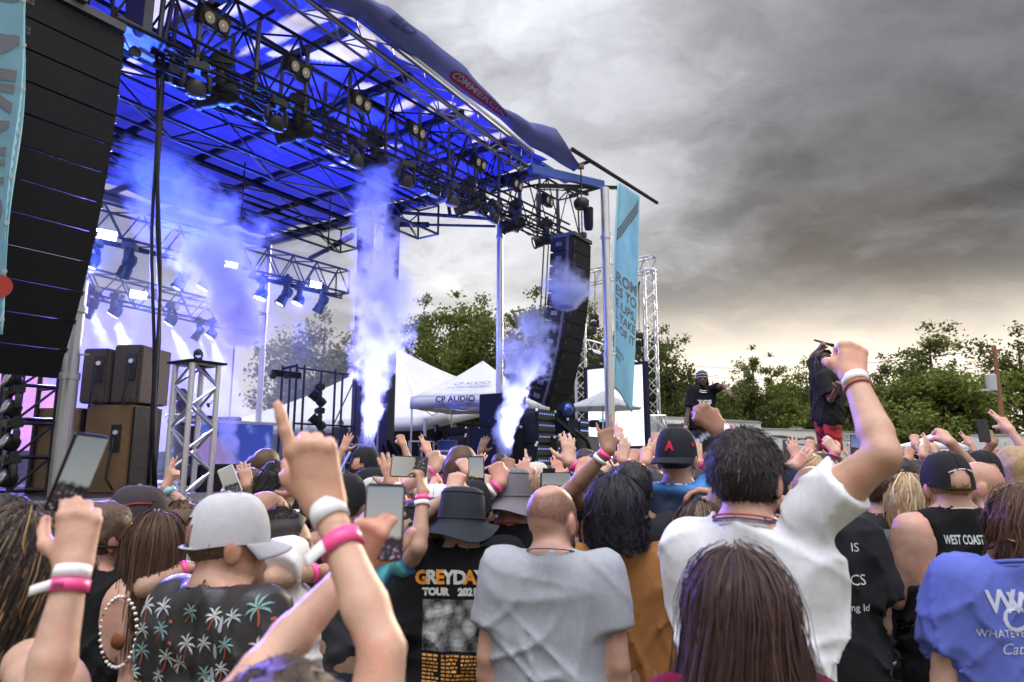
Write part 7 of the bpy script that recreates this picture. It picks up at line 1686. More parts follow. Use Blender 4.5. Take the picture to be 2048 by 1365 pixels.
for cx, cy, r_, v_ in ((-.115, 1.15, .02, .5), (-.075, 1.17, .022, .45), (-.03, 1.165, .022, .55), (.03, 1.16, .02, .4), (.075, 1.10, .028, .55), (-.02, 1.09, .045, .12), (-.06, 1.12, .03, .45), (-.10, 1.08, .03, .42), (.02, 1.05, .03, .4), (.09, 1.17, .018, .3)):
    d_ = np.hypot((VV[:, 0] - cx), (VV[:, 1] - cy) * .8) / r_; k = np.clip(1.4 - d_, 0, 1); val = val * (1 - k) + v_ * k; e_ = np.clip(1 - np.hypot(np.abs(VV[:, 0] - cx) - r_ * .35, VV[:, 1] - cy - r_ * .1) / (r_ * .28), 0, 1); val *= 1 - .7 * e_
val = np.clip(val + gg.normal(0, .035, len(VV)), .02, .7); a_ = me.color_attributes.new('tint', 'FLOAT_COLOR', 'POINT'); a_.data.foreach_set('color', np.concatenate([np.repeat(val[:, None], 3, 1), np.ones((len(VV), 1))], 1).astype(f32).ravel()); [setattr(v, 'co', (v.co.x * .74 - .02, 1.25 - (1.215 - v.co.y) * .8, 0)) for v in me.vertices]; on_shirt(p16, me, (0, 0), cloth_m, (1, 1, 1), .003, .08, 'photo_print')
g = random.Random(5)
for col_ in range(3):
    polys = []
    for r_ in range(16):
        x = -.13 + col_ * .07; y = 1.06 - r_ * .0125
        while x < -.13 + col_ * .07 + g.uniform(.045, .06): wq = g.uniform(.006, .018); polys.append([(x, y), (x + wq, y), (x + wq, y + .007), (x, y + .007)]); x += wq + .004
    on_shirt(p16, flat(polys), (0, 0), cloth_m, (.65, .32, .08), .003, .08, 'date_list_print')
# grey bucket hat, black jersey
p17 = person('man in a grey bucket hat and black jersey with white piping', (1022, 934), 3.15, -.15, skin=RED, detail=2, bld=1.12, hyaw=-.1, top=dict(col=(.016, .016, .018), collar=(.5, .08, .08)), hat=dict(kind='bucket', col=(.16, .15, .17), tilt=-.03), hair=dict(kind='short', col=(.09, .04, .02), sl=.02, lift=.5))
shirt_text(p17, 'STZ', .10, (.05, 1.27), (.55, .55, .55), bold=.006, yawoff=.15)
# balding man in grey T-shirt
p18 = person('broad balding man with a dark beard in a plain heather grey T-shirt', (1103, 962), 2.42, -.22, skin=(.55, .29, .20), detail=2, bld=1.15, hyaw=-.38, top=dict(col=(.33, .345, .38), loose=.022, collar=(.33, .345, .38), wr=.009), stub=(1, (.30, .24, .22)), beard=(.10, .08, .08), hair=None)
mb = MB(); mb.lathe([(.02, 0)], (0, 0, 0)) if False else None
wv = MB(); nb_ = A3((0, -.012, 1.49)) * p18.s; wv.tube([(nb_[0] + .084 * math.cos(a), nb_[1] + .08 * math.sin(a), nb_[2] + .012 - .02 * math.sin(a)) for a in [i * 2 * math.pi / 26 for i in range(27)]], .004, 5, cap=False, flat=.5); p18.child('lanyard', np_mesh('lanyard', np.array(wv.V), np.array([f for f in wv.F if len(f) == 4]), band_m), (.02, .03, .16))
bt = ell(p18.hc + p18.Rh @ A3((0, .045, -.10)) * p18.s, A3((.058, .055, .06)) * p18.s, .01, p18.Rh)
BV, BF = surf([bt], [(p18.hc - .2, p18.hc + .15, .007)], lambda P, d: np.maximum(d - .003 * np.sin(P @ A3((180, 90, 40))) * np.sin(P @ A3((60, 170, 150))), ((P - p18.hc) @ p18.Rh)[:, 2] / 1 + .045 - .0)); p18.child('beard', np_mesh('beard', BV, BF, hairfar_m), (.02, .013, .012))
# black curly bob, tan shirt
p19 = person('woman with a thick wavy black bob in a caramel brown T-shirt', (1230, 966), 2.7, -.05, skin=(.36, .18, .11), detail=2, bld=1.2, top=dict(col=(.30, .135, .045), loose=.022), hair=dict(kind='curly', col=(.010, .009, .013), len=.06, n=5200, wave=.016, th=.02, hl=(.02, .02, .035), hf=.4, wf=1.6, sw=.0019))
p20 = person('woman with brown highlighted hair behind the balding man', (1185, 962), 3.3, .05, skin=LT, female=True, detail=1, top=dict(col=(.5, .5, .52)), hair=dict(kind='long', col=(.09, .04, .025), hl=(.32, .16, .09), len=.25))
# blue shirt with backwards cap
def bluecol(V): 
    c = np.ones((len(V), 3), f32) * A3((.012, .03, .075)); sh_ = np.clip((np.abs(V[:, 0]) - .13 - .25 * (1.42 - V[:, 2]).clip(0, .3)) / .012, 0, 1) ; c = c * (1 - sh_[:, None]) + A3((.03, .20, .55)) * sh_[:, None]; up_ = np.clip((V[:, 2] - 1.47) / .01, 0, 1)[:, None]; return c * (1 - up_) + A3((.03, .2, .55)) * up_
p21 = person('tall man in a backwards black cap with red emblem and two tone blue shirt', (1352, 858), 3.4, -.3, skin=(.40, .22, .14), detail=2, bld=1.12, hyaw=-.25, top=dict(col=(1, 1, 1), tint=bluecol, mat=jersey_m, loose=.028), hat=dict(kind='cap', col=(.012, .014, .02), back=True, hole=False, curve=.3), hair=dict(kind='short', col=(.02, .014, .011), sl=.012),
    armR=dict(wr=(1440, 985, 3.15), hand='relax', palm=(0, 0, -1), hint=(1, -.2, -.2)))
cap_text(p21, 'A', .05, 1.5 * math.pi + .08, .035, (.55, .015, .05), .003, nm='emblem'); cap_text(p21, '\u25c6', .02, 1.5 * math.pi + 1.25, .05, (.5, .02, .04), .0, nm='emblem')
st_ = MB(); st_.lathe([(0, 0), (.014, 0), (.014, .001), (0, .001)], (0, -.155, -.012), (0, -.3, 1), 18); hat_obj(p21, 'sticker', st_, (.5, .38, .1), band_m, None, p21.hat)
# white T-shirt man with raised fist
p22 = person('man in a white T-shirt with his right fist raised high', (1484, 853), 1.95, -.55, skin=(.56, .305, .20), detail=2, bld=1.0, hyaw=-.1, armL=dict(lel=(-.20, .10, 1.17), lwr=(-.08, .27, 1.1), hand='relax', palm=(0, 0, -1), lift=0), top=dict(col=(.72, .72, .76), loose=.016, wr=.014, collar=(.72, .72, .76)), hair=dict(kind='short', col=(.020, .015, .016), sl=.022, n=8000, hl=(.12, .10, .10), hf=.06, sw=.0009), beard=(.45, .38, .36),
    armR=dict(sh=(1632, 1022, 1.84), el=(1768, 908, 1.70), wr=(1708, 757, 1.84), hd=(1702, 650, 1.9), hand='fist', palm=(.05, 1, .1), aw=1.06, lift=.04, hs=1.02), sleeve=.5)
wrist_band(p22, 1, .96, WHT, .024); wrist_band(p22, 1, .86, (.35, .08, .05), .009, nm='bracelet')
for off, c_ in ((0, (.4, .015, .03)), (.010, (.03, .05, .3))):
    wv = MB(); nb_ = A3((0, -.012, 1.495)) * p22.s; wv.tube([(nb_[0] + .088 * math.cos(a), nb_[1] + .084 * math.sin(a), nb_[2] + .010 - off - .022 * math.sin(a)) for a in [i * 2 * math.pi / 26 for i in range(27)]], .0045, 5, cap=False, flat=.5); p22.child('lanyard', np_mesh('lanyard', np.array(wv.V), np.array([f for f in wv.F if len(f) == 4]), band_m), c_)
# long brown hair in front
p23 = person('woman with long smooth dark brown hair and a maroon top at bottom centre right', (1475, 1116), 1.4, .02, skin=LT, female=True, detail=2, height=None, top=dict(col=(.13, .008, .03), loose=.02), hair=dict(kind='long', col=(.040, .019, .017), hl=(.09, .045, .04), len=.42, n=6000, th=.024, wave=.010, sw=.0015, flare=.75))
# black shirt with white writing, mostly behind the white shirt
p24 = person('bald freckled man in a black T-shirt with small white writing behind the raised sleeve', (1625, 926), 3.0, .02, skin=(.36, .21, .145), stub=(.0, (.75, .66, .62)), detail=2, bld=1.2, top=dict(col=(.018, .018, .021), loose=.035, hem=.74), sleeve=.85)
shirt_text(p24, 'IS', .05, (.10, 1.37), CW, yawoff=0); shirt_text(p24, 'CS', .06, (.10, 1.24), CW, yawoff=0); shirt_text(p24, 'ng Id', .04, (.10, 1.14), CW, yawoff=0); wrist_band(p24, 1, .9, PINK, .02, tail=2)
p25 = person('man with brown hair in a charcoal T-shirt behind the raised white sleeve', (1762, 918), 3.2, -.05, skin=RED, detail=2, bld=1.25, top=dict(col=(.035, .034, .038), loose=.026), hair=dict(kind='short', col=(.07, .035, .02), sl=.016))
# WEST COAST LEGENDS
def plaid(V): a = (np.sin(V[:, 0] * 110) > .55).astype(f32); b = (np.sin(V[:, 2] * 100) > .6).astype(f32); k = (1 - .35 * a - .35 * b)[:, None]; return np.repeat(k, 3, 1)
p26 = person('man in a black cap and black tank top reading WEST COAST LEGENDS', (1892, 908), 2.95, -.05, hdrop=.05, height=1.80, skin=(.53, .29, .20), detail=2, bld=1.12, top=dict(col=(.013, .013, .014), kind='tank', loose=.02, hem=.74), pants=dict(col=(.45, .45, .46), short=True, tint=plaid), hat=dict(kind='cap', col=BLK), hair=dict(kind='short', col=(.28, .15, .06), sl=.022, lift=.4), armL='cross', armR='cross')
shirt_text(p26, 'WEST COAST LEGENDS', .05, (.03, 1.405), (.55, .6, .62), bold=.001, wscale=.50, yawoff=.05, spacing=1.0)
cap_text(p26, '\u2014 \u2014 \u2014', .03, 1.5 * math.pi, .062, (.7, .7, .7), .0006, arc=-.8)
nk_ = MB(); nb_ = A3((0, -.015, 1.485)) * p26.s; nk_.tube([(nb_[0] + .075 * math.cos(a), nb_[1] + .075 * math.sin(a), nb_[2] - .018 * math.sin(a)) for a in [i * 2 * math.pi / 26 for i in range(27)]], .003, 5, cap=False); p26.child('necklace', np_mesh('necklace', np.array(nk_.V), np.array([f for f in nk_.F if len(f) == 4]), band_m), (.6, .58, .5))
p27 = person('bald man with a dark beard in a pale pink shirt at right', (1957, 918), 3.5, .35, skin=(.56, .31, .22), detail=1, bld=1.1, hyaw=.75, top=dict(col=(.62, .42, .42)), stub=(.2, (.85, .76, .72)), beard=(.12, .09, .08))
p28 = person('woman with loose pale blonde hair left of the black cap', (1815, 950), 3.1, 0, skin=LT, female=True, detail=1, top=dict(col=(.1, .1, .11)), hair=dict(kind='long', col=(.36, .24, .12), hl=(.62, .48, .30), hf=.5, len=.22, wave=.012))
# purple catering shirt
p29 = person('woman in a violet blue catering T-shirt with brown tied back hair at the right edge', (1988, 985), 2.1, .05, hdrop=.055, height=1.70, hx=.12, skin=(.55, .31, .22), female=True, detail=2, bld=1.2, top=dict(col=(.105, .135, .46), loose=.02, collar=(.105, .135, .46)), sleeve=.6, hair=dict(kind='long', col=(.085, .042, .025), hl=(.2, .11, .06), hf=.2, th=.02, n=3600, wave=.02, len=.2, sw=.0014), armL='front', glasses=dict(up=True))
PW = (.50, .52, .66)
shirt_text(p29, 'W', .085, (-.085, 1.325), PW, yawoff=-.05, bold=.002); shirt_text(p29, 'W', .075, (-.025, 1.325), PW, yawoff=-.05, bold=.002); shirt_text(p29, 'C', .095, (-.058, 1.275), PW, yawoff=-.05, bold=.001); shirt_text(p29, 'WHATEVER WORKS', .029, (-.03, 1.26), PW, yawoff=-.05); shirt_text(p29, 'Catering', .042, (-.03, 1.215), PW, yawoff=-.05, shear=.35)
p30b = person('man in a navy cap behind the white T-shirt man', (1572, 936), 3.4, .1, skin=TAN, detail=1, top=dict(col=(.05, .05, .06)), hat=dict(kind='cap', col=(.012, .016, .035)), hair=dict(kind='short', col=(.03, .02, .015)))
p31 = person('bald grey head just left of the white T-shirt man', (1447, 962), 3.0, -.1, skin=(.32, .22, .20), detail=2, top=dict(col=(.02, .02, .02)), stub=(0, (.6, .55, .55)))
p31b = person('woman with brown streaked hair and grey sleeve left of the white T-shirt man', (1400, 1008), 2.8, .1, skin=LT, female=True, detail=2, bld=1.15, top=dict(col=(.16, .17, .21)), hair=dict(kind='long', col=(.05, .03, .022), hl=(.3, .2, .12), hf=.25, len=.2))
# dark arm with wristbands behind the white shirt man's head
p32 = person('person with brown skin raising a fist with green tagged wristband beside the white T-shirt man', (1500, 905), 2.7, -.2, skin=(.27, .135, .075), detail=2, top=dict(col=(.03, .03, .03)), hair=dict(kind='short', col=(.01, .01, .01)), armL=dict(sh=(1520, 960, 2.6), el=(1490, 892, 2.45), wr=(1440, 862, 2.42), hd=(1392, 815, 2.42), hand='fist', palm=(.5, .6, -.6), hs=1.05))
wrist_band(p32, -1, .93, WHT, .026); wrist_band(p32, -1, .66, PINK, .024)
# ---------------------------------------------------------------- performers and crew
def chainy(P_, z, r, col, rad=.006):
    mb = MB(); nb_ = A3((0, .02, z)) * P_.s; mb.tube([(nb_[0] + r * math.cos(a), nb_[1] + r * .95 * math.sin(a), nb_[2] - .05 * math.sin(a)) for a in [i * 2 * math.pi / 24 for i in range(25)]], rad, 5, cap=False); P_.child('chain', np_mesh('chain', np.array(mb.V), np.array([f for f in mb.F if len(f) == 4]), mat('silver', (.7, .7, .7), .2, 1.)))
def braids(P_, col, n=9):
    mb = MB()
    for k in range(n):
        a = -math.pi / 2 + (k - (n - 1) / 2) * .42; c = [(math.cos(a) * .082, math.sin(a) * .1 - .014, .02), (math.cos(a) * .092, math.sin(a) * .11 - .016, -.06), (math.cos(a) * .095, math.sin(a) * .115 - .02, -.15), (math.cos(a) * .09, math.sin(a) * .11 - .02, -.2)]; mb.tube(c, [.012, .012, .011, .007], 6)
    hat_obj(P_, 'braids', mb, col, hairfar_m, 4)['kind'] = 'stuff'
def slash(V): k = (np.abs(V[:, 2] - .72 + .7 * (V[:, 0] + .02)) < .045)[:, None].astype(f32); return A3((1, 1, 1)) * (1 + k * 40)
q1 = person('performer in sunglasses and striped beanie facing the crowd with arm stretched out', (1402, 742), 11.5, math.pi + .1, skin=(.13, .065, .04), detail=2, z0=1.38, hyaw=-.15, top=dict(col=(.014, .014, .018), loose=.03, hem=.78), pants=dict(col=(.012, .013, .018), tint=slash, mat=jersey_m), hat=dict(kind='beanie', col=(.10, .08, .12)), glasses=dict(col=(.008, .008, .01), tcol=(.5, .4, .2)), beard=(.4, .35, .35),
    armL=dict(sh=(1428, 778, 11.45), el=(1445, 772, 11.3), wr=(1458, 783, 11.1), hd=(1464, 792, 11.0), hand='relax', palm=(0, 0, -1), lift=0), armR=dict(el=(1374, 838, 11.4), wr=(1371, 858, 11.35), hand='relax', palm=(1, 0, 0), lift=0))
braids(q1, (.012, .009, .008)); chainy(q1, 1.46, .09, None); chainy(q1, 1.43, .105, None)
bv = BVHTree.FromPolygons([tuple(v) for v in q1.SV], [tuple(f) for f in q1.SF])
for txt, z, sz in (('TGF', 1.22, .13), ('G25', 1.09, .13), ('LOVE', 1.0, .07)):
    me = text_mesh(txt, sz, align='CENTER', bold=.006, cuts=.03)
    for v in me.vertices:
        h_, *_ = bv.ray_cast(Vector((-v.co.x + (0 if z > 1.05 else .05), .9, z + v.co.y)), Vector((0, -1, 0))); v.co = h_ + Vector((0, .004, 0)) if h_ else Vector((0, .1, z))
    a_ = me.color_attributes.new('tint', 'FLOAT_COLOR', 'POINT'); a_.data.foreach_set('color', np.ones(len(me.vertices) * 4, f32)); me.materials.append(cloth_m); q1.child('shirt_print', me, (.75, .75, .75)).parent = q1.shirt
for b_ in (.9, .8): wrist_band(q1, -1, b_, (.7, .7, .7), .012, nm='bracelet'); wrist_band(q1, 1, b_, (.6, .6, .6), .012, nm='bracelet')
def redpat(V): n_ = np.sin(V[:, 0] * 38 + 2 * np.sin(V[:, 2] * 30)) * np.sin(V[:, 2] * 34 + 2 * np.sin(V[:, 0] * 26 + 1)); k = np.clip(.5 + n_ * 1.4, 0, 1)[:, None]; return A3((.10, .006, .012)) * (1 - k) + A3((.62, .03, .03)) * k
q2 = person('performer in profile with braids, black T-shirt and red patterned shorts holding a microphone overhead', (1644, 700), 8.9, -1.35, skin=(.20, .10, .06), detail=2, z0=1.38, bld=1.05, hyaw=-.1, hpitch=.15, top=dict(col=(.022, .022, .024), loose=.04, hem=.76), sleeve=.8, pants=dict(col=(1, 1, 1), short=True, tint=redpat, mat=jersey_m), glasses=dict(col=(.008, .008, .01)), stub=(0, (.2, .18, .16)), beard=(.3, .25, .25),
    armL=dict(sh=(1638, 752, 9.0), el=(1624, 715, 9.25), wr=(1640, 697, 9.1), hd=(1647, 684, 9.0), hand='fist', palm=(1, 0, -.2)), armR=dict(sh=(1645, 757, 8.72), el=(1661, 800, 8.62), wr=(1673, 778, 8.5), hand='fist', palm=(-.5, .3, 0), lift=0))
braids(q2, (.05, .035, .02), 11); chainy(q2, 1.46, .085, None, .005)
for k in range(7):
    mb = MB(); x = -.06 + k * .02; mb.tube([(x * 1.1, .085 - abs(x) * .3, .06), (x * 1.05, .05, .105), (x, -.02, .122), (x * 1.1, -.085, .085), (x * 1.2, -.108, .02)], .0085, 6); hat_obj(q2, 'cornrow', mb, (.05, .035, .02), hairfar_m, 4)
mw = q2.arms[-1][2]; wpt = q2.O + q2.R @ mw; wp = Vector([float(v) for v in wpt]) + Vector((.02, -.02, .08))
mk = empty('microphone', wp, 0, 'black microphone held over the head of the performer in red shorts', 'microphone'); mb = MB(); mb.tube([wp - Vector((.1, 0, -.03)), wp + Vector((.1, 0, -.03)), wp + Vector((.12, 0, -.036))], [.012, .018, .02], 10); mb.build('handle', black_plastic, mk, .8); mb = MB(); mb.lathe([(0, .05), (.022, .04), (.026, .02), (.022, 0)], wp + Vector((.12, 0, -.036)), (1, 0, -.3), 12); mb.build('head', black_metal, mk, 4)
crew = [((845, 862), 23.5, -.9, dict(hat=dict(kind='cap', col=BLK)), 'crew member in a black cap seen sideways behind the guard rail', TAN, (.012, .012, .014)), ((873, 850), 23.2, math.pi - .4, dict(hair=dict(kind='long', col=(.02, .015, .012), len=.25)), 'long haired crew member in black shorts beside the blue barrel', LT, (.012, .012, .014)), ((910, 848), 22.8, math.pi + .15, dict(stub=(.4, (.8, .7, .6))), 'crew member in a black T-shirt holding a red cup', RED, (.014, .012, .016)), ((682, 840), 19.5, math.pi, dict(hair=dict(kind='short', col=(.03, .02, .02))), 'crew member standing behind the right rear light tower', TAN, BLK), ((722, 866), 19.5, math.pi - .8, dict(hair=dict(kind='short', col=(.05, .03, .02))), 'crew member leaning at the rail left of the tall plume', TAN, NVY)]
for hd_, Y_, yw, kw, lab, sk, tc in crew:
    person(lab, hd_, Y_, yw, skin=sk, detail=1, z0=1.3, top=dict(col=tc), pants=dict(col=(.012, .012, .014) if 'blue barrel' in lab else (.06, .08, .16), short='blue barrel' in lab), armR='front' if 'cup' in lab or 'rail' in lab else 'down', armL='front' if 'cup' in lab else 'down', **kw)
cp = atY(904, 880, 22.6); mb = MB(); mb.lathe([(.035, -.06), (.045, .06), (.04, .06), (.03, -.05)], cp, (0, 0, 1), 12); tag(mb.build('red_cup', mat('cup_red', (.5, .02, .02), .4)), 'red cup held by the crew member under the tent', 'cup')
person('DJ in a dark cap behind the booth on stage', (366, 778), 14.8, math.pi - .9, skin=(.2, .1, .06), detail=1, z0=1.5, top=dict(col=(.03, .012, .014)), hat=dict(kind='cap', col=BLK), armR='front', armL='front')
person('camera operator silhouetted in front of the bright screen', (1222, 834), 20.5, .4, skin=TAN, detail=1, z0=1.25, top=dict(col=(.06, .06, .07)), hair=dict(kind='short', col=(.02, .015, .012)), armL=dict(wr=(1200, 848, 20.2), hand='hold', palm=(1, 1, 0)))
vc = atY(1196, 848, 20.2); ck = empty('video_camera', vc, 0, 'video camera with pale blue monitor in front of the bright screen', 'camera'); mb = MB(); mb.box(vc, (.5, .2, .22), bev=.03); mb.build('body', black_plastic, ck, .6); mb = MB(); mb.lathe([(.09, 0), (.1, .18), (.08, .2)], vc - Vector((.22, 0, 0)), (-1, 0, -.1), 14); mb.build('lens', mat('dusty_lens', (.12, .1, .1), .5), ck, .7); mb = MB(); mb.box(vc + Vector((.1, -.13, .1)), (.16, .02, .1)); mb.build('monitor', mat('pale_monitor', (.2, .5, .5), .3, emit=(.3, .8, .85), estr=.6), ck)
# ---------------------------------------------------------------- mid crowd with raised hands: (head px, Y, side, wrist px, finger px, pose, skin, shirt, head cover, label)
SH = lambda c, **k: dict(hair=dict(kind='short', col=c, **k)); CAP = lambda c: dict(hat=dict(kind='cap', col=c), hair=dict(kind='short', col=(.03, .02, .015))); LG = lambda c, **k: dict(female=True, hair=dict(kind='long', col=c, **k))
MID = [
 ((470, 985), 3.9, 1, (497, 972), (485, 925), 'open', TAN, GRY, SH((.03, .02, .015)), 'person raising a ringed open hand below the DJ booth', 0),
 ((438, 1000), 3.5, 1, (462, 985), (455, 950), 'hold', LT, BLK, SH((.03, .02, .015)), 'person holding up a white phone in front of the totem', 0),
 ((944, 962), 3.0, -1, (903, 990), (918, 940), 'fist', LT, BLK, CAP(BLK), 'person in a black cap raising a fist with a white square watch', 2),
 ((930, 945), 4.2, 1, (938, 945), (922, 922), 'cup', LT, (.05, .08, .3), SH((.06, .03, .02)), 'person with a pink band and curled hand above the black bucket hat', 1),
 ((958, 968), 3.4, 1, (972, 985), (966, 950), 'hold', LT, (.3, .05, .05), CAP((.1, .01, .02)), 'person filming with an upright phone left of the grey bucket hat', 0),
 ((1004, 945), 3.3, -1, (1000, 968), (985, 905), 'fist', RED, GRY, SH((.06, .03, .02)), 'person with a large raised fist behind the grey bucket hat', 1),
 ((1028, 950), 3.9, 1, (1020, 950), (1014, 905), 'fist', BRN, BLK, SH((.01, .01, .01)), 'person with a dark ringed fist beside the far smoke jet', 0),
 ((1058, 945), 3.7, -1, (1052, 960), (1040, 905), 'point', LT, WHT, SH((.2, .12, .06)), 'person pointing a finger upward right of the far smoke jet', 1),
 ((1078, 958), 4.0, -1, (1052, 968), (1046, 935), 'open', LT, NVY, CAP((.03, .05, .25)), 'person in a blue cap in front of the dazzling floor light', 0),
 ((1118, 962), 3.6, 1, (1140, 925), (1134, 872), 'open', LT, (.12, .12, .13), CAP((.2, .2, .22)), 'person in a grey cap raising a bare arm with pink band before the racks', 1),
 ((1150, 965), 4.2, -1, (1118, 955), (1112, 915), 'open', RED, GRY, SH((.05, .03, .02)), 'person with a half open pink hand left of the raised bare arm', 0),
 ((1184, 940), 3.4, -1, (1160, 958), (1172, 915), 'cup', RED, BLK, CAP((.02, .03, .035)), 'person in a dark cap with a bracelet and bent hand', 2),
 ((1208, 955), 3.9, -1, (1205, 945), (1204, 910), 'fist', LT, GRY, LG((.1, .05, .03)), 'woman raising a fist below the horned hand', 1),
 ((1264, 920), 3.3, -1, (1216, 902), (1206, 835), 'horns', BRN, (.03, .03, .035), dict(hair=dict(kind='short', col=(.012, .010, .010)), glasses=dict(up=True)), 'man with sunglasses on his black hair making the horns sign', 1),
 ((1240, 955), 4.0, 1, (1246, 922), (1250, 875), 'open', LT, WHT, SH((.03, .02, .02)), 'person raising a pale open hand in front of the white screen', 1),
 ((1285, 935), 4.4, -1, (1262, 925), (1276, 898), 'point', TAN, BLK, SH((.03, .02, .02)), 'person pointing right below the white screen', 0),
 ((1312, 940), 4.2, -1, (1290, 925), (1294, 892), 'peace', LT, BLK, SH((.02, .02, .02)), 'person making a peace sign left of the tall man in blue', 1),
 ((1330, 945), 5.2, 1, (1308, 930), (1304, 900), 'hold', LT, GRY, SH((.02, .02, .02)), 'person filming beside the goalpost truss', 0),
 ((1392, 935), 4.6, 1, (1396, 925), (1392, 880), 'open', LT, (.1, .4, .15), SH((.02, .02, .02)), 'person raising an open hand right of the backwards cap', 1),
 ((1590, 930), 5.0, -1, (1592, 918), (1582, 880), 'open', RED, BLK, SH((.03, .02, .02)), 'person raising both reddish hands below the second performer', 0),
 ((1640, 904), 4.3, -1, (1588, 932), (1625, 898), 'open', LT, (.03, .03, .04), SH((.02, .015, .012)), 'dark haired man reaching a flat hand left under the second performer', 2),
 ((1632, 930), 5.2, -1, (1618, 905), (1622, 868), 'fist', RED, GRY, SH((.05, .03, .02)), 'person raising a fist in front of the red shorts', 0),
 ((1690, 930), 4.8, -1, (1672, 905), (1652, 880), 'cup', LT, BLK, SH((.03, .02, .015)), 'person with pink band reaching to the red shorts', 1),
 ((1742, 930), 5.5, -1, (1707, 908), (1706, 880), 'hold', TAN, BLK, CAP(BLK), 'person filming with a blue lit phone right of the red shorts', 0),
 ((1812, 930), 5.2, -1, (1815, 920), (1822, 890), 'fist', TAN, GRY, SH((.04, .03, .02)), 'person with a white band and raised fist left of the far tent', 1),
 ((1838, 925), 6.0, -1, (1830, 890), (1829, 865), 'fist', LT, NVY, SH((.03, .02, .02)), 'person with a black band and highest fist below the conical tree', 0),
 ((1850, 935), 5.0, 1, (1845, 912), (1856, 885), 'open', LT, (.1, .12, .3), LG((.1, .05, .03)), 'woman with a cupped open hand in front of the far tent', 1),
 ((1868, 930), 6.5, -1, (1866, 905), (1868, 885), 'fist', LT, GRY, SH((.03, .02, .02)), 'person with a small fist right of the cupped hand', 0),
 ((1908, 905), 4.0, 1, (1900, 885), (1886, 868), 'fist', LT, BLK, CAP(BLK), 'man in a black cap punching a fist left above the far trailer', 0),
 ((1965, 904), 3.9, 0, None, None, None, LT, BLK, CAP(BLK), 'man in a black cap with white letter right of the punched fist', 0),
 ((1997, 912), 5.0, -1, (1985, 888), (1972, 862), 'hold', BRN, (.06, .065, .07), dict(hat=dict(kind='cap', col=BLK), beard=(.1, .08, .08)), 'bearded man in a grey shirt holding up a dark phone at the right', 0),
 ((2035, 915), 5.2, 0, None, None, None, RED, GRY, dict(hat=dict(kind='cap', col=(.02, .02, .02))), 'man in a dark cap at the right edge of the crowd', 0),
 ((640, 985), 3.3, 0, None, None, None, TAN, BLK, SH((.02, .015, .012)), 'dark haired man behind the pointing fist', 0),
 ((815, 975), 3.9, 1, (808, 968), (812, 945), 'fist', LT, GRY, LG((.12, .06, .03)), 'woman with a pink band raising a hand under the sideways phone', 1),
 ((980, 975), 3.9, 0, None, None, None, LT, BLK, CAP((.3, .3, .32)), 'person in a pale cap between the two bucket hats', 0),
 ((1540, 950), 3.9, 0, None, None, None, LT, WHT, LG((.06, .03, .02)), 'dark haired woman right of the white T-shirt man ear', 0),
 ((1660, 905), 6.2, 0, None, None, None, LT, GRY, SH((.02, .02, .02)), 'man with receding dark hair below the red shorts', 0)]
for i, (hd_, Y_, side, wr_, fp_, pose, sk, tc, kw, lab, nb_) in enumerate(MID):
    arm = dict(wr=(*wr_, Y_ - .25), hd=(*fp_, Y_ - .2), hand=pose, palm=(-.15 if side > 0 else .15, 1, .1)) if side else 'down'
    P_ = person(lab, hd_, Y_, rng.uniform(-.3, .1), skin=sk, detail=1, top=dict(col=tc), hyaw=rng.uniform(-.4, .2) if 'bearded' not in lab else 1.6, armR=arm if side > 0 else 'down', armL=arm if side < 0 else ('down'), group='crowd in front of the stage', **kw)
    if nb_ and side: wrist_band(P_, side, .92, PINK if nb_ == 1 else (.06, .06, .065), .022, tail=False, nm='wristband' if nb_ == 1 else 'watch'); 
    if nb_ == 1 and side and i % 2: wrist_band(P_, side, .8, WHT, .018)
    if 'white letter' in lab: cap_text(P_, 'C', .045, .9 + math.pi, .03, (.7, .7, .7), .002)
phone('white lit phone held in both hands below the DJ booth', atY(460, 962, 3.2), .072, .14, (1, .2, .5), (-.4, .2, 1), scr3, (.6, .6, .6)); phone('upright phone with a pale screen left of the grey bucket hat', atY(953, 945, 3.1), .072, .145, (1, -.1, 0), (.05, -.2, 1), scr1); phone('upright phone showing a performer beside the goalpost truss', atY(1303, 908, 4.8), .075, .15, (1, .2, 0), (0, -.1, 1), scr3); phone('small phone with a blue screen right of the red shorts', atY(1710, 890, 5.2), .075, .15, (1, .1, 0), (0, -.1, 1), scr4); phone('dark phone held high in front of the bushy tree', atY(1967, 862, 4.75), .078, .16, (-1, .1, 0), (.02, .1, 1), scr2)
phone('phone with a red recording mark below the dazzling light', atY(1112, 962, 3.3), .15, .08, (1, 0, 0), (0, -.2, 1), scr2)
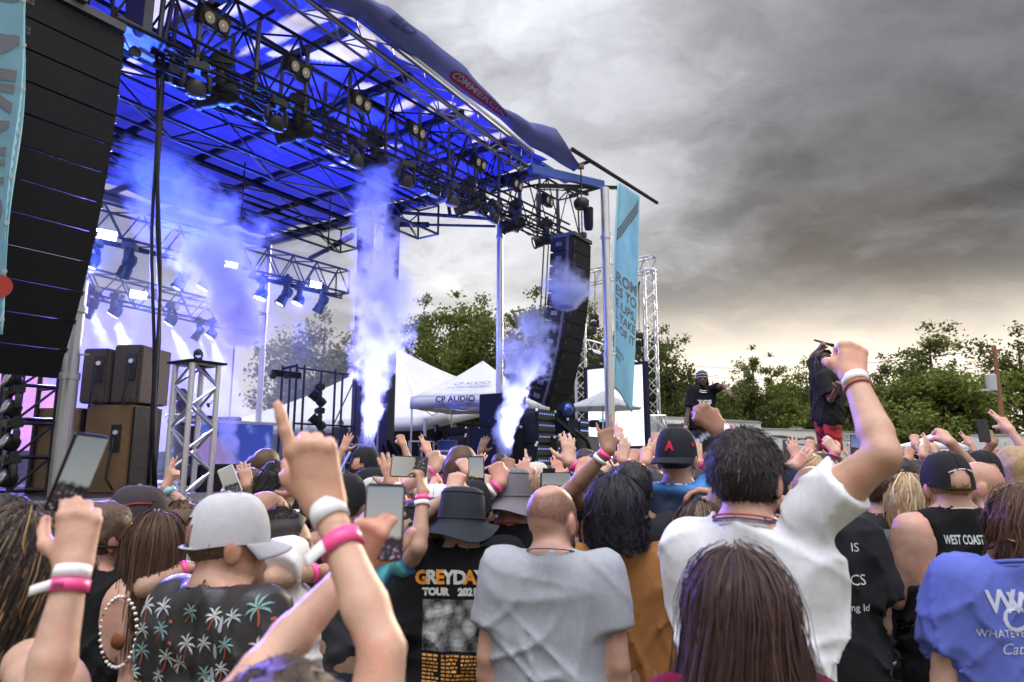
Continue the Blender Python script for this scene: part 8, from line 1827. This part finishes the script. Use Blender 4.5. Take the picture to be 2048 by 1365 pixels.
# ---------------------------------------------------------------- far crowd: a few figures copied with their own colours
TPL = []
for k, kw in enumerate([dict(hair=dict(kind='short', col=(.05, .03, .02))), dict(hair=dict(kind='long', col=(.2, .12, .06), len=.25), female=True), dict(hat=dict(kind='cap', col=(.05, .05, .05)), hair=dict(kind='short', col=(.05, .03, .02))), dict(hair=dict(kind='short', col=(.05, .03, .02)), bld=1.2),
        dict(hair=dict(kind='short', col=(.05, .03, .02)), armR=dict(lwr=(.30, .22, 1.78), hand='fist', palm=(0, 1, 0))), dict(hair=dict(kind='long', col=(.1, .06, .03), len=.2), female=True, armL=dict(lwr=(-.22, .25, 1.80), hand='open', palm=(0, 1, 0))), dict(hat=dict(kind='cap', col=(.05, .05, .05), back=True, hole=False), armL=dict(lwr=(-.28, .2, 1.75), hand='open', palm=(0, 1, 0)), armR=dict(lwr=(.25, .25, 1.8), hand='fist', palm=(0, 1, 0))), dict(hair=dict(kind='bob', col=(.08, .05, .03)), female=True, armR=dict(lwr=(.2, .3, 1.82), hand='peace', palm=(0, 1, 0)))]):
    P_ = person('', None, 0, 0, height=1.72, detail=0, top=dict(col=GRY), template=True, **kw); TPL.append(P_.body)
SKN = [LT, TAN, RED, BRN, LT, TAN, DRK]; CLO = [('black', BLK), ('grey', (.2, .2, .21)), ('white', (.65, .65, .66)), ('navy', (.02, .03, .09)), ('red', (.35, .02, .025)), ('blue', (.04, .12, .4)), ('green', (.05, .2, .06)), ('brown', (.16, .08, .04)), ('pink', (.55, .2, .25)), ('black', BLK), ('charcoal', (.05, .05, .055))]; HRC = [('dark', (.02, .014, .012)), ('brown', (.08, .04, .02)), ('blonde', (.35, .23, .11)), ('black', (.01, .009, .009)), ('grey', (.28, .27, .26)), ('auburn', (.14, .04, .02))]
KND = ['short haired man', 'long haired woman', 'man in a cap', 'broad man', 'man with a raised fist', 'woman with a raised hand', 'person with both arms up', 'woman making a peace sign']
LM = [(450, 'the DJ booth'), (560, 'the slim rear post'), (650, 'the rear light tower'), (740, 'the tall plume'), (850, 'the crew'), (930, 'the pop-up tent'), (1010, 'the far smoke jet'), (1090, 'the racks'), (1160, 'the guitar amplifier'), (1220, 'the silver post'), (1290, 'the goalpost truss'), (1360, 'the open trailer'), (1420, 'the first performer'), (1500, 'the slender trees'), (1560, 'the camper door'), (1610, 'the rounded tree'), (1655, 'the red shorts'), (1710, 'the camper lettering'), (1770, 'the thin topped tree'), (1830, 'the far tent left'), (1880, 'the far tent right'), (1930, 'the bushy tree'), (1975, 'the long trailer'), (2005, 'the utility pole'), (2045, 'the right edge')]
used = set(); cnt = 0; placed = []
for row, Y_ in enumerate((4.5, 5.1, 5.8, 6.7, 7.8, 9.2, 11.5, 14, 17, 20.5, 25)):
    x = -.46 * Y_ if Y_ < 9 else (-.02 * Y_ if Y_ < 12 else .17 * Y_)
    while x < .77 * Y_:
        x += rng.uniform(.42, .70) * (1 if Y_ < 12 else 1.1); y = Y_ + rng.uniform(-.35, .35); u, n, _ = toS((x, y, 0))
        if n < 1.5 and u < 14: continue
        if 5.2 < u < 8.4 and 1.3 < n < 8.0: continue
        hgt = rng.uniform(1.58, 1.84); px, py = proj((x, y, hgt)); k = rng.choice([0, 1, 2, 3, 0, 2, 1, 4, 5, 6, 7, 4])
        if px < 425 or px > 2075: continue
        ck, cc = rng.choice(CLO); hk, hc_ = rng.choice(HRC); sk = rng.choice(SKN); far = 'near' if Y_ < 7 else ('farther' if Y_ < 12 else 'tiny far')
        lm = min(LM, key=lambda q: abs(q[0] - px))[1]; what = KND[k] if k in (2, 6) else (hk + ' haired ' + KND[k].replace('short haired ', '').replace('long haired ', ''))
        lab = f'{far} {what} in {ck} below {lm}' if Y_ < 12 else f'{far} {what} in {ck} near {lm}'
        if lab in used: lab = lab.replace(' below', ', row behind, below').replace(' near ', ', deeper, near ')
        if lab in used: continue
        used.add(lab); o = copy_tree(TPL[k]); o.location = (x, y, 0); o.rotation_euler = (0, 0, rng.uniform(-.5, .35)); sc = hgt / 1.72; o.scale = (sc,) * 3; o.color = (*sk, 1); tag(o, lab, 'person', 'crowd in the field'); cnt += 1
        for ch in o.children:
            if ch.name.startswith('shirt'): ch.color = (*cc, 1)
            elif ch.name.startswith('hair'): ch.color = (*hc_, 1)
            elif ch.name.startswith('cap'):
                c_ = rng.choice([BLK, BLK, (.4, .4, .4), (.02, .03, .1), (.3, .02, .02), (.5, .48, .4)]); ch.color = (*c_, 1)
                for q in ch.children: q.color = (*c_, 1)
for t_ in TPL:
    for ch in list(t_.children_recursive): bpy.data.objects.remove(ch)
    bpy.data.objects.remove(t_)
print('far crowd', cnt)
